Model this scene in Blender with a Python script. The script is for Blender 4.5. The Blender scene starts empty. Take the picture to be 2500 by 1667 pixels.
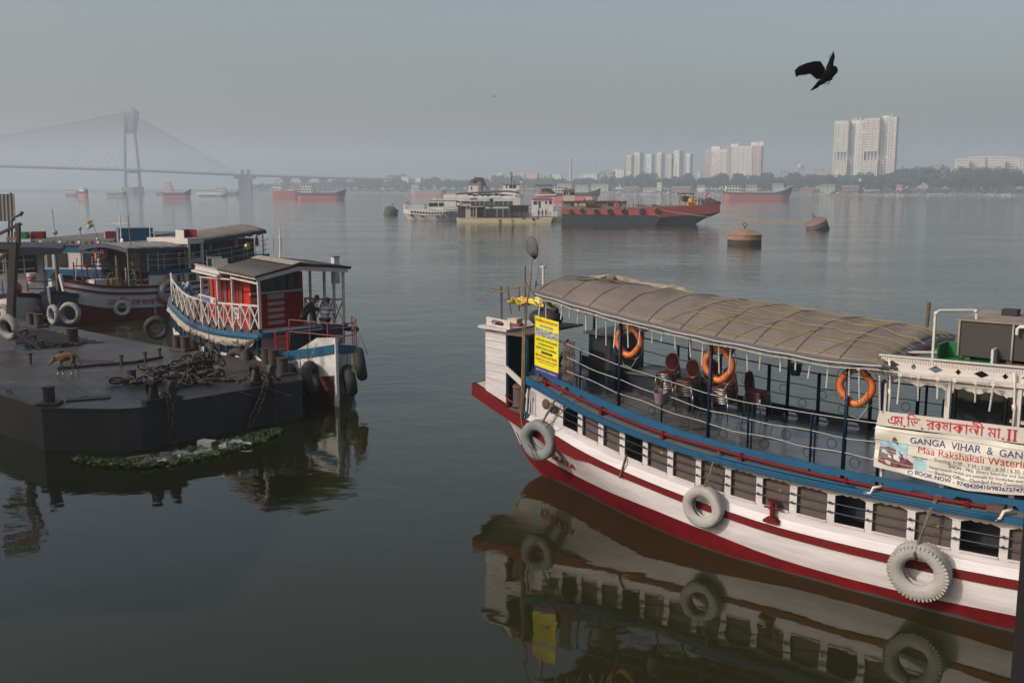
import bpy, bmesh, math, random
from mathutils import Vector, Matrix
from bpy.app.handlers import persistent
random.seed(7)
C = bpy.context.scene
R = math.radians
COL = C.collection
# ------------------------------------------------------------------ camera, sky, sun, exposure
H = 7.5
cam = bpy.data.cameras.new('camera'); camo = bpy.data.objects.new('camera', cam); COL.objects.link(camo)
camo.location = (0, 0, H); camo.rotation_euler = (R(90 - 8.716), 0, 0)
cam.sensor_width = 36; cam.lens = 36 * 2430 / 2500; cam.clip_end = 9000; cam.clip_start = 0.1
C.camera = camo
SUN_AZ, SUN_EL = -119.0, 33.0
W = bpy.data.worlds.new('World'); C.world = W; W.use_nodes = True
nt = W.node_tree; bg = nt.nodes['Background']
sky = nt.nodes.new('ShaderNodeTexSky'); sky.sky_type = 'NISHITA'; sky.sun_disc = False
sky.sun_elevation = R(SUN_EL); sky.sun_rotation = R(SUN_AZ); sky.dust_density = 6.0; sky.air_density = 1.3; sky.ozone_density = 1.5
hs = nt.nodes.new('ShaderNodeHueSaturation'); hs.inputs['Saturation'].default_value = 0.92
nt.links.new(sky.outputs[0], hs.inputs['Color']); nt.links.new(hs.outputs[0], bg.inputs['Color'])
bg.inputs['Strength'].default_value = 0.138
sl = bpy.data.lights.new('sun', 'SUN'); sl.energy = 2.9; sl.angle = R(0.6); sl.color = (1.0, 0.92, 0.84)
so = bpy.data.objects.new('sun', sl); COL.objects.link(so)
sd = Vector((math.sin(R(SUN_AZ)) * math.cos(R(SUN_EL)), math.cos(R(SUN_AZ)) * math.cos(R(SUN_EL)), math.sin(R(SUN_EL))))
so.rotation_euler = sd.to_track_quat('Z', 'Y').to_euler()
C.view_settings.view_transform = 'Standard'; C.view_settings.look = 'None'
C.view_settings.exposure = 0.0; C.view_settings.gamma = 1.0
cy = C.cycles; cy.use_denoising = True; cy.max_bounces = 6; cy.diffuse_bounces = 2; cy.glossy_bounces = 3
cy.transmission_bounces = 2; cy.transparent_max_bounces = 8; cy.volume_bounces = 1; cy.caustics_reflective = False; cy.caustics_refractive = False
# ------------------------------------------------------------------ helpers
def V(*a): return Vector(a)
def lerp(a, b, t): return a + (b - a) * t
def interp(x, xs, ys):
 if x <= xs[0]: return ys[0]
 for i in range(1, len(xs)):
  if x <= xs[i]: return lerp(ys[i-1], ys[i], (x - xs[i-1]) / (xs[i] - xs[i-1]))
 return ys[-1]
def smooth_i(x, xs, ys):            # smoother interpolation (catmull-rom)
 n = len(xs)
 if x <= xs[0]: return ys[0]
 if x >= xs[-1]: return ys[-1]
 for i in range(1, n):
  if x <= xs[i]: break
 def m(k):
  if k == 0: return (ys[1]-ys[0])/(xs[1]-xs[0])
  if k == n-1: return (ys[-1]-ys[-2])/(xs[-1]-xs[-2])
  return (ys[k+1]-ys[k-1])/(xs[k+1]-xs[k-1])
 h = xs[i]-xs[i-1]; t = (x-xs[i-1])/h
 return ((2*t**3-3*t*t+1)*ys[i-1] + (t**3-2*t*t+t)*h*m(i-1) + (-2*t**3+3*t*t)*ys[i] + (t**3-t*t)*h*m(i))
class MB:
 def __init__(s): s.v = []; s.f = []; s.m = []; s.k = 0
 def mat(s, k): s.k = k; return s
 def add(s, vs, fs):
  b = len(s.v); s.v += [tuple(p) for p in vs]
  for f in fs: s.f.append(tuple(b + i for i in f)); s.m.append(s.k)
  return s
 def box(s, c, d, rz=0.0, M=None):
  x, y, z = d[0]/2, d[1]/2, d[2]/2
  vs = [V(a, b, e) for a in (-x, x) for b in (-y, y) for e in (-z, z)]
  if rz: vs = [Matrix.Rotation(rz, 3, 'Z') @ p for p in vs]
  if M is not None: vs = [M @ p for p in vs]
  vs = [p + V(*c) for p in vs]
  return s.add(vs, [(0,1,3,2),(4,6,7,5),(0,4,5,1),(2,3,7,6),(0,2,6,4),(1,5,7,3)])
 def bx(s, x0, x1, y0, y1, z0, z1): return s.box(((x0+x1)/2,(y0+y1)/2,(z0+z1)/2), (abs(x1-x0),abs(y1-y0),abs(z1-z0)))
 def frame(s, p, q):
  d = (V(*q) - V(*p)); d.normalize()
  up = V(0,0,1) if abs(d.z) < 0.95 else V(0,1,0)
  a = d.cross(up).normalized(); b = a.cross(d).normalized()
  return d, a, b
 def beam(s, p, q, w, h=None):
  h = h or w; p = V(*p); q = V(*q); d, a, b = s.frame(p, q)
  vs = [c + a*i*w/2 + b*j*h/2 for c in (p, q) for i in (-1, 1) for j in (-1, 1)]
  return s.add(vs, [(0,2,3,1),(4,5,7,6),(0,1,5,4),(2,6,7,3),(0,4,6,2),(1,3,7,5)])
 def tube(s, path, r, n=8, close=False, caps=True):
  path = [V(*p) for p in path]; N = len(path)
  rs = r if isinstance(r, (list, tuple)) else [r]*N
  vs = []; prev = None
  for i, p in enumerate(path):
   if close: d = path[(i+1) % N] - path[i-1]
   else: d = path[min(i+1, N-1)] - path[max(i-1, 0)]
   if d.length < 1e-9: d = V(0,0,1)
   d.normalize()
   if prev is None:
    up = V(0,0,1) if abs(d.z) < 0.9 else V(1,0,0)
    a = d.cross(up).normalized()
   else:
    a = prev - d*prev.dot(d)
    a = a.normalized() if a.length > 1e-6 else d.cross(V(0,0,1)).normalized()
   prev = a; b = d.cross(a)
   for k in range(n):
    t = 2*math.pi*k/n; vs.append(p + (a*math.cos(t) + b*math.sin(t))*rs[i])
  fs = []
  for i in range(N if close else N-1):
   j = (i+1) % N
   for k in range(n): fs.append((i*n+k, i*n+(k+1) % n, j*n+(k+1) % n, j*n+k))
  if caps and not close: fs += [tuple(range(n-1, -1, -1)), tuple((N-1)*n+k for k in range(n))]
  return s.add(vs, fs)
 def cyl(s, p, q, r, n=12, r2=None): return s.tube([p, q], [r, r if r2 is None else r2], n)
 def lathe(s, prof, c=(0,0,0), n=24, M=None):
  vs = []
  for r, z in prof:
   for k in range(n):
    t = 2*math.pi*k/n; p = V(r*math.cos(t), r*math.sin(t), z)
    if M is not None: p = M @ p
    vs.append(p + V(*c))
  fs = [(i*n+k, i*n+(k+1) % n, (i+1)*n+(k+1) % n, (i+1)*n+k) for i in range(len(prof)-1) for k in range(n)]
  if prof[0][0] > 1e-4: fs.append(tuple(range(n-1, -1, -1)))
  if prof[-1][0] > 1e-4: fs.append(tuple((len(prof)-1)*n+k for k in range(n)))
  return s.add(vs, fs)
 def torus(s, c, R_, r, ax=(0,0,1), n=32, m=10, flat=1.0, jit=0.0):
  q = V(*ax).to_track_quat('Z', 'Y').to_matrix(); vs = []
  for i in range(n):
   t = 2*math.pi*i/n
   for k in range(m):
    u = 2*math.pi*k/m; rr = r*(1 + random.uniform(-jit, jit))
    vs.append(q @ V((R_+rr*math.cos(u))*math.cos(t), (R_+rr*math.cos(u))*math.sin(t), rr*math.sin(u)*flat) + V(*c))
  fs = [(i*m+k, ((i+1) % n)*m+k, ((i+1) % n)*m+(k+1) % m, i*m+(k+1) % m) for i in range(n) for k in range(m)]
  return s.add(vs, fs)
 def grid(s, rows, closed=False):       # rows: list of equal-length point lists
  n = len(rows[0]); vs = [p for r in rows for p in r]
  fs = [(i*n+k, i*n+k+1, (i+1)*n+k+1, (i+1)*n+k) for i in range(len(rows)-1) for k in range(n-1)]
  if closed: fs += [(i*n+n-1, i*n, (i+1)*n, (i+1)*n+n-1) for i in range(len(rows)-1)]
  return s.add(vs, fs)
 def prism(s, poly, f0, f1):            # poly: 2d points; f0/f1 map (u,v)->3d for both faces
  n = len(poly); vs = [f0(*p) for p in poly] + [f1(*p) for p in poly]
  fs = [tuple(range(n)), tuple(range(2*n-1, n-1, -1))] + [(i, n+i, n+(i+1) % n, (i+1) % n) for i in range(n)]
  return s.add(vs, fs)
 def ball(s, c, r, n=10, sc=(1,1,1), M=None):
  prof = []
  m = max(4, n//2+1)
  vs = [];
  for i in range(m+1):
   ph = math.pi*i/m
   for k in range(n):
    t = 2*math.pi*k/n
    p = V(r*sc[0]*math.sin(ph)*math.cos(t), r*sc[1]*math.sin(ph)*math.sin(t), r*sc[2]*math.cos(ph))
    if M is not None: p = M @ p
    vs.append(p + V(*c))
  fs = [(i*n+k, (i+1)*n+k, (i+1)*n+(k+1) % n, i*n+(k+1) % n) for i in range(m) for k in range(n)]
  return s.add(vs, fs)
 def build(s, name, mats, parent=None, smooth=False, bevel=0.0):
  me = bpy.data.meshes.new(name); me.from_pydata(s.v, [], s.f);
  mats = mats if isinstance(mats, (list, tuple)) else [mats]
  for m_ in mats: me.materials.append(m_)
  if len(mats) > 1: me.polygons.foreach_set('material_index', [min(k, len(mats)-1) for k in s.m])
  me.update()
  bm = bmesh.new(); bm.from_mesh(me); bmesh.ops.remove_doubles(bm, verts=bm.verts, dist=1e-5)
  bmesh.ops.recalc_face_normals(bm, faces=bm.faces); bm.to_mesh(me); bm.free()
  if smooth is True: me.polygons.foreach_set('use_smooth', [True]*len(me.polygons))
  elif smooth: me.polygons.foreach_set('use_smooth', [True]*len(me.polygons)); me.set_sharp_from_angle(angle=R(smooth))
  o = bpy.data.objects.new(name, me); COL.objects.link(o)
  if parent is not None: o.parent = parent
  if bevel:
   b = o.modifiers.new('bevel', 'BEVEL'); b.width = bevel; b.segments = 2; b.limit_method = 'ANGLE'; b.angle_limit = R(50)
  return o
def tag(o, label=None, cat=None, group=None, kind=None):
 if label: o['label'] = label
 if cat: o['category'] = cat
 if group: o['group'] = group
 if kind: o['kind'] = kind
 return o
def thing(name, label, cat, loc=(0,0,0), rz=0.0, group=None):
 o = bpy.data.objects.new(name, None); COL.objects.link(o); o.empty_display_size = 0.3
 o.location = loc; o.rotation_euler = (0, 0, rz)
 return tag(o, label, cat, group)
KIDS = {}
def copy_tree(o, parent=None):
 c = o.copy(); COL.objects.link(c)
 if parent is not None: c.parent = parent
 for ch in o.children: copy_tree(ch, c)
 return c
def dup(o, label, loc, rz=None, group=None, sc=None):
 c = copy_tree(o); c['label'] = label; c.location = loc
 if rz is not None: c.rotation_euler = (0, 0, rz)
 if group: c['group'] = group
 if sc: c.scale = sc if isinstance(sc, (tuple, list)) else (sc, sc, sc)
 return c
def gp(px, y): return (px - 1250) * y * 0.9885 / 2430.0       # bearing of a far thing -> metres sideways at distance y
def hz(py, y): return H + (461 - py) * y / 2487.0             # its height above the water at that distance
MATS = {}
def mat(name, col, rough=0.6, metal=0.0, var=0.18, scale=3.0, dirt=None, dirt_amt=0.35, dscale=2.0, streak=False, bump=0.0, bscale=30.0, spec=0.5, stretch=None, coat=0.0):
 if name in MATS: return MATS[name]
 m = bpy.data.materials.new(name); m.use_nodes = True; t = m.node_tree; b = t.nodes['Principled BSDF']
 b.inputs['Roughness'].default_value = rough; b.inputs['Metallic'].default_value = metal
 b.inputs['Specular IOR Level'].default_value = spec; b.inputs['Coat Weight'].default_value = coat
 tc = t.nodes.new('ShaderNodeTexCoord')
 mp = t.nodes.new('ShaderNodeMapping'); t.links.new(tc.outputs['Object'], mp.inputs[0])
 if stretch: mp.inputs['Scale'].default_value = stretch
 n1 = t.nodes.new('ShaderNodeTexNoise'); n1.inputs['Scale'].default_value = scale; n1.inputs['Detail'].default_value = 5
 t.links.new(mp.outputs[0], n1.inputs['Vector'])
 mr = t.nodes.new('ShaderNodeMapRange'); mr.inputs[1].default_value = 0.3; mr.inputs[2].default_value = 0.7
 mr.inputs[3].default_value = 1 - var; mr.inputs[4].default_value = 1 + var*0.6
 t.links.new(n1.outputs['Fac'], mr.inputs[0])
 mx = t.nodes.new('ShaderNodeMix'); mx.data_type = 'RGBA'; mx.blend_type = 'MULTIPLY'; mx.inputs[0].default_value = 1.0
 mx.inputs[6].default_value = (*col, 1); cv = t.nodes.new('ShaderNodeCombineColor')
 for i in range(3): t.links.new(mr.outputs[0], cv.inputs[i])
 t.links.new(cv.outputs[0], mx.inputs[7]); out = mx.outputs[2]
 if dirt:
  mp2 = t.nodes.new('ShaderNodeMapping'); t.links.new(tc.outputs['Object'], mp2.inputs[0])
  if streak: mp2.inputs['Scale'].default_value = (1, 1, 0.12)
  n2 = t.nodes.new('ShaderNodeTexNoise'); n2.inputs['Scale'].default_value = dscale; n2.inputs['Detail'].default_value = 8; n2.inputs['Roughness'].default_value = 0.7
  t.links.new(mp2.outputs[0], n2.inputs['Vector'])
  m2 = t.nodes.new('ShaderNodeMapRange'); m2.inputs[1].default_value = 0.85 - dirt_amt*0.3; m2.inputs[2].default_value = 0.72; m2.inputs[3].default_value = 0; m2.inputs[4].default_value = min(1, dirt_amt*1.8)
  t.links.new(n2.outputs['Fac'], m2.inputs[0])
  x2 = t.nodes.new('ShaderNodeMix'); x2.data_type = 'RGBA'; x2.inputs[7].default_value = (*dirt, 1)
  t.links.new(m2.outputs[0], x2.inputs[0]); t.links.new(out, x2.inputs[6]); out = x2.outputs[2]
 t.links.new(out, b.inputs['Base Color'])
 if bump:
  n3 = t.nodes.new('ShaderNodeTexNoise'); n3.inputs['Scale'].default_value = bscale; n3.inputs['Detail'].default_value = 4
  t.links.new(mp.outputs[0], n3.inputs['Vector'])
  bp = t.nodes.new('ShaderNodeBump'); bp.inputs['Strength'].default_value = bump; bp.inputs['Distance'].default_value = 0.02
  t.links.new(n3.outputs['Fac'], bp.inputs['Height']); t.links.new(bp.outputs[0], b.inputs['Normal'])
 MATS[name] = m
 return m
# ------------------------------------------------------------------ materials shared by several things
M_white = mat('white paint', (0.60, 0.565, 0.56), 0.45, dirt=(0.30, 0.25, 0.20), dirt_amt=0.22, dscale=3, streak=True, var=0.08)
M_cream = mat('cream paint', (0.68, 0.62, 0.42), 0.5, dirt=(0.25, 0.2, 0.14), dirt_amt=0.3, streak=True, var=0.1)
M_red = mat('deep red paint', (0.175, 0.0018, 0.004), 0.6, spec=0.15, var=0.2, dirt=(0.09, 0.012, 0.012), dirt_amt=0.35, streak=True)
M_scarlet = mat('scarlet paint', (0.50, 0.018, 0.006), 0.55, spec=0.2, var=0.12, dirt=(0.3, 0.03, 0.02), dirt_amt=0.2)
M_blue = mat('sky blue paint', (0.002, 0.085, 0.20), 0.6, spec=0.15, var=0.2, dirt=(0.03, 0.07, 0.10), dirt_amt=0.25)
M_navy = mat('navy paint', (0.002, 0.010, 0.036), 0.45, spec=0.25, var=0.15)
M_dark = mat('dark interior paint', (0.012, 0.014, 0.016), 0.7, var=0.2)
M_black = mat('black rubber', (0.018, 0.017, 0.016), 0.75, var=0.3, bump=0.4, bscale=20)
M_wood = mat('weathered wood', (0.10, 0.075, 0.05), 0.85, var=0.4, stretch=(1, 1, 6), bump=0.5, bscale=12)
M_bamboo = mat('bamboo', (0.16, 0.11, 0.065), 0.7, var=0.35, scale=8)
M_steel = mat('dull steel', (0.35, 0.34, 0.33), 0.35, metal=0.8, var=0.15)
M_chrome = mat('chromed tube', (0.36, 0.35, 0.34), 0.3, metal=1.0, var=0.05)
M_pvc = mat('white plastic pipe', (0.62, 0.60, 0.55), 0.4, var=0.1, dirt=(0.3, 0.26, 0.2), dirt_amt=0.2)
M_grey = mat('grey deck paint', (0.13, 0.135, 0.135), 0.45, var=0.2, dirt=(0.07, 0.07, 0.065), dirt_amt=0.3)
M_rope = mat('hemp rope', (0.12, 0.105, 0.075), 0.9, var=0.3, scale=40, bump=0.6, bscale=60)
M_yrope = mat('yellow rope', (0.24, 0.19, 0.07), 0.8, var=0.2, scale=20)
M_glass = mat('dark window glass', (0.02, 0.025, 0.03), 0.12, var=0.1)
M_curtain = mat('brown window cloth', (0.085, 0.066, 0.056), 0.9, var=0.15, scale=6)
M_rust = mat('rusty steel', (0.16, 0.075, 0.04), 0.8, var=0.35, dirt=(0.05, 0.035, 0.03), dirt_amt=0.4, bump=0.3)
M_iron = mat('dark iron', (0.028, 0.026, 0.025), 0.6, metal=0.3, var=0.35, dirt=(0.06, 0.04, 0.03), dirt_amt=0.35, bump=0.4, bscale=18)
M_orange = mat('orange buoy plastic', (0.62, 0.13, 0.01), 0.45, var=0.1, dirt=(0.35, 0.12, 0.04), dirt_amt=0.22, dscale=5)
M_vest = mat('orange cloth', (0.8, 0.12, 0.02), 0.8, var=0.15)
M_wtyre = mat('white painted tyre', (0.66, 0.64, 0.59), 0.75, var=0.2, dirt=(0.045, 0.042, 0.04), dirt_amt=0.29, dscale=6.5, bump=0.6, bscale=25)
M_gtyre = mat('worn grey tyre', (0.22, 0.21, 0.20), 0.8, var=0.3, dirt=(0.04, 0.04, 0.04), dirt_amt=0.55, dscale=3.5, bump=0.5, bscale=20)
M_green = mat('green paint', (0.004, 0.12, 0.035), 0.45, var=0.15)
M_skin = mat('brown skin', (0.17, 0.085, 0.05), 0.6, var=0.1)
M_hair = mat('black hair', (0.01, 0.009, 0.008), 0.6, var=0.1)
M_red_ink = mat('red lettering', (0.42, 0.008, 0.02), 0.5, var=0.05)
M_blue_ink = mat('blue lettering', (0.035, 0.03, 0.16), 0.5, var=0.05)
M_black_ink = mat('black lettering', (0.02, 0.02, 0.025), 0.5, var=0.05)
M_blue_l = mat('bright blue lettering', (0.02, 0.10, 0.40), 0.5, var=0.05)
# ------------------------------------------------------------------ water
def make_water():
 m = bpy.data.materials.new('river water'); m.use_nodes = True; t = m.node_tree; b = t.nodes['Principled BSDF']
 L = t.links.new
 b.inputs['Base Color'].default_value = (0.020, 0.022, 0.010, 1); b.inputs['Roughness'].default_value = 0.035; b.inputs['IOR'].default_value = 1.333
 geo = t.nodes.new('ShaderNodeNewGeometry')
 # silt patches in the river
 nz = t.nodes.new('ShaderNodeTexNoise'); nz.inputs['Scale'].default_value = 0.06; L(geo.outputs['Position'], nz.inputs['Vector'])
 cr = t.nodes.new('ShaderNodeMix'); cr.data_type = 'RGBA'; cr.inputs[6].default_value = (0.015, 0.0155, 0.004, 1); cr.inputs[7].default_value = (0.020, 0.020, 0.006, 1)
 L(nz.outputs['Fac'], cr.inputs[0]); L(cr.outputs[2], b.inputs['Base Color'])
 sep = t.nodes.new('ShaderNodeSeparateXYZ'); L(geo.outputs['Position'], sep.inputs[0])
 # calm, sheltered water beside the jetty; livelier out in the stream
 calm = t.nodes.new('ShaderNodeMapRange'); calm.inputs[1].default_value = 16; calm.inputs[2].default_value = 75; calm.inputs[3].default_value = 0.06; calm.inputs[4].default_value = 1.0
 L(sep.outputs[1], calm.inputs[0])
 def noise(scale, st, detail=3, rot=0.0, dist=0.0):
  mp = t.nodes.new('ShaderNodeMapping'); mp.inputs['Scale'].default_value = st; mp.inputs['Rotation'].default_value = (0, 0, rot)
  L(geo.outputs['Position'], mp.inputs[0]); n = t.nodes.new('ShaderNodeTexNoise'); n.inputs['Scale'].default_value = scale; n.inputs['Detail'].default_value = detail
  n.inputs['Distortion'].default_value = dist
  L(mp.outputs[0], n.inputs['Vector']); return n.outputs['Fac']
 def math_(op, a, bb):
  q = t.nodes.new('ShaderNodeMath'); q.operation = op
  for i, x in enumerate((a, bb)):
   if isinstance(x, (int, float)): q.inputs[i].default_value = x
   else: L(x, q.inputs[i])
  return q.outputs[0]
 small = noise(1.6, (1, 1.3, 1), 4, 0.3)
 mid = noise(0.30, (1, 1.2, 1), 3, -0.2)
 patch = noise(0.035, (1, 2.2, 1), 2, 0.15)
 pm = t.nodes.new('ShaderNodeMapRange'); pm.inputs[1].default_value = 0.38; pm.inputs[2].default_value = 0.62; pm.inputs[3].default_value = 0.35; pm.inputs[4].default_value = 1.0; L(patch, pm.inputs[0])
 near = noise(0.55, (1, 1, 1), 2, 0.4, 0.3)
 h1 = math_('MULTIPLY', math_('MULTIPLY', small, 0.05), math_('MULTIPLY', calm.outputs[0], pm.outputs[0]))
 h2 = math_('MULTIPLY', math_('MULTIPLY', mid, 0.085), calm.outputs[0])
 h3 = math_('MULTIPLY', near, 0.017)
 # rougher patches near hulls on the left, where small waves run off the moored boats
 h = math_('ADD', math_('ADD', h1, h2), h3)
 bp = t.nodes.new('ShaderNodeBump'); bp.inputs['Strength'].default_value = 1.0; bp.inputs['Distance'].default_value = 1.0
 L(h, bp.inputs['Height']); L(bp.outputs[0], b.inputs['Normal'])
 g = MB()
 xs = [-4200, -1000, -200, 0, 200, 1000, 4200]; ys = [-60, 0, 60, 300, 1200, 4000]
 g.grid([[(x, y, 0) for x in xs] for y in ys])
 return tag(g.build('river_water', m), kind='structure')
water = make_water()
# ------------------------------------------------------------------ haze
hm = bpy.data.materials.new('haze air'); hm.use_nodes = True
for n in list(hm.node_tree.nodes):
 if n.type != 'OUTPUT_MATERIAL': hm.node_tree.nodes.remove(n)
pv = hm.node_tree.nodes.new('ShaderNodeVolumePrincipled')
pv.inputs['Color'].default_value = (0.71, 0.79, 0.88, 1); pv.inputs['Density'].default_value = 0.00056; pv.inputs['Anisotropy'].default_value = 0.15
hm.node_tree.links.new(pv.outputs[0], [n for n in hm.node_tree.nodes if n.type == 'OUTPUT_MATERIAL'][0].inputs['Volume'])
hb = MB(); hb.bx(-4400, 4400, -120, 4200, -9, 150); tag(hb.build('haze', hm), kind='stuff')
# ------------------------------------------------------------------ far bank
M_mud = mat('bank mud', (0.13, 0.115, 0.09), 0.95, var=0.3, scale=0.05, dirt=(0.07, 0.07, 0.04), dirt_amt=0.5, dscale=0.02)
M_grass = mat('scrub ground', (0.055, 0.065, 0.03), 0.95, var=0.4, scale=0.05)
def bank():
 # shoreline points (x, y) measured from the water line of the photograph
 sh = [(-4000, 2600), (-1500, 2300), (gp(380, 2000), 2000), (gp(640, 1700), 1700), (gp(880, 1500), 1500), (gp(1150, 1400), 1400), (gp(1400, 1250), 1250), (gp(1600, 1170), 1170), (gp(2050, 1080), 1080), (gp(2500, 1000), 1000), (1400, 820), (4000, 400)]
 rows = [[], [], [], [], []]
 for i, (x, y) in enumerate(sh):
  for k, (dy, z) in enumerate(((0, -0.6), (9, 1.2), (28, 4.2), (90, 5.5), (1300, 6.5))): rows[k].append((x + dy*0.15, min(y + dy, 3990), z))
 def dens(r):
  o = []
  for a, b in zip(r[:-1], r[1:]):
   n = 12
   for j in range(n): o.append(tuple(lerp(a[c], b[c], j/n) for c in range(3)))
  o.append(r[-1]); return o
 rows = [dens(r) for r in rows]
 rnd = random.Random(3)
 for k in (1, 2, 3):
  rows[k] = [(x, y + rnd.uniform(-4, 4), z + rnd.uniform(-0.7, 0.7)) for x, y, z in rows[k]]
 g = MB(); g.grid(rows[:3]); g.mat(1).grid(rows[2:])
 tag(g.build('far_bank', [M_mud, M_grass], smooth=True), kind='structure')
 return sh
SH = bank()
def shore_y(px):      # distance of the shoreline at this bearing
 pts = sorted([(1250 + x*2430/(0.9885*y), y) for x, y in SH])
 return interp(px, [p[0] for p in pts], [p[1] for p in pts])
# ------------------------------------------------------------------ trees on the far bank
M_leaf = mat('dark foliage', (0.040, 0.058, 0.026), 0.8, var=0.5, scale=0.35)
M_leaf2 = mat('olive foliage', (0.060, 0.070, 0.030), 0.8, var=0.5, scale=0.35)
M_trunk = mat('bark', (0.08, 0.06, 0.045), 0.9, var=0.3, scale=2)
def tree_proto(seed, kind):
 rnd = random.Random(seed)
 t = thing('broadleaf_tree' if kind < 3 else 'palm_tree', 'x', 'tree', (0, 0, -500))
 tr = MB()
 if kind == 3:
  tr.tube([(0, 0, 0), (0.3, 0.1, 5), (0.2, 0.3, 10), (0.5, 0.2, 14)], [0.28, 0.22, 0.18, 0.15], 6)
  cr = MB()
  for k in range(18):
   a = k*2.4; el = rnd.uniform(0.1, 0.9); L = rnd.uniform(3, 4.2); pts = []
   for j in range(6):
    u = j/5; pts.append(V(0.5 + math.cos(a)*L*u, 0.2 + math.sin(a)*L*u, 14 + el*L*u - 2.6*u*u))
   s = V(-math.sin(a), math.cos(a), 0)
   cr.grid([[p + s*0.5*math.sin(math.pi*min(1, 0.15 + j/5*0.85)) + V(0, 0, -0.25) for j, p in enumerate(pts)], pts, [p - s*0.5*math.sin(math.pi*min(1, 0.15 + j/5*0.85)) + V(0, 0, -0.25) for j, p in enumerate(pts)]])
  cr.build('crown', M_leaf, t); tr.build('trunk', M_trunk, t, smooth=True); return t
 tr.tube([(0, 0, 0), (0.2, 0, 3), (0, 0.3, 6.5)], [0.5, 0.38, 0.25], 7)
 cr = MB(); lobes = []
 for k in range(11):
  a = rnd.uniform(0, 6.28); rr = rnd.uniform(0, 4.6) if k else 0
  lobes.append((V(math.cos(a)*rr, math.sin(a)*rr, rnd.uniform(4.8, 10.6)), rnd.uniform(1.8, 3.2)))
 for c, r in lobes:
  tr.tube([(0, 0.2, 4.5), tuple(V(0, 0.2, 5.5).lerp(c, 0.5)), tuple(c)], [0.2, 0.12, 0.05], 5)
  for j in range(230):
   d = V(rnd.gauss(0, 1), rnd.gauss(0, 1), rnd.gauss(0, 1)*0.8).normalized() * r * rnd.uniform(0.55, 1.12)
   p = c + d; s = rnd.uniform(0.22, 0.6); q = Matrix.Rotation(rnd.uniform(0, 6.28), 3, V(rnd.uniform(-1, 1), rnd.uniform(-1, 1), rnd.uniform(-1, 1)).normalized())
   cr.add([p + q @ V(-s, -s*0.6, 0), p + q @ V(s, -s*0.5, 0.1), p + q @ V(s*0.8, s*0.6, 0), p + q @ V(-s*0.7, s*0.7, -0.1)], [(0, 1, 2, 3)])
 cr.build('crown', M_leaf if kind < 2 else M_leaf2, t); tr.build('trunk', M_trunk, t, smooth=True)
 return t
PROT = [tree_proto(10 + i, k) for i, k in enumerate((0, 1, 2, 0, 2, 3))]
def plant_trees():
 rnd = random.Random(21); used = set()
 # skyline of the crowns, by bearing
 sky_px = [620, 760, 900, 975, 1030, 1060, 1100, 1150, 1190, 1290, 1400, 1480, 1560, 1640, 1700, 1750, 1800, 1850, 1900, 1960, 2010, 2090, 2160, 2200, 2250, 2300, 2380, 2440, 2520]
 sky_py = [445, 443, 438, 430, 436, 432, 434, 436, 428, 432, 436, 430, 424, 428, 422, 420, 420, 424, 422, 418, 424, 422, 412, 406, 404, 404, 410, 408, 408]
 n = 0
 for layer in range(3):
  px = 610 + layer*9
  while px < 2540:
   base = shore_y(px); y = base + 40 + layer*45 + rnd.uniform(-12, 12)
   if px < 880: y += 60
   top = hz(interp(px, sky_px, sky_py), y) - 5.2
   f = (0.66, 0.86, 1.0)[layer]
   h = max(6, 1.1*top*f*rnd.uniform(0.72, 1.06))
   k = rnd.randrange(5)
   if layer == 2 and rnd.random() < 0.07: k = 5
   s = h/13.0
   if layer == 0 and 1650 > px > 1250 and rnd.random() < 0.6: px += 20; continue
   if layer == 0 and rnd.random() < 0.25: px += 12; continue
   t = PROT[k]
   loc = (gp(px, y), y, 4.2)
   reg = 'under the hazy bridge approach' if px < 880 else 'between the bridge end and the grey tower ship' if px < 1180 else 'behind the moored restaurant' if px < 1350 else 'between chimney and factory' if px < 1500 else 'below the peach towers' if px < 1700 else 'below the rosy slab' if px < 1900 else 'around the temple spire' if px < 2020 else 'at the foot of the tallest towers' if px < 2200 else 'on the wooded right bank'
   lab = ('low front' if layer == 0 else 'middle-row' if layer == 1 else 'tall rear') + (' olive' if k in (2, 4) else ' dark') + ' tree ' + reg if k < 5 else 'palm tree ' + reg
   grp = 'trees ' + reg if k < 5 else 'palms along the far bank'
   if k not in used: used.add(k); o = t; o.location = loc; tag(o, lab, 'tree', grp); o.rotation_euler = (0, 0, rnd.uniform(0, 6.28))
   else: o = dup(t, lab, loc, rnd.uniform(0, 6.28), grp)
   o.scale = (s*rnd.uniform(1.0, 1.45), s*rnd.uniform(0.9, 1.2), s) if k < 5 else (s*1.1,)*3
   n += 1
   px += rnd.uniform(0.75, 1.15) * 10.5*s*2487/y
 for k in range(6):
  if k not in used:
   o = PROT[k]; y = shore_y(2440) + 60; o.location = (gp(2440, y), y, 4.2); tag(o, 'palm tree rising out of the hazy tree line on the far bank', 'tree', 'palms along the far bank')
 return n
print('trees', plant_trees())
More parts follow.
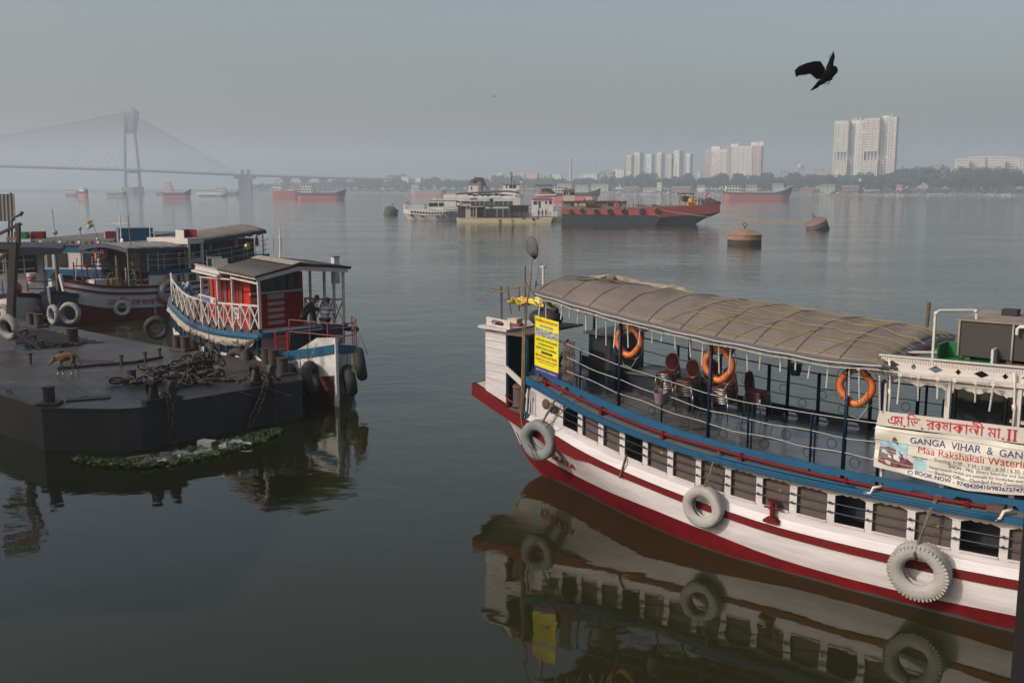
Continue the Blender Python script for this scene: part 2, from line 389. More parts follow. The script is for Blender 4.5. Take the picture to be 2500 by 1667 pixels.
# ------------------------------------------------------------------ cable-stayed bridge
M_conc = mat('bridge concrete', (0.11, 0.13, 0.15), 0.85, var=0.15, scale=0.1)
M_cable = mat('stay cable', (0.10, 0.12, 0.14), 0.6, var=0.05)
def bridge():
 t = thing('cable_stayed_bridge', 'long cable-stayed bridge fading into the haze with one tall twin-legged tower', 'bridge', (gp(325, 1484), 1484, 0))
 x0 = gp(325, 1484)
 def deck(px):
  y = interp(px, [-700, 0, 331, 600, 870, 1050], [1330, 1420, 1484, 1550, 1640, 1705]); py = interp(px, [-700, -300, 0, 331, 600, 870, 1050], [400, 402, 407, 417, 429, 437, 441])
  return V(gp(px, y) - x0, y - 1484, hz(py, y))
 pts = [deck(p) for p in range(-420, 1051, 15)]
 d = MB()
 for off, zz, hh in ((0, 0, 2.4),):
  rows = []
  for p in pts:
   rows.append([(p.x - 2, p.y - 14, p.z + 1.3), (p.x + 2, p.y + 14, p.z + 1.3), (p.x + 2, p.y + 12, p.z - 1.3), (p.x - 2, p.y - 12, p.z - 1.3)])
  d.grid(rows, closed=True)
 d.build('deck', M_conc, t)
 rl = MB()
 for p in pts[::1]: rl.box((p.x - 2, p.y - 13.6, p.z + 2.0), (0.4, 0.3, 1.6))
 rl.tube([(p.x - 2, p.y - 13.6, p.z + 2.8) for p in pts], 0.25, 4); rl.build('parapet', M_conc, t)
 for s in (-1, 1):
  l = MB(); l.tube([(s*4.6, s*17, -2), (s*4.2, s*15, 40), (s*2.6, s*9.5, 112)], [2.6, 2.3, 2.0], 4); l.build('tower_leg', M_conc, t)
 # the second leg shows beside the first because the bridge is seen a little from one side
 zt = hz(270, 1484)
 h = MB(); h.add([(-4.5, -9, zt-34), (6.5, -9, zt-34), (6.5, 9, zt-34), (-4.5, 9, zt-34), (-9, -10, zt-4), (12, -10, zt-4), (12, 10, zt-4), (-9, 10, zt-4), (-3, -6, zt+1), (7, -6, zt+2), (7, 6, zt+2), (-3, 6, zt+1)], [(0,1,2,3),(0,1,5,4),(1,2,6,5),(2,3,7,6),(3,0,4,7),(4,5,9,8),(5,6,10,9),(6,7,11,10),(7,4,8,11),(8,9,10,11)])
 h.build('tower_head', M_conc, t)
 c = MB(); c.bx(-3, 3, -15, 15, 30, 34); c.build('cross_beam', M_conc, t)
 b = MB(); b.bx(-8, 8, -22, 22, -3, 10); b.bx(-9, 9, -24, 24, -3, 2); b.build('tower_base', M_conc, t)
 def cab(a, p): MBc.tube([a, p], 0.42, 4)
 for side, lo, hi, n in ((-1, 318, -330, 30), (1, 345, 592, 24)):
  for pl in (-1, 1):
   for k in range(n):
    px = lerp(lo, hi, (k + 1.2)/(n + 0.2)); q = deck(px)
    MBc = MB(); MBc.tube([(side*3 + 1, pl*7, zt - 26 + 22*k/n), (q.x, q.y + pl*13, q.z + 1)], 0.16 if k < n - 3 else 0.26, 4)
    if pl == -1: MBc.build('stay_cable', M_cable, t)
 for px, w in ((600, 9), (700, 4), (745, 4), (790, 3.5), (835, 3.5), (880, 3), (925, 3), (970, 3)):
  q = deck(px); p = MB(); p.bx(q.x - w, q.x + w, q.y - 8, q.y + 8, -2, q.z - 5); p.bx(q.x - w*1.6, q.x + w*1.6, q.y - 10, q.y + 10, q.z - 5, q.z - 1.3); p.build('pier', M_conc, t)
 for px in (593, 608):
  q = deck(px); p = MB(); p.bx(q.x - 2, q.x + 2, q.y - 3, q.y + 3, q.z + 1.3, q.z + 9); p.build('anchor_pylon', M_conc, t)
bridge()
# ------------------------------------------------------------------ buildings on the far bank
M_bw = mat('pale plaster', (0.58, 0.56, 0.52), 0.85, var=0.06, scale=0.2)
M_bp = mat('peach plaster', (0.50, 0.455, 0.40), 0.85, var=0.06, scale=0.2)
M_bo = mat('old plaster', (0.34, 0.32, 0.28), 0.9, var=0.2, scale=0.3)
M_win = mat('shadowed window', (0.02, 0.022, 0.025), 0.5, var=0.1)
M_tin = mat('tin sheet', (0.18, 0.18, 0.17), 0.7, var=0.3, scale=0.2)
M_brick = mat('old brick', (0.24, 0.12, 0.09), 0.9, var=0.3, scale=0.3)
ROT = R(-30)
def win_proto():
 g = MB(); g.bx(-0.5, 0.5, -0.06, 0.10, -0.5, 0.5); return g
WMESH = None
def put_window(parent, x, y, z, w, h, rz=0.0):
 global WMESH
 if WMESH is None:
  o = win_proto().build('window', M_win); WMESH = o.data; bpy.data.objects.remove(o)
 o = bpy.data.objects.new('window', WMESH); COL.objects.link(o); o.parent = parent
 o.location = (x, y, z); o.scale = (w, 1, h); o.rotation_euler = (0, 0, rz); return o
def complex_(name, label, px0, yd, blocks, rot=ROT, cat='building', fl=3.0, group=None):
 """blocks: (px left edge, px width of lit face, top py, depth ratio, columns, material, gap or None, base z, forward offset)"""
 t = thing(name, label, cat, (gp(px0, yd), yd, 4.0), rot, group)
 m = yd/2470.0; wins = []
 cr = math.cos(rot)
 def XL(px): k = (px - 1250)*.9885/2430; return (k*yd - gp(px0, yd))/(cr - k*math.sin(rot))
 for (pl, pw, top, dep, nc, mt, gap, fwd) in blocks:
  x0 = XL(pl); w = XL(pl + pw) - x0; z1 = hz(top, yd) - 4.0; d = dep
  # keep the front-left corner on its bearing: slide along the local y axis as fwd
  y0 = -fwd
  x0 += fwd*0
  segs = [(0, z1)] if not gap else [(3.5, gap[0]*z1), (gap[1]*z1, z1)]
  g = MB()
  for a, b in segs: g.bx(x0, x0 + w, y0, y0 + d, a, b)
  g.build('block', mt, t)
  if gap:
   core = MB(); core.bx(x0 + w*0.2, x0 + w*0.9, y0 + d*0.45, y0 + d, 0, z1 - 0.5); core.build('core', M_bo, t)
   for k in range(5):
    cx = x0 + 0.5 + (w - 1)*k/4; c = MB(); c.bx(cx - 0.45, cx + 0.45, y0 + 0.05, y0 + 1.0, gap[0]*z1, gap[1]*z1); c.bx(cx - 0.45, cx + 0.45, y0 + 0.05, y0 + 1.0, 0, 3.5); c.build('column', M_bw, t)
   for k in range(3):
    cyy = y0 + 1 + (d - 1.5)*k/2; c = MB(); c.bx(x0 + w - 1.0, x0 + w - 0.05, cyy - 0.45, cyy + 0.45, gap[0]*z1, gap[1]*z1); c.build('column', M_bw, t)
  pr = MB(); pr.bx(x0 - 0.2, x0 + w + 0.2, y0 - 0.2, y0 + d + 0.2, z1, z1 + 1.1); pr.build('parapet', mt, t)
  nf = int(z1/fl)
  rnd = random.Random(int(pl*7))
  for f in range(nf):
   z = (f + 0.55)*fl
   if gap and (z < 4.5 or gap[0]*z1 - 1.2 < z < gap[1]*z1 + 1.0): continue
   if z > z1 - 1.5: continue
   for c in range(nc):
    ww = (1.3, 2.3, 0.8, 1.6, 1.1)[c % 5]
    if rnd.random() < 0.06: continue
    wins.append((x0 + w*(c + 0.5)/nc, y0 - 0.02, z, min(ww, w/nc*0.6), 1.5, 0))
   for c in range(max(1, int(d/4.5))):
    wins.append((x0 + w + 0.02, y0 + d*(c + 0.5)/max(1, int(d/4.5)), z, 1.3, 1.4, math.pi/2))
 wins.sort(key=lambda q: (q[5] != 0, -q[3]))
 for q in wins[:100]: put_window(t, *q[:5], q[5])
 if len(wins) > 100:
  g = MB()
  for (x, y, z, w, h, r) in wins[100:]:
   if r: g.bx(x - 0.1, x + 0.06, y - w/2, y + w/2, z - h/2, z + h/2)
   else: g.bx(x - w/2, x + w/2, y - 0.06, y + 0.1, z - h/2, z + h/2)
  tag(g.build('further_windows', M_win, t), kind='stuff')
 return t, XL
t, XL = complex_('apartment_tower', 'tallest cluster of joined apartment towers with open columned sky garden floors', 2030, 1230,
 [(2030, 34, 300, 15, 5, M_bp, (0.44, 0.57), 0), (2066, 20, 299, 16, 3, M_bw, None, -9), (2088, 15, 299, 17, 2, M_bp, None, -3), (2103, 36, 296, 16, 6, M_bp, (0.43, 0.56), 1), (2142, 16, 291, 18, 2, M_bw, None, -10), (2163, 18, 295, 16, 3, M_bp, None, 3)])
for (pl, w, a, b, yy) in ((2068, 12, 291, 299, 12), (2083, 6, 289, 299, 14), (2140, 16, 286, 293, 14), (2158, 8, 284, 293, 14)):
 g = MB(); g.bx(XL(pl), XL(pl+w), yy, yy + 6, hz(b, 1230) - 4, hz(a, 1230) - 4); g.build('roof_house', M_bo, t)
M_bk = mat('chalky plaster', (0.60, 0.55, 0.52), 0.85, var=0.05, scale=0.2)
M_br = mat('rosy plaster', (0.48, 0.34, 0.30), 0.85, var=0.05, scale=0.2)
t, XL = complex_('apartment_block', 'wide rosy and white slab of apartment blocks with ridged balconies left of the tallest towers', 1720, 1500,
 [(1720, 12, 368, 14, 2, M_br, None, 0), (1733, 40, 368, 13, 9, M_bk, None, 0.5), (1773, 8, 362, 15, 2, M_br, None, 1), (1782, 52, 361, 13, 11, M_bk, None, 0.6), (1836, 20, 360, 20, 4, M_br, None, 2)], rot=R(-22))
for (pl, w, a, b) in ((1732, 20, 358, 368), (1778, 20, 353, 361), (1828, 18, 350, 361), (1847, 12, 349, 361)):
 g = MB(); g.bx(XL(pl), XL(pl+w), 6, 12, hz(b, 1500) - 4, hz(a, 1500) - 4); g.build('roof_house', M_bk, t)
complex_('apartment_block', 'peach cluster of seven stepped apartment towers above the trees, nearest the chimney', 1529, 1450,
 [(1529, 11, 382, 10, 2, M_bp, None, 0), (1549, 13, 375, 14, 3, M_bp, None, 2), (1576, 13, 380, 13, 3, M_bw, None, 0), (1600, 10, 377, 14, 2, M_bw, None, -4), (1627, 12, 381, 13, 3, M_bp, None, 2), (1642, 14, 373, 16, 3, M_bw, None, -1), (1672, 10, 380, 11, 2, M_bw, None, -2)])
def low(name, label, px0, px1, top, yd, mt, dep=10, nc=5, rot=R(-18), cat='building', group=None, roof=None, base=4.0):
 t = thing(name, label, cat, (gp(px0, yd), yd, base), rot, group); m = yd/2470.0; cr = math.cos(rot)
 w = (px1-px0)*m/cr*0.86; z = max(2.5, hz(top, yd) - base)
 g = MB(); g.bx(0, w, 0, dep, 0, z); g.build('wall', mt, t)
 if roof:
  g = MB(); g.prism([(-0.6, z), (dep/2, z + dep*0.22), (dep + 0.6, z), (dep + 0.6, z + 0.3), (dep/2, z + dep*0.22 + 0.3), (-0.6, z + 0.3)], lambda a, b: V(-0.5, a, b), lambda a, b: V(w + 0.5, a, b)); g.build('roof', roof, t)
 else:
  g = MB(); g.bx(-0.2, w + 0.2, -0.2, dep + 0.2, z, z + 0.8); g.build('parapet', mt, t)
 nf = max(1, int(z/3.0))
 for f in range(nf):
  for c in range(nc):
   put_window(t, w*(c + 0.5)/nc, -0.02, (f + 0.55)*z/nf, min(1.4, w/nc*0.55), min(1.4, z/nf*0.5))
 return t
ar = 'white apartment houses above the trees at the right'
low('apartment_house', 'low white apartment house above the trees, leftmost of the right-hand row', 2331, 2362, 390, 1180, M_bk, 14, 5, group=ar)
low('apartment_house', 'white apartment house with a stepped roof, second in the right-hand row', 2363, 2402, 385, 1190, M_bk, 14, 6, group=ar)
low('apartment_house', 'broad white apartment house in the middle of the right-hand row', 2406, 2448, 384, 1185, M_bk, 16, 7, group=ar)
low('apartment_house', 'grey-white apartment house near the right edge of the photo', 2450, 2482, 386, 1200, M_bw, 14, 5, group=ar)
low('apartment_house', 'last white apartment house cut by the right edge of the photo', 2483, 2520, 390, 1190, M_bk, 14, 5, group=ar)
low('factory', 'square factory hall with a pale band beside the thin mast', 1418, 1462, 427, 1400, M_bw, 16, 4, cat='factory')
low('factory', 'long grey factory roof stepping down to the right of the chimney', 1462, 1500, 424, 1420, M_bo, 16, 5, cat='factory', roof=M_tin)
for i, (a, b, tp, mt, lab) in enumerate([(1196, 1208, 428, M_bw, 'small white house far behind the trees, leftmost above the white tower ship'), (1212, 1230, 424, M_bk, 'tall narrow white house far behind the trees'), (1236, 1262, 430, M_bo, 'dull low house between pale ones far behind the trees'),
  (1266, 1280, 426, M_bw, 'pale square house far behind the trees left of the pink one'), (1284, 1316, 425, M_br, 'pinkish house block far behind the trees'), (1320, 1346, 429, M_bo, 'grey house block far behind the trees'), (1350, 1372, 427, M_bw, 'pale house just left of the tall chimney'), (1474, 1492, 419, M_bk, 'hazy pale block behind the factory'),
  (1496, 1526, 415, M_bw, 'hazy tall block between factory and peach towers'), (980, 1000, 433, M_bw, 'faint pale block above the trees at the left'), (1014, 1030, 435, M_bw, 'faint lower block above the trees at the left'), (1700, 1712, 419, M_bw, 'small pale block beside the rosy slab'), (1905, 1925, 418, M_bo, 'dull house between temple and rosy slab'), (1985, 2012, 412, M_bo, 'unfinished concrete house left of the tallest towers'), (2270, 2300, 402, M_bo, 'dull concrete house peeping over the trees at the right')]):
 low('house', lab, a, b, tp, 1560 if i < 12 else 1220, mt, 9, 3, group='houses behind the far trees', cat='house')
M_hp = mat('pink plaster', (0.55, 0.26, 0.26), 0.85, var=0.1, scale=0.5)
for i, (a, b, tp, mt, rf, lab) in enumerate([(2189, 2203, 450, M_hp, M_tin, 'bright pink hut on the far river bank'), (1954, 1990, 455, M_brick, None, 'roofless brick ruin at the water edge'), (2002, 2040, 449, M_bo, M_tin, 'long grey shed right of the brick ruin'), (2055, 2098, 452, M_brick, M_tin, 'brick shed with a low tin roof by the water'), (1702, 1722, 451, M_bk, M_tin, 'white hut on the bank left of the anchored salmon ship'),
  (1886, 1915, 447, M_bo, M_tin, 'pale green roofed shed behind the anchored salmon ship'), (1604, 1616, 443, M_bw, None, 'tiny white hut on the bank under the peach towers'), (1360, 1400, 447, M_bo, M_tin, 'long tin shed under the chimney'), (1404, 1440, 450, M_bo, M_tin, 'second tin shed right of the chimney'), (1444, 1490, 448, M_bo, M_tin, 'wide tin shed under the factory'), (1822, 1850, 450, M_bo, M_tin, 'dull shed left of the green roofed one'), (2110, 2150, 462, M_bo, None, 'low grey wall house at the foot of the right bank'), (1520, 1560, 454, M_brick, M_tin, 'low brick shed on the rubble bank'), (1570, 1612, 456, M_bo, M_tin, 'flat grey shed on the rubble bank'), (1640, 1690, 454, M_brick, M_tin, 'long brown shed on the rubble bank'), (2225, 2262, 458, M_brick, None, 'brown brick wall house right of the pink hut')]):
 y = shore_y((a+b)/2) + 22; low('shed' if rf else 'hut', lab, a, b, tp + 5, y, mt, 7, 3, roof=rf, cat='shed', group='sheds on the far bank', base=3.2)
# chimney, mast, temple, pillar
t = thing('chimney', 'tall round factory chimney standing alone against the haze', 'chimney', (gp(1393, 1400), 1400, 4))
z = hz(389, 1400) - 4; g = MB(); g.tube([(0, 0, 0), (0, 0, z)], [2.3, 1.7], 14); g.build('shaft', M_bo, t); g = MB(); g.tube([(0, 0, z), (0, 0, z + 1)], [2.0, 2.0], 14); g.build('rim', M_bo, t)
t = thing('radio_mast', 'thin lattice mast above the factory roof', 'mast', (gp(1454, 1400), 1400, 4)); z = hz(393, 1400) - 4
g = MB(); g.tube([(0, 0, 0), (0, 0, z)], [0.5, 0.3], 5); g.build('pole', M_bo, t); g = MB(); g.bx(-1, 1, -0.3, 0.3, z*0.8, z*0.82); g.bx(-0.7, 0.7, -0.3, 0.3, z*0.9, z*0.92); g.build('crossbar', M_bo, t)
t = thing('temple', 'pale domed temple spire peeping over the trees left of the tallest towers', 'temple', (gp(1952, 1280), 1280, 4)); z = hz(412, 1280) - 4; z2 = hz(393, 1280) - 4
g = MB(); g.bx(-5, 5, -5, 5, 0, z); g.build('wall', M_bo, t); g = MB(); g.lathe([(4.2, z), (4.4, z + 1.5), (3.4, z + 4), (1.8, z + 5.5), (0.9, z + 7), (0.25, z2)], n=12); g.build('spire', M_bo, t, smooth=True)
t = thing('pillar', 'white round pillar on the bank right of the brick shed', 'pillar', (gp(2099, 1110), 1110, 3)); g = MB(); g.tube([(0, 0, 0), (0, 0, hz(438, 1110) - 3)], 1.2, 10); g.build('shaft', M_bk, t); g = MB(); g.tube([(0, 0, hz(438, 1110) - 3), (0, 0, hz(437, 1110) - 2.4)], 1.6, 10); g.build('cap', M_bk, t)
# rubble and scrub on the mud slope
def rubble():
 rnd = random.Random(5); g = MB()
 for k in range(1500):
  px = rnd.uniform(1380, 2540); y = shore_y(px) + rnd.uniform(3, 34); s = rnd.uniform(0.4, 1.6); dy = y - shore_y(px)
  z = interp(dy, [0, 9, 28, 90], [-0.6, 1.2, 4.2, 5.5])
  g.k = rnd.choice((0, 0, 1, 2)); g.box((gp(px, y), y, z + s*0.2), (s*1.6, s, s*0.8), rz=rnd.uniform(0, 3))
 tag(g.build('rubble', [M_bo, M_mud, M_bw]), kind='stuff', label='rubble and refuse strewn over the muddy far bank', cat='rubble')
rubble()
def scrub():
 rnd = random.Random(6); g = MB()
 for k in range(5200):
  px = rnd.uniform(620, 2540) if k % 3 else rnd.uniform(2030, 2540); b = shore_y(px); dy = rnd.uniform(14, 60); y = b + dy
  z = interp(dy, [0, 9, 28, 90], [-0.6, 1.2, 4.2, 5.5]); s = rnd.uniform(0.8, 2.2)
  g.k = rnd.choice((0, 1)); p = V(gp(px, y), y, z + rnd.uniform(0, 2.2)*(1 if px > 2030 else 0.6)); q = Matrix.Rotation(rnd.uniform(0, 6.28), 3, V(rnd.uniform(-1, 1), rnd.uniform(-1, 1), rnd.uniform(-0.5, 0.5)).normalized())
  g.add([p + q @ V(-s, -s*0.5, 0), p + q @ V(s, -s*0.6, 0), p + q @ V(s*0.6, s*0.7, 0.2), p + q @ V(-s*0.8, s*0.5, -0.2)], [(0, 1, 2, 3)])
 tag(g.build('bank_scrub', [M_leaf, M_leaf2]), kind='stuff', label='low dark scrub growing along the far bank', cat='scrub')
scrub()
# ------------------------------------------------------------------ writing
def text_mesh(txt, size, parent, M, material, name='lettering', ext=0.0, warp=None, align='LEFT', spacing=1.0, bold=0.0, xscale=1.0):
 cu = bpy.data.curves.new('t', 'FONT'); cu.body = txt; cu.size = size; cu.extrude = ext; cu.align_x = align; cu.space_character = spacing; cu.offset = bold; cu.resolution_u = 3
 o = bpy.data.objects.new('t', cu); COL.objects.link(o)
 bpy.context.view_layer.update()
 dg = bpy.context.evaluated_depsgraph_get(); me = bpy.data.meshes.new_from_object(o.evaluated_get(dg)); bpy.data.objects.remove(o)
 me.name = name; me.materials.clear(); me.materials.append(material)
 for v in me.vertices:
  p = V(v.co.x*xscale, v.co.y, v.co.z)
  v.co = warp(p) if warp else M @ p
 n = bpy.data.objects.new(name, me); COL.objects.link(n); n.parent = parent
 return n
def facing(o, ax, ay, az=None):      # matrix: local x -> ax, local y -> ay, at o
 ax = V(*ax).normalized(); ay = V(*ay).normalized(); n = ax.cross(ay)
 M = Matrix((( ax.x, ay.x, n.x, o[0]), (ax.y, ay.y, n.y, o[1]), (ax.z, ay.z, n.z, o[2]), (0, 0, 0, 1)))
 return M
# ------------------------------------------------------------------ distant ships
M_salmon = mat('salmon hull paint', (0.46, 0.11, 0.09), 0.6, var=0.12, scale=0.3, dirt=(0.25, 0.08, 0.06), dirt_amt=0.3, dscale=0.3)
M_shipblk = mat('black hull paint', (0.03, 0.035, 0.04), 0.55, var=0.2, scale=0.3)
M_shipblue = mat('slate hull paint', (0.05, 0.075, 0.10), 0.55, var=0.2, scale=0.3)
M_beige = mat('beige hull paint', (0.30, 0.27, 0.22), 0.6, var=0.15, scale=0.3)
M_sw = mat('ship white', (0.74, 0.74, 0.72), 0.5, var=0.08, scale=0.4, dirt=(0.3, 0.2, 0.15), dirt_amt=0.2, dscale=0.5)
M_pink = mat('pink boot topping', (0.62, 0.12, 0.13), 0.6, var=0.1, scale=0.3)
def ship(label, px0, px1, wl, deck, bow, mats, ss=None, bowright=True, beam=0.18, stripe=0.5, rz=0.0, hold=True, mast=0, rail=None, cargo=None, name='cargo_ship', cat='ship', group=None):
 """px0..px1 span, wl water line, deck/bow rows of the deck and bow tip; mats (top, bottom); ss list of (px0,px1,bottom,top)"""
 y = 7.5*2430/((wl - 461)*0.9771) if False else (7.5*2487/(wl - 461)); m = y/2487.0; L = (px1 - px0)*y/2458.0
 t = thing(name, label, cat, (gp((px0+px1)/2, y), y, 0), rz, group)
 hd = (wl - deck)*m; hb = (wl - bow)*m; B = L*beam; sg = 1 if bowright else -1
 rows = []; N = 22
 def half(u): return B/2*(min(1, (u/0.06))**0.5 if u < 0.06 else 1)*(1 if u < 0.78 else max(0.02, 1 - ((u-0.78)/0.22)**2.2))
 def top(u): return hd + (hb - hd)*max(0, (u - 0.72)/0.28)**1.4 + (hb-hd)*0.35*max(0, (0.12 - u)/0.12)
 for i in range(N+1):
  u = i/N; x = (-L/2 + L*u); xt = x;
  tz = top(u); rk = max(0, (u - 0.8)/0.2)**1.5; xb = x - rk*L*0.06 + (L*0.03 if u < 0.05 else 0); w = max(0.05, half(u)); wb = w*(0.92 - 0.5*rk)
  sz = hd*stripe
  rows.append([(sg*xb, -wb, -0.5), (sg*lerp(xb, xt, 0.5), -lerp(wb, w, 0.6), sz), (sg*xt, -w, tz), (sg*xt, w, tz), (sg*lerp(xb, xt, 0.5), lerp(wb, w, 0.6), sz), (sg*xb, wb, -0.5)])
 def strip(js, nm, mt, caps=True):
  g = MB()
  for a, b in js:
   g.grid([[r[a], r[b]] for r in rows])
  for r in (rows[0], rows[-1]):
   pass
  if caps:
   a, b = js[0]; c, d = js[-1]; r = rows[0]; g.add([r[a], r[b], r[c], r[d]], [(0, 1, 2, 3)])
  return g.build(nm, mt, t, smooth=40)
 strip([(0, 1), (4, 5)], 'hull_bottom', mats[1]); strip([(1, 2), (3, 4)], 'hull_side', mats[0])
 g = MB(); g.grid([[(r[2][0], r[2][1], r[2][2] - 0.25*hd*0.3), (r[3][0], r[3][1], r[3][2] - 0.25*hd*0.3)] for r in rows]); g.build('deck', M_beige, t)
 gr = MB()
 for s in (2, 3): gr.tube([(r[s][0], r[s][1], r[s][2] + 0.02*L) for r in rows], 0.05 + L*0.0006, 3)
 for i in range(0, N+1):
  for s in (2, 3): gr.tube([rows[i][s], (rows[i][s][0], rows[i][s][1], rows[i][s][2] + 0.02*L)], 0.05, 3)
 gr.build('railing', rail or M_sw, t)
 if hold:
  g = MB(); g.bx(-L*0.18, L*0.26, -B*0.3, B*0.3, hd*0.9, hd + L*0.018)
  o = g.build('hatch', cargo or M_beige, t)
 cx = (px0+px1)/2
 for (a, b, zb, zt) in (ss or []):
  a_ = (a - cx)*y/2458; b_ = (b - cx)*y/2458; n = max(1, int(round((zb - zt)/6.5)))
  g = MB(); z0 = (wl - zb)*m; z1 = (wl - zt)*m
  for k in range(n):
   s = 1 - 0.1*k; c = (a_ + b_)/2; w = abs(b_-a_)/2*s; q = B*0.40*s
   g.bx(c - w, c + w, -q, q, lerp(z0, z1, k/n), lerp(z0, z1, (k+1)/n) - 0.1); g.bx(c - w*1.08, c + w*1.08, -q*1.15, q*1.15, lerp(z0, z1, (k+1)/n) - 0.12, lerp(z0, z1, (k+1)/n) + 0.05)
  g.build('superstructure', M_sw, t)
  for k in range(n):
   s = 1 - 0.1*k; c = (a_ + b_)/2; w = abs(b_-a_)/2*s; q = B*0.40*s; zz = lerp(z0, z1, (k+0.58)/n); nn = max(2, int(w*2/1.8))
   for j in range(nn):
    g = MB(); xx = c - w + 2*w*(j+0.5)/nn; ww = w/nn*0.55; g.bx(xx - ww, xx + ww, -q - 0.06, -q + 0.2, zz - (z1-z0)/n*0.2, zz + (z1-z0)/n*0.2); g.build('window', M_glass, t)
  if mast:
   g = MB(); c = (a_ + b_)/2; g.tube([(c, 0, z1), (c, 0, z1 + mast*m)], [0.16, 0.08], 5); g.bx(c - 0.9, c + 0.9, -0.1, 0.1, z1 + mast*m*0.6, z1 + mast*m*0.66); g.build('mast', M_sw, t)
 g = MB(); xx = sg*L*0.42; g.tube([(xx, 0, top(0.9)), (xx, 0, top(0.9) + 9*m)], [0.18, 0.08], 5); g.build('fore_mast', M_sw, t)
 return t, y, m
ship('small hazy grey ship furthest to the left', 158, 191, 478.5, 470, 466, (M_beige, M_shipblue), [(164, 180, 470, 462)], stripe=0.4)
ship('hazy ship seen bow-on with a dark flaring bow, second from the left', 188, 220, 481.5, 468, 462, (M_shipblk, M_salmon), [(192, 212, 467, 459)], stripe=0.62, beam=0.35, rz=R(-35))
ship('hazy grey ferry with a pale deckhouse left of the bridge tower', 259, 310, 479, 471, 466, (M_shipblue, M_beige), [(262, 285, 471, 465), (288, 300, 468, 462)], stripe=0.4, hold=False)
ship('rusty coaster with a tall white stern house and black bow beside the bridge tower', 395, 467, 484, 471, 461, (M_shipblk, M_salmon), [(398, 422, 470, 445)], stripe=0.55, mast=6)
ship('low empty grey barge behind the rusty coaster', 379, 400, 475.5, 470, 469, (M_shipblue, M_shipblue), None, hold=False, name='barge', cat='barge')
ship('pale two-deck river vessel moored right of the rusty coaster', 480, 556, 479.5, 471, 469, (M_sw, M_shipblue), [(484, 525, 471, 464), (526, 552, 471, 459)], hold=False, stripe=0.4)
ship('low dark barge nose right of the pale river vessel', 548, 584, 476.5, 470, 463, (M_shipblue, M_shipblue), None, hold=False, name='barge', cat='barge')
ship('salmon red freighter with a white stern house partly behind another freighter', 662, 734, 484, 466, 461, (M_salmon, M_salmon), [(664, 690, 467, 452), (704, 718, 466, 458)], mast=5)
ship('nearest salmon red freighter of the left pair with a dark upturned bow', 723, 846, 488, 472, 461, (M_shipblue, M_salmon), [(731, 766, 470, 450)], stripe=0.62, mast=3, cargo=M_salmon)
ship('beige and red coaster anchored before the hazy trees left of the ferry group', 1003, 1092, 478.5, 467, 459, (M_beige, M_pink), [(1004, 1024, 466, 451)], stripe=0.28, mast=5)
ship('black and pink freighter whose bow rises behind the red barge', 1340, 1467, 489.5, 471, 459, (M_shipblk, M_pink), [(1352, 1376, 471, 456), (1378, 1396, 469, 460)], stripe=0.55, mast=4)
ship('salmon freighter with a white bridge and a slate blue rim anchored alone at the right', 1764, 1936, 489.5, 471, 456, (M_shipblue, M_salmon), [(1770, 1808, 469, 454)], stripe=0.78, mast=3, beam=0.12)
ship('faint white launch moored at the far bank left of the beige coaster', 900, 918, 472.5, 467, 465, (M_sw, M_shipblue), [(903, 914, 467, 461)], hold=False, name='river_launch', cat='boat')
ship('faint white launch moored at the far bank, nearer the beige coaster', 922, 945, 473, 468, 465, (M_sw, M_shipblue), [(925, 940, 468, 462)], hold=False, name='river_launch', cat='boat')
# ------------------------------------------------------------------ mooring buoys
M_slime = mat('dark slime', (0.045, 0.035, 0.03), 0.7, var=0.3, scale=2)
M_buoy = mat('rust streaked buoy', (0.24, 0.14, 0.085), 0.8, var=0.3, scale=1.2, dirt=(0.10, 0.06, 0.045), dirt_amt=0.5, dscale=1.6, streak=True, bump=0.4)
def buoy(label, px, wl, wpx, ht, tilt, ms):
 y = 7.5*2487/(wl - 461); t = thing('mooring_buoy', label, 'buoy', (gp(px, y), y, 0), 0.3); m = y/2487.0; r = wpx*y/2458/2
 Q = Matrix.Rotation(tilt, 3, 'Y')
 h = ht*m
 g = MB(); g.lathe([(r, -1.2), (r, h*0.28), (r*1.01, h*0.3)], n=28, M=Q); g.build('waterline_band', ms[1], t, smooth=40)
 g = MB(); g.lathe([(r, h*0.3), (r, h*0.58), (r*1.03, h*0.6), (r*1.03, h*0.63), (r*0.35, h*0.98), (0.001, h*1.0)], n=28, M=Q); g.build('drum', ms[0], t, smooth=30)
 top = Q @ V(0, 0, h);
 g = MB(); g.tube([Q @ V(0, 0, h*0.95), Q @ V(0, 0, h*1.12)], 0.1, 8); g.torus(Q @ V(0, 0, h*1.12 + 0.28), 0.26, 0.06, ax=(0.35, 1, 0), n=20, m=6); g.build('mooring_ring', M_iron, t, smooth=True)
 return t
buoy('rust and yellow stained mooring buoy with a ring on top, nearest of the three', 1822, 597, 82, 38, 0.0, (M_buoy, M_slime))
M_bb = mat('brick red buoy paint', (0.22, 0.09, 0.07), 0.8, var=0.25, scale=1.0, dirt=(0.10, 0.09, 0.07), dirt_amt=0.35)
buoy('tilted brick red mooring buoy that holds the lines of the red barge', 2002, 560, 52, 30, R(-24), (M_bb, M_slime))
M_bd = mat('dark barnacled buoy paint', (0.07, 0.06, 0.05), 0.9, var=0.3, scale=1.0)
buoy('dark tilted mooring buoy left of the white ferry', 952, 524, 34, 21, R(14), (M_bd, M_bd))
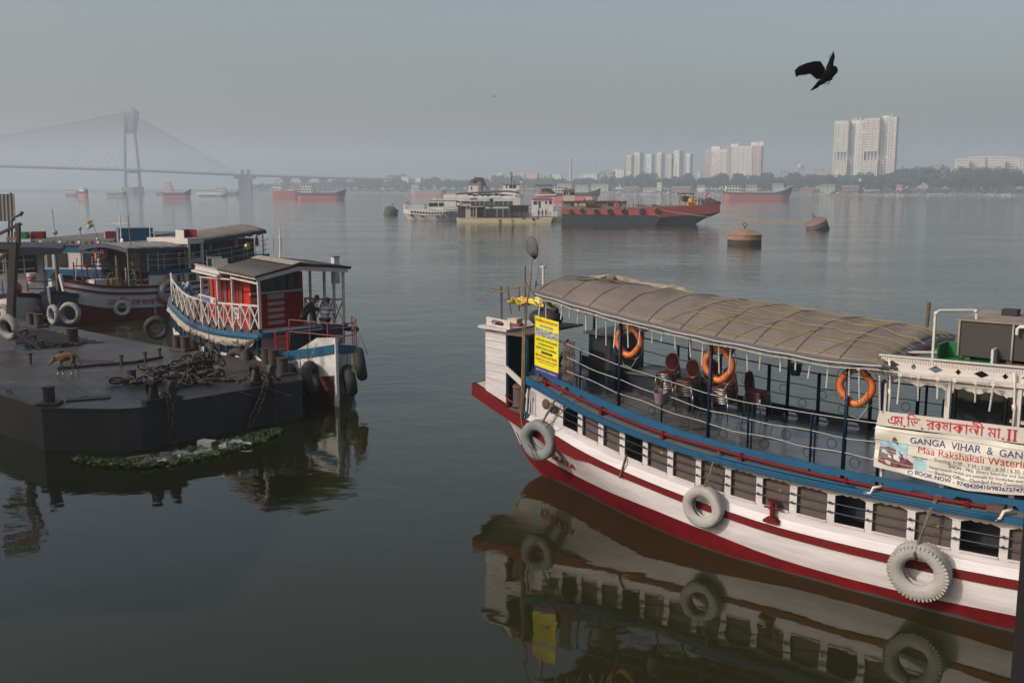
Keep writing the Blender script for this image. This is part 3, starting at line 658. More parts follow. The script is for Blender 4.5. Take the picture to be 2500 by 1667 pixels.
# ------------------------------------------------------------------ vessels moored together in mid river
class PX:      # measures taken from a picture of known scale -> metres
 def __init__(s, D, x0, wl, ox, oy, k): s.D = D; s.m = k*D/2470.0; s.x0 = x0; s.wl = wl; s.k = k; s.ox = ox; s.oy = oy
 def X(s, x): return (x - s.x0)*s.m
 def Z(s, y): return (s.wl - y)*s.m
 def loc(s): return (gp(s.ox + s.x0*s.k, s.D), s.D, 0)
def tyre(label, loc, R_, r, ax, mt, group=None, rope=None, name='tyre_fender'):
 t = thing(name, label, 'tyre', loc, 0, group)
 g = MB(); g.torus((0, 0, 0), R_, r, ax=ax, n=28, m=10, flat=1.15); g.build('tread', mt, t, smooth=True)
 if rope: g = MB(); g.tube([(0, 0, R_ - r*0.9), (0, 0, R_ + r*0.4), rope], 0.018 if R_ > 0.3 else 0.03, 5); g.build('rope', M_rope, t)
 return t
k4 = 440/2352.0
P = PX(249, 380, 735, 980, 400, k4)
def ferry():
 t = thing('passenger_ferry', 'small white ferry with a lattice rail and dark windows, leftmost of the moored group', 'boat', P.loc(), R(2))
 X, Z = P.X, P.Z; B = 2.2; N = 24; rows = []
 for i in range(N+1):
  u = i/N; x = lerp(40, 735, u); w = B*(1 - max(0, (u - 0.72)/0.28)**2)*(0.85 + 0.15*min(1, u/0.1)); tz = Z(lerp(600, 640, u)) + 0.0 if u < 0.6 else Z(lerp(624, 600, (u-0.6)/0.4))
  s = Z(interp(u, [0, 0.4, 1], [668, 690, 670])); xb = x + (60*(1-u)**6 if u < 0.3 else 0) - 30*max(0, (u-0.8)/0.2)**2
  rows.append([(X(xb), -w*0.8, -0.4), (X(x), -w, s), (X(x), -w, s + 0.14), (X(x), -w, tz), (X(x), w, tz), (X(x), w, s + 0.14), (X(x), w, s), (X(xb), w*0.8, -0.4)])
 g = MB()
 for a, b in ((0, 1), (2, 3), (4, 5), (6, 7)): g.grid([[r[a], r[b]] for r in rows])
 r = rows[0]; g.add(r, [(0, 1, 2, 3, 4, 5, 6, 7)]); g.build('hull', M_sw, t, smooth=40)
 g = MB(); [g.grid([[(r[a][0], r[a][1]*1.01, r[a][2]), (r[b][0], r[b][1]*1.01, r[b][2])] for r in rows]) for a, b in ((1, 2), (5, 6))]; g.build('rubbing_band', M_shipblue, t)
 g = MB(); g.grid([[r[3], r[4]] for r in rows]); g.build('deck', M_sw, t)
 for k in range(15):
  x = 128 + k*38; zz = Z(interp(k, [0, 6, 14], [636, 654, 650])); g = MB(); g.bx(X(x), X(x+25), -B*0.99, -B*0.99 - 0.06, zz - 0.24, zz + 0.24);
  if x < 690: g.build('window', M_glass, t)
 # lattice rail
 for (xa, xb, za, zb) in ((85, 355, 560, 608), (540, 735, 570, 622)):
  n = int((xb-xa)/44)
  for s in (-1, 1):
   g = MB()
   for z in (za, zb): g.beam((X(xa), s*B*0.97, Z(z)), (X(xb), s*B*0.97, Z(z)), 0.09, 0.1)
   for j in range(n+1):
    x = lerp(xa, xb, j/n); g.beam((X(x), s*B*0.97, Z(za)), (X(x), s*B*0.97, Z(zb)), 0.07)
    if j < n:
     x2 = lerp(xa, xb, (j+1)/n); g.beam((X(x), s*B*0.97, Z(za)), (X(x2), s*B*0.97, Z(zb)), 0.06); g.beam((X(x), s*B*0.97, Z(zb)), (X(x2), s*B*0.97, Z(za)), 0.06)
   g.build('lattice_rail', M_sw, t)
 g = MB(); g.bx(X(25), X(55), -1.2, 1.2, Z(655), Z(540)); g.build('stern_locker', M_sw, t)
 g = MB(); g.bx(X(352), X(555), -1.5, 1.6, Z(612), Z(485)); w = g.build('wheelhouse', M_sw, t)
 g = MB(); g.bx(X(345), X(562), -1.7, 1.8, Z(487), Z(480)); g.build('roof', M_sw, w)
 for a, b in ((358, 415), (418, 476), (490, 550)): g = MB(); g.bx(X(a), X(b), -1.56, -1.4, Z(566), Z(518)); g.build('window', M_glass, w)
 g = MB(); g.bx(X(555), X(740), -1.9, 1.9, Z(500), Z(492)); g.build('awning', M_iron, t)
 for x in (600, 640, 690, 735): g = MB(); g.beam((X(x), -1.8, Z(600)), (X(x), -1.8, Z(497)), 0.08); g.build('awning_post', M_sw, t)
 g = MB(); g.bx(X(408), X(448), -0.5, 0.5, Z(480), Z(448)); g.build('funnel', M_cream, t)
 g = MB(); g.bx(X(300), X(326), -1.2, -0.6, Z(600), Z(545)); g.build('blue_locker', M_blue, t)
 g = MB(); g.ball((X(70), 0, Z(520)), 0.2); g.tube([(X(90), 0, Z(550)), (X(90), 0, Z(490))], 0.04, 4); g.build('lamp', M_iron, t)
 x0, y0, _ = P.loc()
 for j, (x, z, r) in enumerate([(140, 680, 17), (277, 692, 15), (478, 702, 21), (544, 698, 22), (640, 692, 23), (722, 688, 20)]):
  tyre('black tyre fender hanging on the white ferry in mid river', (x0 + X(x), y0 - B - 0.15 - X(x)*-0.035, Z(z)), r*P.m*0.75, r*P.m*0.27, (0, 1, 0), M_black, 'tyres on the white ferry')
ferry()
P2 = PX(228, 1360, 765, 980, 400, k4)
def pontoon_hull(t, X, Z, xa, xb, ztop, B, y0, y1, mt, rake=60, nm='hull'):
 g = MB(); z = Z(ztop)
 pts = [(X(xa), -0.3), (X(xa), z), (X(xb), z), (X(xb - rake), -0.3)]
 g.prism(pts, lambda a, b: V(a, y0, b), lambda a, b: V(a, y1, b)); return g.build(nm, mt, t)
def restaurant():
 X, Z = P2.X, P2.Z
 t = thing('floating_restaurant', 'cream floating restaurant with dark glass, an open upper deck and a flat awning', 'boat', P2.loc(), R(1))
 pontoon_hull(t, X, Z, 760, 1972, 705, 0, -3, 3, M_cream, 40)
 g = MB(); g.bx(X(762), X(1800), -3.02, -2.6, Z(712), Z(706)); g.build('deck_edge', M_rust, t)
 g = MB(); g.bx(X(835), X(985), -2.2, 2.4, Z(706), Z(568)); w = g.build('cream_cabin', M_cream, t)
 for a, b in ((903, 932), (944, 964)): g = MB(); g.bx(X(a), X(b), -2.27, -2.1, Z(690), Z(576)); g.build('door', M_glass, w)
 g = MB(); g.bx(X(985), X(1075), -0.8, 2.4, Z(706), Z(568)); g.build('kitchen_bay', M_dark, t)
 g = MB()
 for x in (1085, 1410): g.bx(X(x) - 0.12, X(x) + 0.12, -2.6, 2.4, Z(722), Z(556))
 g.bx(X(1085), X(1410), -2.5, 2.3, Z(565), Z(552)); g.bx(X(1085), X(1410), -2.6, -2.3, Z(722), Z(700)); g.build('glass_room_frame', M_rust, t)
 for k in range(4): g = MB(); a = 1095 + k*77; g.bx(X(a), X(a+72), -2.45, -2.35, Z(700), Z(575)); g.build('glass_pane', M_glass, t)
 for k in range(4): g = MB(); a = 1095 + k*77; g.bx(X(a), X(a+68), -2.5, -2.46, Z(584), Z(576)); g.build('blind', M_sw, t)
 g = MB(); g.bx(X(1410), X(1660), -1.6, 2.4, Z(706), Z(556)); cb = g.build('panelled_cabin', mat('dark brown panel', (0.06, 0.032, 0.024), 0.6, var=0.2), t)
 g = MB(); g.bx(X(1545), X(1585), -1.66, -1.5, Z(704), Z(600)); g.build('door', M_dark, cb)
 g = MB(); g.bx(X(820), X(1680), -2.7, 2.6, Z(556), Z(544)); g.build('upper_deck', M_rust, t)
 for k in range(9): g = MB(); a = 905 + k*61; g.bx(X(a), X(a+57), -2.66, -2.6, Z(543), Z(490)); g.build('glass_screen', mat('green glass screen', (0.03, 0.055, 0.055), 0.15, var=0.2), t)
 g = MB()
 for k in range(18): a = 820 + k*50; g.beam((X(a), -2.66, Z(545)), (X(a), -2.66, Z(470)), 0.05)
 g.beam((X(820), -2.66, Z(478)), (X(1680), -2.66, Z(470)), 0.07); g.beam((X(1480), -2.66, Z(508)), (X(1680), -2.66, Z(506)), 0.05); g.build('upper_railing', M_steel, t)
 for a in (715, 860, 985, 1130, 1300, 1450, 1550): g = MB(); g.beam((X(a), -2.5, Z(545 if a > 800 else 600)), (X(a), -2.5, Z(392 if a < 1400 else 388)), 0.09); g.build('awning_post', M_steel, t)
 g = MB(); ys = [-2.9, 0, 2.9]
 g.grid([[(X(x), y, Z(z) + (0.25 if y == 0 else 0)) for y in ys] for x, z in ((712, 405), (760, 398), (1000, 385), (1220, 376), (1385, 366), (1540, 386))])
 g.grid([[(X(x), y, Z(z) - 0.12 + (0.25 if y == 0 else 0)) for y in ys] for x, z in ((712, 405), (760, 398), (1000, 385), (1220, 376), (1385, 366), (1540, 386))])
 g.build('awning', M_iron, t)
 rn = random.Random(4)
 for k in range(16): g = MB(); a = 880 + k*36; g.box((X(a), rn.uniform(-1, 1.5), Z(412 + rn.uniform(-6, 8))), (0.5, 0.5, rn.uniform(0.2, 0.5)), rz=k); g.build('hanging_basket', M_leaf, t)
 for a, b in ((895, 985), (1180, 1335)): g = MB(); g.bx(X(a), X(b), -0.6, 0.6, Z(474), Z(452)); g.build('white_sofa', M_sw, t)
 g = MB(); g.bx(X(1200), X(1330), -2.72, -2.7, Z(474), Z(458)); g.build('banner', M_sw, t)
 g = MB()
 for a, b in ((838, 985), (1415, 1545), (1590, 1775)):
  for z in (640, 668): g.beam((X(a), -2.9, Z(z)), (X(b), -2.9, Z(z)), 0.05)
  n = int((b-a)/45)
  for j in range(n+1): g.beam((X(lerp(a, b, j/n)), -2.9, Z(706)), (X(lerp(a, b, j/n)), -2.9, Z(640)), 0.05)
 g.build('lower_railing', M_steel, t)
 g = MB(); g.bx(X(718), X(902), -2.64, -2.56, Z(562), Z(492)); g.build('letter_backing', M_dark, t)  # added dark panel in place of the dark background behind the letters
 text_mesh('Desire', 1.05, t, facing((X(762), -2.78, Z(553)), (1, 0, 0), (0, 0, 1)), M_sw, 'name_sign', ext=0.02, bold=0.035, xscale=.86)
 g = MB(); g.lathe([(0.32, 0), (0.34, 0.05), (0.2, 0.1)], c=(X(742), -2.74, Z(530)), n=12, M=Matrix.Rotation(R(90), 3, 'X')); g.torus((X(742), -2.76, Z(530)), 0.28, 0.05, ax=(0, 1, 0), n=16, m=5); g.build('emblem', M_sw, t)
 g = MB(); g.bx(X(735), X(835), -1.5, 1.5, Z(706), Z(560)); g.build('side_wing', M_dark, t)
 g = MB(); g.tube([(X(1575), 0, Z(470)), (X(1575), 0, Z(265))], [0.13, 0.08], 6); g.bx(X(1540), X(1632), -0.5, 0.5, Z(398), Z(388)); g.ball((X(1572), 0, Z(250)), 0.3); g.bx(X(1560), X(1590), -0.1, 0.1, Z(300), Z(296)); g.build('mast', M_cream, t)
 text_mesh('WELCOME MAKTI', 0.2, t, facing((X(1840), -3.02, Z(738)), (1, 0, 0), (0, 0, 1)), M_iron, 'hull_lettering')
 x0, y0, _ = P2.loc()
 for j, (x, z, r) in enumerate([(1285, 740, 14), (1448, 737, 12), (1592, 712, 12), (1722, 722, 17), (1775, 706, 11)]):
  tyre('black tyre fender hanging on the cream restaurant pontoon', (x0 + X(x), y0 - 3.1 - X(x)*-0.017, Z(z)), r*P2.m*0.8, r*P2.m*0.3, (0, 1, 0), M_black, 'tyres on the restaurant pontoon')
restaurant()
P3 = PX(236, 1900, 752, 980, 400, k4)
def small_pontoon():
 X, Z = P3.X, P3.Z
 t = thing('pontoon', 'grey-green open pontoon with wire rails tied between the restaurant and the red barge', 'pontoon', P3.loc(), 0)
 pontoon_hull(t, X, Z, 1680, 2140, 695, 0, -2.2, 2.2, mat('olive hull', (0.13, 0.14, 0.09), 0.6), 60)
 g = MB()
 for z in (625, 660): g.beam((X(1780), -2.1, Z(z)), (X(2120), -2.1, Z(z)), 0.05)
 for k in range(11): x = 1780 + k*34; g.beam((X(x), -2.1, Z(695)), (X(x), -2.1, Z(618)), 0.05)
 g.build('railing', M_steel, t)
 x0, y0, _ = P3.loc()
 for j, (x, z) in enumerate([(1680, 572), (1788, 560), (1880, 545), (1910, 568), (1998, 546), (2072, 546)]):
  l = thing('globe_lamp', 'white globe lamp on a thin post on the open pontoon in mid river', 'lamp', (x0 + X(x), y0 - 1.9, Z(695)), 0, 'globe lamps on the pontoon')
  g = MB(); g.tube([(0, 0, 0), (0, 0, Z(z + 8) - Z(695))], 0.035, 5); g.build('post', M_iron, l); g = MB(); g.ball((0, 0, Z(z) - Z(695)), 0.2, 10); g.build('globe', M_sw, l, smooth=True)
 for j, (x, z) in enumerate([(1680, 668), (1930, 655)]):
  tyre(('red and white life ring on the restaurant rail', 'red and white life ring on the wire rail of the open pontoon')[j], (x0 + X(x), y0 - 2.35, Z(z)), 0.36, 0.08, (0, 1, 0), M_salmon, None, name='life_ring')['category'] = 'life ring'
small_pontoon()
def cruise():
 P = PX(262, 1830, 740, 980, 400, k4); X, Z = P.X, P.Z
 t = thing('river_cruiser', 'white cabin boat with a red roof, seen between the restaurant and the red barge', 'boat', P.loc(), 0)
 pontoon_hull(t, X, Z, 1690, 2040, 660, 0, -2, 2, M_sw, 30)
 g = MB(); g.bx(X(1705), X(1975), -1.7, 1.7, Z(662), Z(502)); c = g.build('cabin', M_sw, t)
 for a, b, z0, z1 in ((1722, 1768, 565, 525), (1785, 1815, 610, 522), (1872, 1895, 560, 520), (1925, 1960, 560, 518)): g = MB(); g.bx(X(a), X(b), -1.76, -1.6, Z(z0), Z(z1)); g.build('window', M_glass, c)
 g = MB(); g.prism([(X(1700), Z(500)), (X(1985), Z(500)), (X(1930), Z(474)), (X(1740), Z(476))], lambda a, b: V(a, -2, b), lambda a, b: V(a, 2, b)); g.build('roof', M_salmon, t)
 g = MB(); g.lathe([(2.6, Z(470)), (2.5, Z(430)), (2.0, Z(405)), (1.2, Z(372)), (0.9, Z(362))], c=(X(1900), 2.5, 0), n=14); g.build('thatched_dome', mat('brown thatch', (0.16, 0.09, 0.07), 0.95, var=0.4, bump=0.5), t)
 g = MB(); g.bx(X(1745), X(1970), -0.5, 3.5, Z(325), Z(313))
 for x in (1752, 1825, 1960): g.beam((X(x), -0.3, Z(500)), (X(x), -0.3, Z(318)), 0.08)
 g.build('canopy', M_iron, t)
 g = MB(); g.bx(X(1748), X(2020), -0.5, -0.4, Z(450), Z(435));
 for k in range(9): g.beam((X(1750 + k*32), -0.45, Z(480)), (X(1750 + k*32), -0.45, Z(420)), 0.06)
 g.build('balustrade', M_sw, t)
cruise()
def tug():
 P = PX(285, 1400, 700, 980, 400, k4); X, Z = P.X, P.Z
 t = thing('tug_boat', 'white work boat with a red-edged wheelhouse and a tall lattice mast behind the restaurant', 'boat', P.loc(), 0)
 pontoon_hull(t, X, Z, 1150, 1560, 470, 0, -3, 3, M_sw, 30); g = MB(); g.bx(X(550), X(1200), -3, 3, Z(700), Z(468)); g.build('long_hull', M_sw, t)
 g = MB(); g.bx(X(550), X(1480), -2.6, 2.6, Z(470), Z(425)); g.build('low_cabin', M_sw, t)
 g = MB(); g.add([(X(1325), -1.8, Z(370)), (X(1535), -1.8, Z(370)), (X(1535), 1.8, Z(370)), (X(1325), 1.8, Z(370)), (X(1325), -1.8, Z(300)), (X(1545), -1.8, Z(300)), (X(1545), 1.8, Z(300)), (X(1325), 1.8, Z(300))], [(0,1,2,3),(4,5,6,7),(0,1,5,4),(1,2,6,5),(2,3,7,6),(3,0,4,7)])
 g.bx(X(1300), X(1500), -2, 2, Z(430), Z(368)); w = g.build('wheelhouse', M_sw, t)
 for a, b in ((1366, 1380), (1408, 1448), (1456, 1496)): g = MB(); g.bx(X(a), X(b), -1.87, -1.7, Z(345), Z(306)); g.build('window', M_glass, w)
 g = MB(); g.bx(X(1318), X(1550), -2.0, 2.0, Z(300), Z(290)); g.build('roof', M_salmon, w)
 g = MB(); g.beam((X(1440), 0, Z(290)), (X(1428), 0, Z(130)), 0.22);
 for z in (150, 175, 200, 225): g.bx(X(1420), X(1448), -0.3, 0.3, Z(z), Z(z - 5)); g.ball((X(1447), 0, Z(z)), 0.15, 6)
 g.tube([(X(1480), 0, Z(290)), (X(1480), 0, Z(258)), (X(1468), 0, Z(254))], 0.12, 6); g.build('mast', M_iron, t)
 g = MB(); g.bx(X(552), X(1300), -3.05, -2.95, Z(478), Z(462)); g.build('white_bulwark', M_sw, t)
tug()
def tank_ship():
 P = PX(300, 990, 650, 980, 400, k4); X, Z = P.X, P.Z
 t = thing('dredger', 'white drum-shaped tower with a sloping grey roof standing on a vessel behind the restaurant', 'boat', P.loc(), 0)
 pontoon_hull(t, X, Z, 860, 1180, 450, 0, -3, 3, M_sw, 20)
 g = MB(); g.bx(X(878), X(1010), -3, 2, Z(450), Z(278)); g.build('white_tower', M_sw, t)
 g = MB(); g.bx(X(1010), X(1110), -2, 2, Z(450), Z(280)); g.bx(X(1110), X(1160), -1, 2, Z(450), Z(278)); g.build('rear_block', M_sw, t)
 g = MB(); g.bx(X(912), X(926), -3.07, -2.9, Z(330), Z(298)); g.bx(X(1052), X(1066), -2.07, -1.9, Z(312), Z(294)); g.build('porthole', M_glass, t)
 g = MB(); g.add([(X(960), -2.5, Z(175)), (X(1065), -2.5, Z(176)), (X(1110), -2.7, Z(276)), (X(1005), -2.7, Z(276)), (X(960), 2.5, Z(175)), (X(1065), 2.5, Z(176)), (X(1110), 2.7, Z(276)), (X(1005), 2.7, Z(276))], [(0,1,2,3),(4,5,6,7),(0,1,5,4),(1,2,6,5),(2,3,7,6),(3,0,4,7)]); g.build('sloping_roof', M_iron, t)
 g = MB(); g.lathe([(0.9, Z(250)), (0.9, Z(205)), (0.1, Z(195))], c=(X(945), -1.5, 0), n=12); g.build('water_tank', M_iron, t, smooth=40)
 g = MB()
 for z in (272, 258, 244): g.beam((X(872), -3.1, Z(z)), (X(1010), -3.1, Z(z)), 0.06)
 for k in range(7): g.beam((X(874 + k*22), -3.1, Z(280)), (X(874 + k*22), -3.1, Z(242)), 0.06)
 g.beam((X(920), -2, Z(275)), (X(955), -2, Z(180)), 0.1); g.build('railing', M_rust, t)
 g = MB()
 for x in (1008, 1018, 1034): g.tube([(X(x), -3.2, Z(380)), (X(x), -3.2, Z(230))], 0.1, 6)
 g.tube([(X(1050), -2.2, Z(320)), (X(1095), -2.2, Z(378))], 0.1, 5); g.build('exhaust_pipe', M_steel, t)
tank_ship()
k5 = 440/2352.0
P6 = PX(220, 1100, 780, 1360, 400, k5)
M_bred = mat('faded orange red hull', (0.52, 0.055, 0.03), 0.6, var=0.15, scale=0.5, dirt=(0.25, 0.05, 0.035), dirt_amt=0.4, dscale=0.8, streak=True)
M_bmar = mat('maroon hull', (0.20, 0.028, 0.025), 0.6, var=0.15, scale=0.5)
def red_barge():
 X, Z = P6.X, P6.Z
 t = thing('barge', 'long orange-red and black flat-deck barge with a raised raking bow moored by lines', 'barge', P6.loc(), R(-3))
 B = 5.0
 # section rows: x, top z, bottom z of red band, bottom y
 xs = [(60, 585, 650, 765), (300, 585, 655, 770), (700, 580, 660, 775), (1000, 575, 665, 780), (1270, 565, 672, 785), (1330, 560, 690, 785), (1550, 553, 675, 785), (1740, 545, 665, 780), (1760, 545, 664, 768), (1900, 540, 655, 715), (2000, 532, 645, 680), (2095, 515, 625, 640)]
 def half(x): return B*(1 - 0.25*max(0, (x - 1330)/765)**2)
 g = MB(); g.grid([[(X(x), -half(x), Z(b) if b > 0 else 0), (X(x), -half(x), Z(a))] for x, a, b, c in xs if x <= 1330]); g.grid([[(X(x), half(x), Z(b)), (X(x), half(x), Z(a))] for x, a, b, c in xs if x <= 1330]); g.build('red_band', M_bred, t)
 g = MB(); g.grid([[(X(x), -half(x), Z(b)), (X(x), -half(x), Z(a))] for x, a, b, c in xs if x >= 1330]); g.grid([[(X(x), half(x), Z(b)), (X(x), half(x), Z(a))] for x, a, b, c in xs if x >= 1330]); a = xs[-1]; g.add([(X(a[0]), -half(2095), Z(a[1])), (X(a[0]), half(2095), Z(a[1])), (X(a[0]), half(2095), Z(a[2])), (X(a[0]), -half(2095), Z(a[2]))], [(0,1,2,3)]); g.build('bow_plating', M_bmar, t)
 g = MB()
 for s in (-1, 1): g.grid([[(X(x), s*half(x)*(0.97 if x < 1300 else 0.8), min(Z(c), -0.3) if c >= 765 else Z(c)), (X(x), s*half(x), Z(b))] for x, a, b, c in xs])
 g.grid([[(X(x), -half(x)*(0.97 if x < 1300 else 0.8), min(Z(c), -0.3) if c >= 765 else Z(c)), (X(x), half(x)*(0.97 if x < 1300 else 0.8), min(Z(c), -0.3) if c >= 765 else Z(c))] for x, a, b, c in xs])
 g.add([(X(60), -B, -0.3), (X(60), B, -0.3), (X(60), B, Z(650)), (X(60), -B, Z(650))], [(0,1,2,3)])
 g.build('hull_bottom', M_shipblk, t)
 g = MB(); g.grid([[(X(x), -half(x), Z(a) - 0.1), (X(x), half(x), Z(a) - 0.1)] for x, a, b, c in xs]); g.build('deck', M_bred, t)
 g = MB(); g.grid([[(X(x), -half(x) - 0.08, Z(a) - 0.12), (X(x), -half(x) - 0.08, Z(a) + 0.1)] for x, a, b, c in xs if x < 1700]); g.build('rubbing_strake', mat('dusty deck rim', (0.2, 0.13, 0.09), 0.9), t)
 g = MB(); g.bx(X(80), X(905), -2.0, 3.0, Z(585), Z(500)); c = g.build('deckhouse', mat('olive deckhouse', (0.14, 0.14, 0.09), 0.7, var=0.2), t)
 for a, b in ((180, 210), (225, 262), (290, 370), (500, 550), (660, 740), (790, 800)): g = MB(); g.bx(X(a), X(b), -2.08, -1.9, Z(552), Z(515)); g.build('window' if a != 290 else 'panel', M_glass if a not in (290, 225, 500) else M_cream, c)
 g = MB(); g.bx(X(60), X(915), -2.4, 3.2, Z(500), Z(488)); g.build('deckhouse_roof', M_rust, c)
 g = MB(); g.bx(X(78), X(228), -2.2, 0.8, Z(492), Z(362)); w = g.build('wheelhouse', M_cream, t)
 for a, b in ((84, 112), (126, 140), (160, 190), (195, 222)): g = MB(); g.bx(X(a), X(b), -2.28, -2.1, Z(412), Z(375)); g.build('window', M_glass, w)
 g = MB(); g.bx(X(70), X(236), -2.4, 1.0, Z(362), Z(354)); [g.beam((X(78 + k*22), -2.3, Z(356)), (X(78 + k*22), -2.3, Z(325)), 0.06) for k in range(8)]; g.beam((X(78), -2.3, Z(330)), (X(232), -2.3, Z(330)), 0.06); g.tube([(X(95), 0, Z(350)), (X(110), 0, Z(310)), (X(150), 0, Z(345))], 0.1, 5); g.build('roof_rail', M_rust, w)
 g = MB(); g.tube([(X(385), -2.6, Z(525)), (X(500), -2.6, Z(522))], Z(482) - Z(528), 16); g.build('rope_drum', M_iron, t, smooth=40)
 for i, (a, b) in enumerate(((385, 448), (528, 556), (838, 876))): g = MB(); g.bx(X(a), X(b), -1.5, -0.7, Z(490), Z(440)); o = g.build('air_conditioner', M_sw, t); g = MB(); g.torus((X((a+b)/2), -1.52, Z(465)), 0.25, 0.05, ax=(0, 1, 0), n=12, m=4); g.build('fan_grille', M_iron, o)
 g = MB(); g.tube([(X(345), -1.2, Z(470)), (X(372), -1.2, Z(470))], 0.25, 10); g.build('red_drum', M_bred, t)
 rn = random.Random(8)
 for k in range(26):
  x = 70 + k*50 if k < 18 else 970 + (k - 18)*68 + 10; g = MB(); g.beam((X(x), -half(x) + 0.1, Z(578)), (X(x), -half(x) + 0.1, Z(578 - rn.uniform(50, 85))), 0.12); g.build('stanchion', M_bmar if k % 3 else M_iron, t)
 for k in range(9): g = MB(); x = 1000 + rn.uniform(0, 350); g.bx(X(x), X(x + rn.uniform(20, 60)), -1, 1, Z(556), Z(556 - rn.uniform(8, 20))); g.build('deck_gear', M_iron, t)
 # winch house at the bow
 g = MB(); g.bx(X(1585), X(1772), -2.5, 2.5, Z(400), Z(386));
 for x in (1590, 1668, 1760): g.beam((X(x), -2.3, Z(548)), (X(x), -2.3, Z(398)), 0.12)
 g.build('winch_shelter', M_iron, t)
 g = MB(); g.bx(X(1690), X(1820), -1.5, 1.0, Z(545), Z(512)); g.tube([(X(1700), -1.6, Z(490)), (X(1745), -1.6, Z(490))], 0.65, 12); g.tube([(X(1785), -1.4, Z(465)), (X(1815), -1.4, Z(465))], 0.5, 12); g.bx(X(1735), X(1760), -1.2, 0, Z(510), Z(445)); g.build('winch', mat('yellow machine paint', (0.65, 0.36, 0.02), 0.5, var=0.15), t)
 g = MB(); g.bx(X(1640), X(1700), -1, 1, Z(500), Z(425)); g.box((X(1660), -1, Z(450)), (1.4, 1.2, 0.8), rz=0.4); g.build('engine', mat('green machine paint', (0.05, 0.08, 0.05), 0.5), t)
 g = MB(); g.beam((X(1925), -1, Z(540)), (X(1932), -1, Z(440)), 0.3); g.beam((X(1932), -1, Z(440)), (X(1965), -1, Z(388)), 0.14); g.beam((X(1932), -1, Z(388)), (X(1980), -1, Z(388)), 0.14); g.beam((X(1925), -1, Z(430)), (X(1940), -1, Z(388)), 0.14); g.build('davit', M_bred, t)
 g = MB(); g.tube([(X(1970), -2.5, Z(500)), (X(1985), 2, Z(500))], 0.95, 12); g.tube([(X(2020), -2, Z(510)), (X(2030), 2, Z(510))], 0.8, 12); g.build('rope_pile', M_rust, t)
 for k in range(7): g = MB(); x = 1880 + k*30; g.tube([(X(x), -half(x) + 0.4, Z(540)), (X(x), -half(x) + 0.4, Z(462 + k*6))], [0.25, 0.12], 6); g.build('bitt', M_iron, t)
 g = MB(); g.tube([(X(2050), -3, Z(520)), (X(2085), -3.2, Z(515)), (X(2098), 0, Z(512)), (X(2085), 3.2, Z(515))], 0.45, 8); g.build('bow_fender', M_black, t)
 text_mesh('8\n6\n4\n2', 0.35, t, facing((X(930), -B*0.995 - 0.12, Z(628)), (1, 0, 0), (0, 0, 1)), M_sw, 'draught_marks')
 x0, y0, _ = P6.loc(); c, s = math.cos(R(-3)), math.sin(R(-3))
 def wl(x, y, z): return (x0 + x*c - y*s, y0 + x*s + y*c, z)
 for j, (x, z, r) in enumerate([(320, 608, 30), (502, 622, 32), (678, 620, 35), (862, 618, 36), (1090, 616, 38), (1284, 612, 36), (175, 620, 26)]):
  tyre('large worn tyre fender on the side of the red barge', wl(X(x), -half(x) - 0.3, Z(z)), r*P6.m*0.72, r*P6.m*0.3, (0, 1, 0), M_black, 'tyres on the red barge', rope=(0.1, 0.2, 1.3))
 tyre('orange life ring on the deckhouse of the red barge', wl(X(772), -2.3, Z(537)), 0.42, 0.09, (0, 1, 0), M_vest, name='life_ring')['category'] = 'life ring'
 # mooring lines to the tilted buoy
 by = 7.5*2487/(560 - 461); bx_, bz = gp(1983, by), hz(538, by)
 for j, (x, z, yy, lab, dz) in enumerate([(2095, 612, -3.8, 'uppermost slack mooring line from the red barge to the tilted buoy', 0.0), (2095, 640, -3.6, 'middle mooring line from the red barge bow to the tilted buoy', -0.1), (1330, 600, -5.05, 'longest mooring line, running from the barge side past its bow to the tilted buoy', -0.25)]):
  a = V(*wl(X(x), yy, Z(z))); b = V(bx_, by - 1, bz + dz); pts = [a.lerp(b, i/24) - V(0, 0, (1.3 if j < 2 else 0.7)*4*(i/24)*(1 - i/24)) for i in range(25)]
  g = MB(); g.tube(pts, 0.055, 5); tag(g.build('mooring_line', M_yrope), lab, 'rope')
red_barge()
# ------------------------------------------------------------------ the big launch in the foreground (own frame: x along the boat from stern, y across, z up)
A1 = math.radians(-39.7323); O1 = V(-0.6232, 26.7845, 0)
def B1(s, w, z): return (O1.x + s*math.cos(A1) - w*math.sin(A1), O1.y + s*math.sin(A1) + w*math.cos(A1), z)
L1 = thing('river_launch', 'large white, red and blue passenger launch with a tarpaulin roof filling the right foreground', 'boat', O1, A1)
_bs = [0, 2.5, 5.2, 7.8, 10.8, 14, 17, 20, 22]; _bw = [.7, 1.35, 1.9, 2.28, 2.45, 2.45, 2.2, 1.3, 0.05]
def hb(s): return interp(s, _bs, _bw)*0.5 + smooth_i(s, _bs, _bw)*0.5
def cv(*p):
 xs = [a for a, b in p]; ys = [b for a, b in p]
 return lambda s: smooth_i(s, xs, ys)
z_bt = cv((0, 3.6), (2.3, 2.94), (5, 2.36), (7.6, 2.10), (9.8, 2.03), (11.5, 2.03), (13.7, 2.05), (17, 2.2), (22, 3.0))
z_bb = lambda s: z_bt(s) - interp(s, [2.3, 5, 7.6], [0.19, 0.13, 0.11])
z_pl = cv((0, 3.7), (2.3, 3.15), (5.1, 2.67), (7.5, 2.38), (10.1, 2.28), (11.5, 2.25), (13.9, 2.30), (17, 2.5), (22, 3.3))
z_rp = cv((2.5, 2.97), (5, 2.52), (6.65, 2.30), (7.6, 2.25), (9.4, 2.15), (11.4, 2.10), (13.7, 2.13), (17, 2.3))
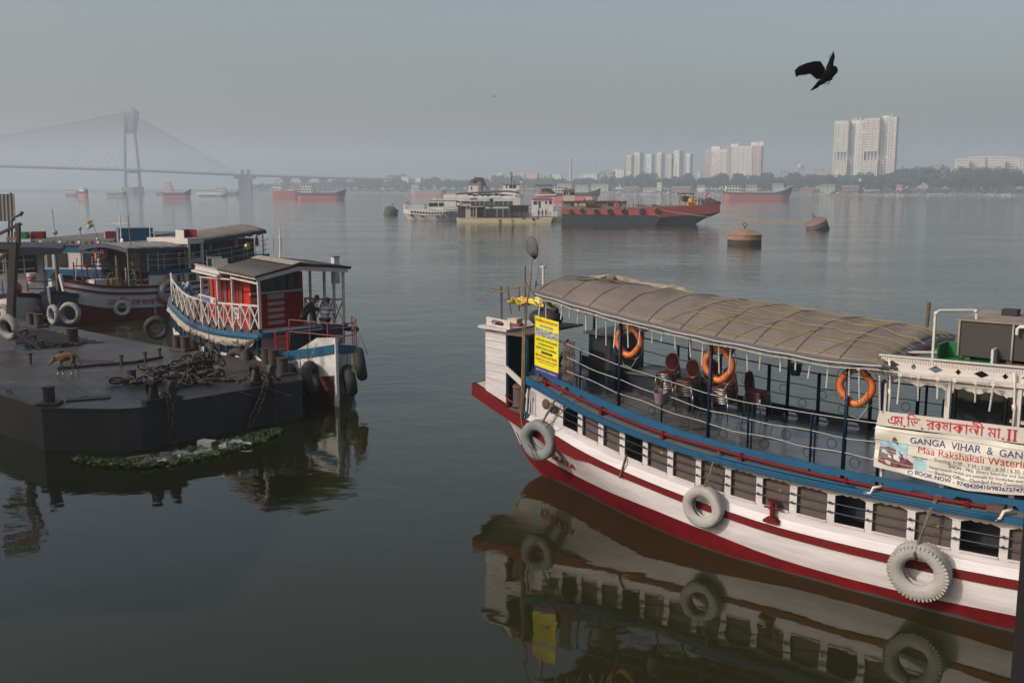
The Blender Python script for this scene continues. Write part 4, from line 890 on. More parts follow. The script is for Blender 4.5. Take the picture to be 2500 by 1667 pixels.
z_wt = cv((3.3, 2.49), (4.3, 2.34), (5, 2.23), (5.65, 2.13), (6.3, 2.05), (7.0, 1.97), (7.75, 1.915), (8.46, 1.865), (9.2, 1.83), (10, 1.81), (11, 1.80), (13.7, 1.82), (17, 2.0), (22, 2.7))
z_wb = lambda s: z_wt(s) - 0.555
z_r1 = cv((0, 2.35), (1.76, 1.93), (3.33, 1.66), (4.45, 1.42), (6.3, 1.18), (8.47, .99), (9.6, .92), (11.7, .91), (13.9, .97), (17, 1.2), (22, 2.0))
def z_r0(s): return z_r1(s) - interp(s, [0, 1.7, 3.3, 4.4, 4.5, 6.3, 14, 22], [.33, .30, .36, .27, .19, .15, .17, .2])
z_bo = cv((0, 1.0), (1.0, .74), (2.4, .60), (4.0, .54), (6.3, .57), (7.8, .47), (9.64, .27), (12, .25), (13.9, .33), (17, .5), (22, 1.1))
z_dk = lambda s: z_bt(s) + 0.03
def sp(z): return interp(z, [-.6, -.15, .08, .28, .51, .87, 1.33, 1.5, 1.8], [2.9, 2.07, 1.75, 1.45, 1.25, 1.03, .75, .5, -.1])
def hw(s, z):
 b = hb(s);
 if z >= 1.9 and s > 0: return b
 Lz = interp(z, [-.6, 0, .5, 1.0, 1.5, 1.9], [7.2, 7.0, 6.2, 4.6, 2.4, 0.5]); t = max(0.0, min(1.0, (s - sp(z))/Lz))
 f = math.sin(math.pi/2*t)**0.9 if t > 0 else 0.0
 low = 1 - 0.10*max(0, (0.5 - z)/1.1)
 return max(0.03, b*f*low)
SS = [0.02, .3, .7, 1.1, 1.5, 1.9, 2.3, 2.7, 3.1, 3.6, 4.1, 4.6] + [5.1 + 0.5*i for i in range(34)]
SS = [s for s in SS if s <= 21.9]
M_hull = mat('white planked hull', (0.52, 0.485, 0.49), 0.5, var=0.15, scale=2, dirt=(0.27, 0.20, 0.15), dirt_amt=0.46, dscale=5, streak=True, bump=0.25, bscale=14, stretch=(0.5, 1, 3))
M_boot = mat('waterline red paint', (0.13, 0.004, 0.006), 0.6, spec=0.2, var=0.35, scale=2, dirt=(0.06, 0.03, 0.02), dirt_amt=0.45, dscale=3, bump=0.5, bscale=25)
def plank_lines(m):
 # thin dark seams between the hull planks
 t = m.node_tree; b = t.nodes['Principled BSDF']; tc = t.nodes.new('ShaderNodeTexCoord'); sp_ = t.nodes.new('ShaderNodeSeparateXYZ'); t.links.new(tc.outputs['Object'], sp_.inputs[0])
 mm = t.nodes.new('ShaderNodeMath'); mm.operation = 'MULTIPLY'; mm.inputs[1].default_value = 7.0; t.links.new(sp_.outputs[2], mm.inputs[0])
 sx = t.nodes.new('ShaderNodeMath'); sx.operation = 'MULTIPLY_ADD'; sx.inputs[1].default_value = 0.25; t.links.new(sp_.outputs[0], sx.inputs[0]); t.links.new(mm.outputs[0], sx.inputs[2])
 fr = t.nodes.new('ShaderNodeMath'); fr.operation = 'FRACT'; t.links.new(sx.outputs[0], fr.inputs[0])
 c = t.nodes.new('ShaderNodeMath'); c.operation = 'LESS_THAN'; c.inputs[1].default_value = 0.05; t.links.new(fr.outputs[0], c.inputs[0])
 lk = b.inputs['Base Color'].links[0].from_socket; x = t.nodes.new('ShaderNodeMix'); x.data_type = 'RGBA'; x.blend_type = 'MULTIPLY'; x.inputs[7].default_value = (0.80, 0.77, 0.75, 1)
 t.links.new(c.outputs[0], x.inputs[0]); t.links.new(lk, x.inputs[6]); t.links.new(x.outputs[2], b.inputs['Base Color'])
plank_lines(M_hull)
def surf(sgn, za, zb, n=3, ss=SS, off=0.0):
 g = []
 for s in ss:
  a, b = za(s), zb(s); g.append([(max(s, sp(lerp(a, b, k/n))), sgn*(hw(max(s, sp(lerp(a, b, k/n))), lerp(a, b, k/n)) + off), lerp(a, b, k/n)) for k in range(n+1)])
 return g
def two(fn, name, mt, parent, smooth=30):
 g = MB()
 for sg in (-1, 1): fn(g, sg)
 return g.build(name, mt, parent, smooth=smooth)
def f_boot(g, sg):
 g.grid(surf(sg, lambda s: -0.6, z_bo, 6))
 for s in (SS[0],): pass
two(f_boot, 'bottom_paint', M_boot, L1)
def f_side(g, sg):
 g.grid(surf(sg, z_bo, z_r0, 4))
hull = two(f_side, 'hull', M_hull, L1)
def f_slime(g, sg): g.grid(surf(sg, lambda s: -.06, lambda s: .05 + .02*math.sin(s*5) + .015*math.sin(s*13), 1, [s + .0 for s in SS if s > 2.2], .006))
two(f_slime, 'waterline_slime', M_slime, L1)
# stern closing piece and underside of the counter
g = MB()
prof = [(-.02, 1.62), (.35, 1.5), (.65, 1.42), (.8, 1.3), (1.03, .87), (1.25, .51), (1.45, .28), (1.75, .08), (2.07, -.15), (2.6, -.5)]
g.prism([(a + 0.06, b) for a, b in prof] + [(2.8, .2), (2.4, .9), (1.8, 1.5), (.6, 1.8)], lambda a, b: V(a, -0.06, b), lambda a, b: V(a, 0.06, b))
g.build('stern_post', M_red, L1)
g = MB(); rows = []
for s in (0.0, .4, .9, 1.4): rows.append([(s, -hb(s), z_r0(s)), (s, 0, z_r0(s) - 0.35), (s, hb(s), z_r0(s))])
g.grid(rows); g.add([(0, -hb(0), z_r0(0)), (0, 0, z_r0(0) - 0.35), (0, hb(0), z_r0(0)), (0, hb(0), z_r1(0)), (0, -hb(0), z_r1(0))], [(0, 1, 2, 3, 4)]); g.build('counter', M_red, L1)
def f_r1(g, sg):
 rows = []
 for s in SS:
  w = hb(s); a, b = z_r0(s), z_r1(s); rows.append([(s, sg*(w - .02), a), (s, sg*(w + .035), a + .015), (s, sg*(w + .035), b - .01), (s, sg*(w - .16), b + .0)])
 g.grid(rows)
two(f_r1, 'rubbing_strake', M_red, L1, smooth=20)
S2 = [s for s in SS if s >= 2.3]
INS = 0.12
def f_ledge(g, sg):
 rows = [[(s, sg*(hb(s) + .0), z_r1(s) + .003), (s, sg*(hb(s) - INS), z_r1(s) + .15), (s, sg*(hb(s) - INS), z_wb(s))] for s in [2.2] + S2]
 g.grid(rows)
two(f_ledge, 'sill_planking', M_hull, L1, smooth=20)
# window wall: piers between openings, scalloped heads, sash boards and cloth or darkness behind
WX = [(3.62, 4.14), (4.29, 4.82), (4.98, 5.49), (5.64, 6.17), (6.31, 6.86), (7.01, 7.61), (7.74, 8.32), (8.46, 9.04), (9.18, 9.77), (9.92, 10.54), (10.69, 11.28), (11.41, 12.04), (12.18, 12.81), (12.95, 13.59), (13.73, 14.35), (14.5, 15.1), (15.3, 15.9)]
def wallp(s, z, sg=-1, o=0.0): return V(s, sg*(hb(s) - INS + o), z)
g = MB(); edges = [2.35] + [e for w in WX for e in w] + [21.5]
for i in range(0, len(edges), 2):
 a, b = edges[i], edges[i+1]; n = max(1, int((b-a)/0.4));
 g.grid([[wallp(s, z_wb(s)), wallp(s, z_bb(s) + .02)] for s in [lerp(a, b, k/n) for k in range(n+1)]])
 g.grid([[wallp(s, z_wb(s), -1, -0.05), wallp(s, z_bb(s), -1, -0.05)] for s in [lerp(a, b, k/n) for k in range(n+1)]])
 for s in (a, b): g.add([wallp(s, z_wb(s)), wallp(s, z_bb(s)), wallp(s, z_bb(s), -1, -.05), wallp(s, z_wb(s), -1, -.05)], [(0, 1, 2, 3)])
for a, b in WX:
 n = 16; up = [wallp(lerp(a, b, k/n), z_bb(lerp(a, b, k/n)) + .02) for k in range(n+1)]
 lo = [wallp(lerp(a, b, k/n), z_wt(lerp(a, b, k/n)) + .02 - 0.028*abs(math.sin(math.pi*k/n*4)) - (.05 if k in (0, n) else 0) - (.02 if k in (1, n-1) else 0)) for k in range(n+1)]
 g.grid([up, lo]); g.grid([lo, [p + V(0, .03, 0) for p in lo]])
 g.beam(wallp(a, z_wb(a) - .012, -1, .012), wallp(b, z_wb(b) - .012, -1, .012), 0.03, 0.03)
g.grid([[wallp(s, z_r1(s) + .1, 1), wallp(s, z_bb(s) + .02, 1)] for s in S2]); g.build('window_wall', M_hull, L1)
# short return wall that ends the cabin side at the stern
g = MB(); g.add([wallp(2.35, z_r1(2.35) + .1), wallp(2.35, z_bt(2.35)), V(2.35, 1.1, z_bt(2.35)), V(2.35, 1.1, z_r1(2.35))], [(0, 1, 2, 3)]); g.build('end_wall', M_dark, L1)
rw = random.Random(2)
for i, (a, b) in enumerate(WX):
 op = i in (0, 3, 10, 13)
 wd = MB(); z0, z1, z2, z3 = z_wb(a), z_wt(a) + .03, z_wt(b) + .03, z_wb(b)
 dp = 0.10 if not op else 0.55
 wd.add([wallp(a - .05, z0 - .05, -1, -dp), wallp(a - .05, z1 + .06, -1, -dp), wallp(b + .05, z2 + .06, -1, -dp), wallp(b + .05, z3 - .05, -1, -dp)], [(0, 1, 2, 3)])
 w = wd.build('window', M_dark if op else M_curtain, L1); w['label'] = 'open dark window' if op else 'window closed with brown cloth'
 if i in (4, 8, 12):
  e = MB(); e.torus(wallp((a+b)/2 + .05, (z0 + z1)/2 + .03, -1, -.09), .028, .006, ax=(0, 1, 0), n=12, m=4); e.beam(wallp((a+b)/2 + .03, (z0+z1)/2 + .03, -1, -.09), wallp((a+b)/2 + .07, (z0+z1)/2 + .03, -1, -.09), .008); e.build('round_emblem', mat('yellow print', (.6, .4, .05), .6), w)
g = MB()
for f in (0.36, 0.68):
 for off in (0.03,):
  g.tube([wallp(s, lerp(z_wb(s), z_wt(s), f), -1, off) for s in [3.45 + .3*k for k in range(52)]], 0.0115, 6)
 for a, b in WX:
  for s in (a - .06, b + .06): g.beam(wallp(s, lerp(z_wb(s), z_wt(s), f) - .02, -1, .05), wallp(s, lerp(z_wb(s), z_wt(s), f) + .04, -1, .05), 0.012)
g.build('window_bars', M_navy, L1, smooth=40)
# blue cornice, pipes, grey side deck
def f_corn(g, sg):
 rows = [[(s, sg*(hb(s) - INS), z_bb(s)), (s, sg*(hb(s) + .05), z_bb(s)), (s, sg*(hb(s) + .05), z_bt(s)), (s, sg*(hb(s) - .02), z_bt(s) + .006)] for s in S2]; g.grid(rows)
two(f_corn, 'blue_cornice', M_blue, L1, smooth=20)
g = MB()
for k, (o, dz) in enumerate(((.075, -.02), (.085, -.055), (.07, -.09))): g.tube([(s, -(hb(s) + o), z_bt(s) + dz) for s in SS if 2.4 <= s <= 13.7], 0.018, 6)
g.tube([(s, -(hb(s) + .02), z_bt(s) + .03) for s in SS if 8.0 <= s <= 11.3], 0.02, 6); g.build('blue_pipe', M_blue, L1, smooth=True)
g = MB(); g.tube([(11.3, -(hb(11.3) + .06), z_bt(11.3) - .03), (11.42, -(hb(11.3) + .07), z_bt(11.3) - .02), (11.46, -(hb(11.3) + .05), z_bt(11.3) + .09), (11.58, -(hb(11.3) - .05), z_bt(11.3) + .11)], .028, 8); g.build('drain_elbow', M_pvc, L1, smooth=True); g = MB()
g.tube([(13.55, -(hb(13) + .06), z_bt(13.6) - .08), (13.62, -(hb(13) + .07), z_bt(13.6) - .03), (13.66, -(hb(13) + .05), z_bt(13.6) + .09), (13.76, -(hb(13) - .05), z_bt(13.6) + .11)], .03, 8); g.build('drain_elbow', M_pvc, L1, smooth=True)
M_side = mat('grey walkway', (0.15, 0.15, 0.145), 0.7, var=0.25, scale=4, dirt=(0.08, 0.075, 0.07), dirt_amt=0.4)
def f_walk(g, sg): g.grid([[(s, sg*(hb(s) - .02), z_bt(s) + .004), (s, sg*(hb(s) - .27), z_dk(s) + .008)] for s in S2])
two(f_walk, 'side_walkway', M_side, L1)
def deck_mat():
 m = mat('grey tiled deck', (0.115, 0.12, 0.125), 0.22, var=0.12, scale=1.5, dirt=(0.075, 0.075, 0.07), dirt_amt=0.3, dscale=1.5)
 t = m.node_tree; b = t.nodes['Principled BSDF']; tc = t.nodes.new('ShaderNodeTexCoord'); br = t.nodes.new('ShaderNodeTexBrick'); br.inputs['Scale'].default_value = 1.0; br.offset = 0; br.inputs['Brick Width'].default_value = 0.62; br.inputs['Row Height'].default_value = 0.62; br.inputs['Mortar Size'].default_value = 0.008
 mp = t.nodes.new('ShaderNodeMapping'); mp.inputs['Rotation'].default_value = (0, 0, 0.0); t.links.new(tc.outputs['Object'], mp.inputs[0]); t.links.new(mp.outputs[0], br.inputs['Vector'])
 lk = b.inputs['Base Color'].links[0].from_socket; x = t.nodes.new('ShaderNodeMix'); x.data_type = 'RGBA'; x.inputs[7].default_value = (0.03, 0.032, 0.035, 1); t.links.new(br.outputs['Fac'], x.inputs[0]); t.links.new(lk, x.inputs[6]); t.links.new(x.outputs[2], b.inputs['Base Color'])
 return m
M_deck = deck_mat()
g = MB(); g.grid([[(s, -(hb(s) - .27), z_dk(s)), (s, 0, z_dk(s) + .02), (s, hb(s) - .27, z_dk(s))] for s in S2]); g.build('upper_deck', M_deck, L1)
g = MB(); g.grid([[(s, -hb(s) + .05, z_r1(s) - .01), (s, hb(s) - .05, z_r1(s) - .01)] for s in SS]); g.build('lower_deck', mat('pale lower deck', (.45, .42, .38), .7, var=.2), L1)
# blue coaming board with cut-outs along both sides
def f_coam(sg, mt):
 g = MB(); t0 = 2.35; p = 0.365*2
 def P(s, z, o=0): return V(s, sg*(hb(s) - .27 + o), z)
 s = t0;
 while s < 19:
  e = s + 0.73; a, b, c, d = s, s + .16, s + .57, e
  for o in (0, .05):
   z = lambda q: z_dk(q) + 0.0; h1 = lambda q: z_dk(q) + .10
   g.add([P(a, z_pl(a), o), P(e, z_pl(e), o), P(e, h1(e), o), P(a, h1(a), o)], [(0, 1, 2, 3)])
   g.add([P(a, h1(a), o), P(b + .09, h1(b + .09), o), P(b, z(b), o), P(a, z(a), o)], [(0, 1, 2, 3)])
   g.add([P(c - .09, h1(c - .09), o), P(d, h1(d), o), P(d, z(d), o), P(c, z(c), o)], [(0, 1, 2, 3)])
  g.add([P(a, z_pl(a), 0), P(e, z_pl(e), 0), P(e, z_pl(e), .05), P(a, z_pl(a), .05)], [(0, 1, 2, 3)])
  g.add([P(b + .09, h1(b), 0), P(c - .09, h1(c), 0), P(c - .09, h1(c), .05), P(b + .09, h1(b), .05)], [(0, 1, 2, 3)])
  s = e
 g.build('coaming_board', mt, L1)
f_coam(-1, M_blue); f_coam(1, M_navy)
g = MB(); g.tube([(s, -(hb(s) - .08), z_rp(s)) for s in [2.75 + .25*k for k in range(44)]], 0.036, 8); g.build('red_pipe', M_red, L1, smooth=True)
for s in (3.05, 4.95, 6.75, 8.7, 10.9, 13.05):
 g = MB(); g.box((s, -(hb(s) - .08), z_rp(s) - .05), (.08, .1, .16), rz=-.1); g.torus((s, -(hb(s) - .08), z_rp(s)), .05, .02, ax=(1, 0, 0), n=10, m=5); g.build('pipe_bracket', M_red, L1)
g = MB(); g.box((13.5, -(hb(13.5) - .08), z_rp(13.5)), (.26, .13, .12)); g.build('pipe_end', M_rust, L1); g = MB(); g.box((2.85, -(hb(2.9) - .08), z_rp(2.85)), (.2, .12, .1)); g.build('pipe_end', M_rust, L1)
# stern: locker, frame, landing
g = MB(); zz = 3.93
g.add([(.5, -.72, z_r1(.5)), (1.5, -1.02, z_r1(1.5) + .05), (1.5, -1.02, zz), (.5, -.72, zz), (.5, .6, z_r1(.5)), (1.5, .6, z_r1(1.5)), (1.5, .6, zz), (.5, .6, zz)], [(0,1,2,3),(4,5,6,7),(0,3,7,4),(3,2,6,7)])
for k in range(7): z = lerp(2.6, 3.8, k/6); g.beam((.49, -.735, z), (1.5, -1.035, z + .02), .012, .006)
g.build('stern_locker', M_hull, L1)
g = MB(); g.add([(1.5, -1.02, z_r1(1.5)), (1.5, .6, z_r1(1.5)), (1.5, .6, zz), (1.5, -1.02, zz)], [(0, 1, 2, 3)]); g.bx(1.48, 1.56, -1.05, -.95, z_r1(1.5), zz); g.build('locker_side', M_navy, L1)
g = MB(); g.add([(.36, -.86, 3.90), (1.62, -1.2, 3.93), (1.62, .7, 3.93), (.36, .7, 3.90), (.36, -.86, 3.96), (1.62, -1.2, 3.99), (1.62, .7, 3.99), (.36, .7, 3.96)], [(0,1,2,3),(4,5,6,7),(0,1,5,4),(1,2,6,5),(2,3,7,6),(3,0,4,7)]); g.build('locker_roof', M_white, L1)
g = MB()      # carved board with a six-sided opening
def cb(s, z, o=0): return V(s, lerp(-.78, -1.1, (s - .55)/1.1) + o, z)
x0, x1, za, zb = .6, 1.66, 3.99, 4.2; hx = [(.82, 4.095), (.92, 4.16), (1.32, 4.16), (1.42, 4.095), (1.32, 4.03), (.92, 4.03)]
for o in (0, .04):
 c = [cb(*p, o) for p in hx]; q = [cb(x0, za, o), cb(x0, zb, o), cb(x1, zb, o), cb(x1, za, o), cb(.92, zb, o), cb(1.32, zb, o), cb(.92, za, o), cb(1.32, za, o)]
 g.add(c + q, [(6, 7, 10, 1, 0), (6, 0, 5, 12), (10, 11, 2, 1), (11, 8, 3, 2), (8, 9, 3), (9, 13, 4, 3), (13, 12, 5, 4)])
g.build('carved_board', M_white, L1)
g = MB(); g.add([(1.5, -1.2, 3.86), (2.42, -1.38, 3.90), (2.42, 1.0, 3.93), (1.5, .9, 3.92), (1.5, -1.2, 3.91), (2.42, -1.38, 3.95), (2.42, 1.0, 3.98), (1.5, .9, 3.97)], [(0,1,2,3),(4,5,6,7),(0,1,5,4),(1,2,6,5),(2,3,7,6),(3,0,4,7)]); g.build('stern_roof', M_wood, L1)
g = MB(); g.beam((2.36, -1.28, z_r1(2.3)), (2.34, -1.28, 3.9), .10, .06); g.build('blue_post', M_blue, L1)
g = MB(); g.beam((1.5, -1.08, 2.98), (2.3, -1.3, 2.66), .05, .14); g.build('rail_board', M_white, L1)
g = MB(); g.beam((1.55, .2, z_r1(1.6)), (1.55, .2, 3.9), .07); g.beam((1.6, .6, 2.2), (2.3, .5, 3.6), .06); g.beam((2.2, .55, 2.2), (1.7, .6, 3.7), .06); g.build('inner_brace', M_wood, L1)
g = MB(); g.tube([(2.46, -1.37, 2.62), (2.44, -1.38, 2.35), (2.43, -1.40, 2.05)], .022, 8); g.tube([(2.56, -1.38, 2.62), (2.54, -1.42, 2.0)], .018, 8); g.box((2.46, -1.4, 2.45), (.05, .05, .12)); g.build('white_tap_pipe', M_pvc, L1)
# rails
def railz(s): return interp(s, [3.2, 4.0, 5.22, 6.5, 7.73, 8.6, 10.05, 11.35], [3.88, 3.74, 3.55, 3.41, 3.27, 3.22, 3.21, 3.22])
def rw_(s, sg=-1): return sg*(hb(s) - .34)
rs = [3.25 + .27*k for k in range(31)]
def rail_set(sg, mt, cable):
 g = MB(); g.tube([(s, rw_(s, sg), railz(s)) for s in rs], .018, 6); g.build('top_rail', mt, L1, smooth=True)
 for f in (.30, .63):
  g = MB(); g.tube([(s, rw_(s, sg), lerp(z_pl(s), railz(s), f) + .012*math.sin(s*5 + f*9)) for s in rs], .011, 5); g.build('lower_rail', mt, L1, smooth=True)
  if cable:
   g = MB(); g.tube([(s, rw_(s, sg) - .016, lerp(z_pl(s), railz(s), f) + .018*math.sin(s*4 + f*9) + .008) for s in rs], .0065, 4); g.build('white_cable', M_pvc, L1)
 if cable: g = MB(); g.tube([(s, rw_(s, sg) - .02, railz(s) + .014) for s in rs], .006, 4); g.build('white_cable', M_pvc, L1)
 for k, s in enumerate([3.9 + .47*j for j in range(16)]):
  f = (.46, .16)[k % 2]; z = lerp(z_pl(s), railz(s), f); g = MB(); g.torus((s, rw_(s, sg), z), .095, .007, ax=(0, 1, 0), n=18, m=4); g.build('rail_ring', mt, L1)
rail_set(-1, M_navy, True); rail_set(1, mat('blackish navy paint', (.008, .014, .03), .4), False)
for s, zt, w in ((4.02, 3.76, .045), (6.53, 3.40, .045), (8.7, 3.26, .05), (8.78, 3.2, .035), (10.06, 3.24, .05), (10.14, 3.18, .035), (11.38, 4.05, .06)):
 g = MB(); g.tube([(s, rw_(s), z_dk(s)), (s, rw_(s), zt - .05), (s + (.05 if w > .04 else 0), rw_(s), zt)], w/2, 8); g.build('rail_post', M_navy, L1, smooth=True)
for s in (4.0, 5.0, 6.1, 7.3, 8.5, 9.7, 10.9): g = MB(); g.tube([(s, rw_(s, 1), z_dk(s)), (s, rw_(s, 1), railz(s) + .02)], .045 if s in (7.3, 8.5, 9.7) else .03, 8); g.build('rail_post', M_navy, L1, smooth=True)
CE = cv((2.6, 5.05), (5.2, 4.76), (7.15, 4.59), (8.45, 4.50), (10.58, 4.38), (11.42, 4.42))
for s in (2.72, 5.28, 7.76, 10.72):
 for sg in (-1, 1): g = MB(); w = max(rw_(s, -1), -2.1); g.tube([(s, sg*abs(w), z_dk(s)), (s + .02, sg*abs(w), CE(s) - .06)], .04, 10); g.build('roof_post', M_navy, L1, smooth=True)
# tarpaulin roof
def cw(s): return min(hb(s) - .1, 2.35) if s > 2 else 1.3
M_tarp = mat('dusty brown tarpaulin', (0.155, 0.126, 0.100), 0.85, var=0.22, scale=1.2, dirt=(0.095, 0.078, 0.06), dirt_amt=0.5, dscale=1.6, bump=1.0, bscale=4)
M_tarpb = mat('navy tarpaulin hem', (0.035, 0.036, 0.075), 0.8, var=0.35, scale=3, dirt=(0.10, 0.09, 0.08), dirt_amt=0.3)
def tz(s, u):      # u -1..1 across
 arch = interp(s, [2.6, 3.2, 5, 8, 10.5, 11.45], [.24, .33, .38, .42, .37, .22])
 rib = -0.022*math.sin(math.pi*(((s - 2.7)/0.88) % 1.0))*(1 - abs(u)**4)
 wob = 0.016*math.sin(s*7.3 + u*4) + 0.014*math.sin(s*3.1 - u*9) + .01*math.sin(s*13 + u*7) - .025*math.exp(-((s*1.3 + u*5) % 4 - 2)**2*6)
 end = -.10*max(0, (s - 11.1)/.35)**2
 return CE(s) + arch*(1 - abs(u)**2.6) + rib + wob*(1 - abs(u)) + end
def troof():
 g = MB(); rows = []
 for i in range(89):
  s = 2.6 + 8.85*i/88; rows.append([(s, u*cw(s), tz(s, u)) for u in [-1 + k/12 for k in range(25)]])
 g.grid(rows); o = g.build('tarpaulin_roof', M_tarp, L1, smooth=True)
 o.modifiers.new('thick', 'SOLIDIFY').thickness = 0.012
 g = MB(); rn = random.Random(3)
 for sg in (-1, 1):
  g.grid([[(s, sg*(cw(s) + .0), tz(s, 1) + .012), (s, sg*(cw(s) + .04), tz(s, 1) - .05), (s + .01*math.sin(s*20), sg*(cw(s) + .03 + .015*math.sin(s*13)), tz(s, 1) - .12 - .025*math.sin(s*9) - .015*rn.random())] for s in [2.6 + .1*k for k in range(89)]])
 g.grid([[(11.45, u*cw(11.4), tz(11.45, u) + .006), (11.62, u*cw(11.4)*.98, tz(11.45, u) - .07), (11.64 + .03*math.sin(u*17), u*cw(11.4)*.97, tz(11.45, u) - .22)] for u in [-1 + k/20 for k in range(41)]])
 g.build('tarpaulin_hem', M_tarpb, L1, smooth=True)
 # battens pressing through the cloth
 for k in range(10):
  s = 2.7 + .88*k; g = MB(); g.tube([(s + .02*math.sin(u*5), u*cw(s), tz(s, u) + .012) for u in [-1 + j/14 for j in range(29)]], .006, 5); g.build('batten', mat('dark seam', (.075, .06, .05), .9), L1)
 # ropes over the right half
 for k, (u0, u1) in enumerate([(-.9, -.95), (-.72, -.6), (-.62, -.75), (-.5, -.38), (-.36, -.45), (-.2, -.12), (-.02, -.1), (.15, .22), (.3, .42), (.5, .62)]):
  s0 = 6.3 + .25*((k*3) % 5); g = MB(); pts = []
  for j in range(31):
   s = lerp(s0, 11.5, j/30); u = lerp(u0, u1, j/30); pts.append((s, u*cw(s), tz(s, u) + .016 + .004*math.sin(j*1.7)))
  pts += [(11.66, u1*cw(11.4), tz(11.45, u1) - .16)]
  g.tube(pts, .0065, 5); g.build('rope', M_yrope, L1)
 for k in range(5):
  g = MB(); s0 = 6.6 + .9*k; pts = [(s0 + .5*j/12, lerp(-.98, -.45, j/12)*cw(s0), tz(s0 + .5*j/12, lerp(-.98, -.45, j/12)) + .018) for j in range(13)]; g.tube(pts, .007, 4); g.build('rope', M_yrope, L1)
 g = MB(); rn = random.Random(9)
 for k in range(90):
  s = 2.8 + 8.4*rn.random(); z = tz(s, 1) - .1; pts = [(s + rn.uniform(-.1, .1)*j, -cw(s) - .04 - rn.uniform(0, .03), z - .07*j + rn.uniform(-.02, .02)) for j in range(3)]; g.tube(pts, .003, 3)
 tag(g.build('frayed_strings', M_rope, L1), kind='stuff')
 g = MB(); g.tube([(s, -(cw(s) + .06), CE(s) - .06 + .008*math.sin(s*6)) for s in [2.65 + .2*k for k in range(45)]], .011, 5)
 g.tube([(s, -(cw(s) + .07), CE(s) - .14 - .01*math.sin(s*5)) for s in [2.65 + .2*k for k in range(45)]], .008, 5); g.build('edge_cord', M_pvc, L1)
troof()
# bundle of pale netting along the far edge, coil of rope on top
def bundle():
 t = thing('tarpaulin_bundle', 'crumpled heap of pale sacking lying on the near end of the brown roof', 'tarpaulin', B1(2.7, .9, 5.2), A1)
 g = MB(); rn = random.Random(12); rows = []
 for i in range(26):
  u = i/25; r = .62*(.16 + .10*math.sin(u*9) + .05*rn.random())*math.sin(math.pi*min(1, max(.04, u)))**.6; c = V(-.1 + 2.9*u, .1 + .5*math.sin(u*2), tz(2.7 + 2.9*u, (1.0 + .5*math.sin(u*2))/2) - 5.2 + r*.4)
  if u < .3: r *= .6
  rows.append([c + V(0, math.cos(a)*r*1.7, math.sin(a)*r*.85)*(1 + .25*rn.uniform(-1, 1)) for a in [2*math.pi*k/12 for k in range(12)]])
 g.grid(rows, closed=True); g.build('sacking', mat('pale dusty sacking', (.27, .23, .18), .95, var=.35, scale=5, bump=.8, bscale=14), t, smooth=40)
 t = thing('rope_coil', 'loose coil of old rope on top of the brown tarpaulin roof', 'rope', B1(3.35, -.1, tz(3.35, 0) + .02), A1)
 g = MB(); pts = [(math.cos(a*1.0)*(.10 + .012*a) + .05*math.sin(a*2.3), math.sin(a)*(.10 + .012*a)*.8, .02 + .006*math.sin(a*3)) for a in [k*.45 for k in range(42)]]; g.tube(pts, .016, 5)
 g.tube([(.2, 0, .02), (.5, .15, .03), (.9, .05, -.02), (1.3, .2, -.03)], .014, 5); g.ball((.45, .35, .05), .10, 8, (1.6, 1, .8)); g.build('coil', M_rope, t)
bundle()
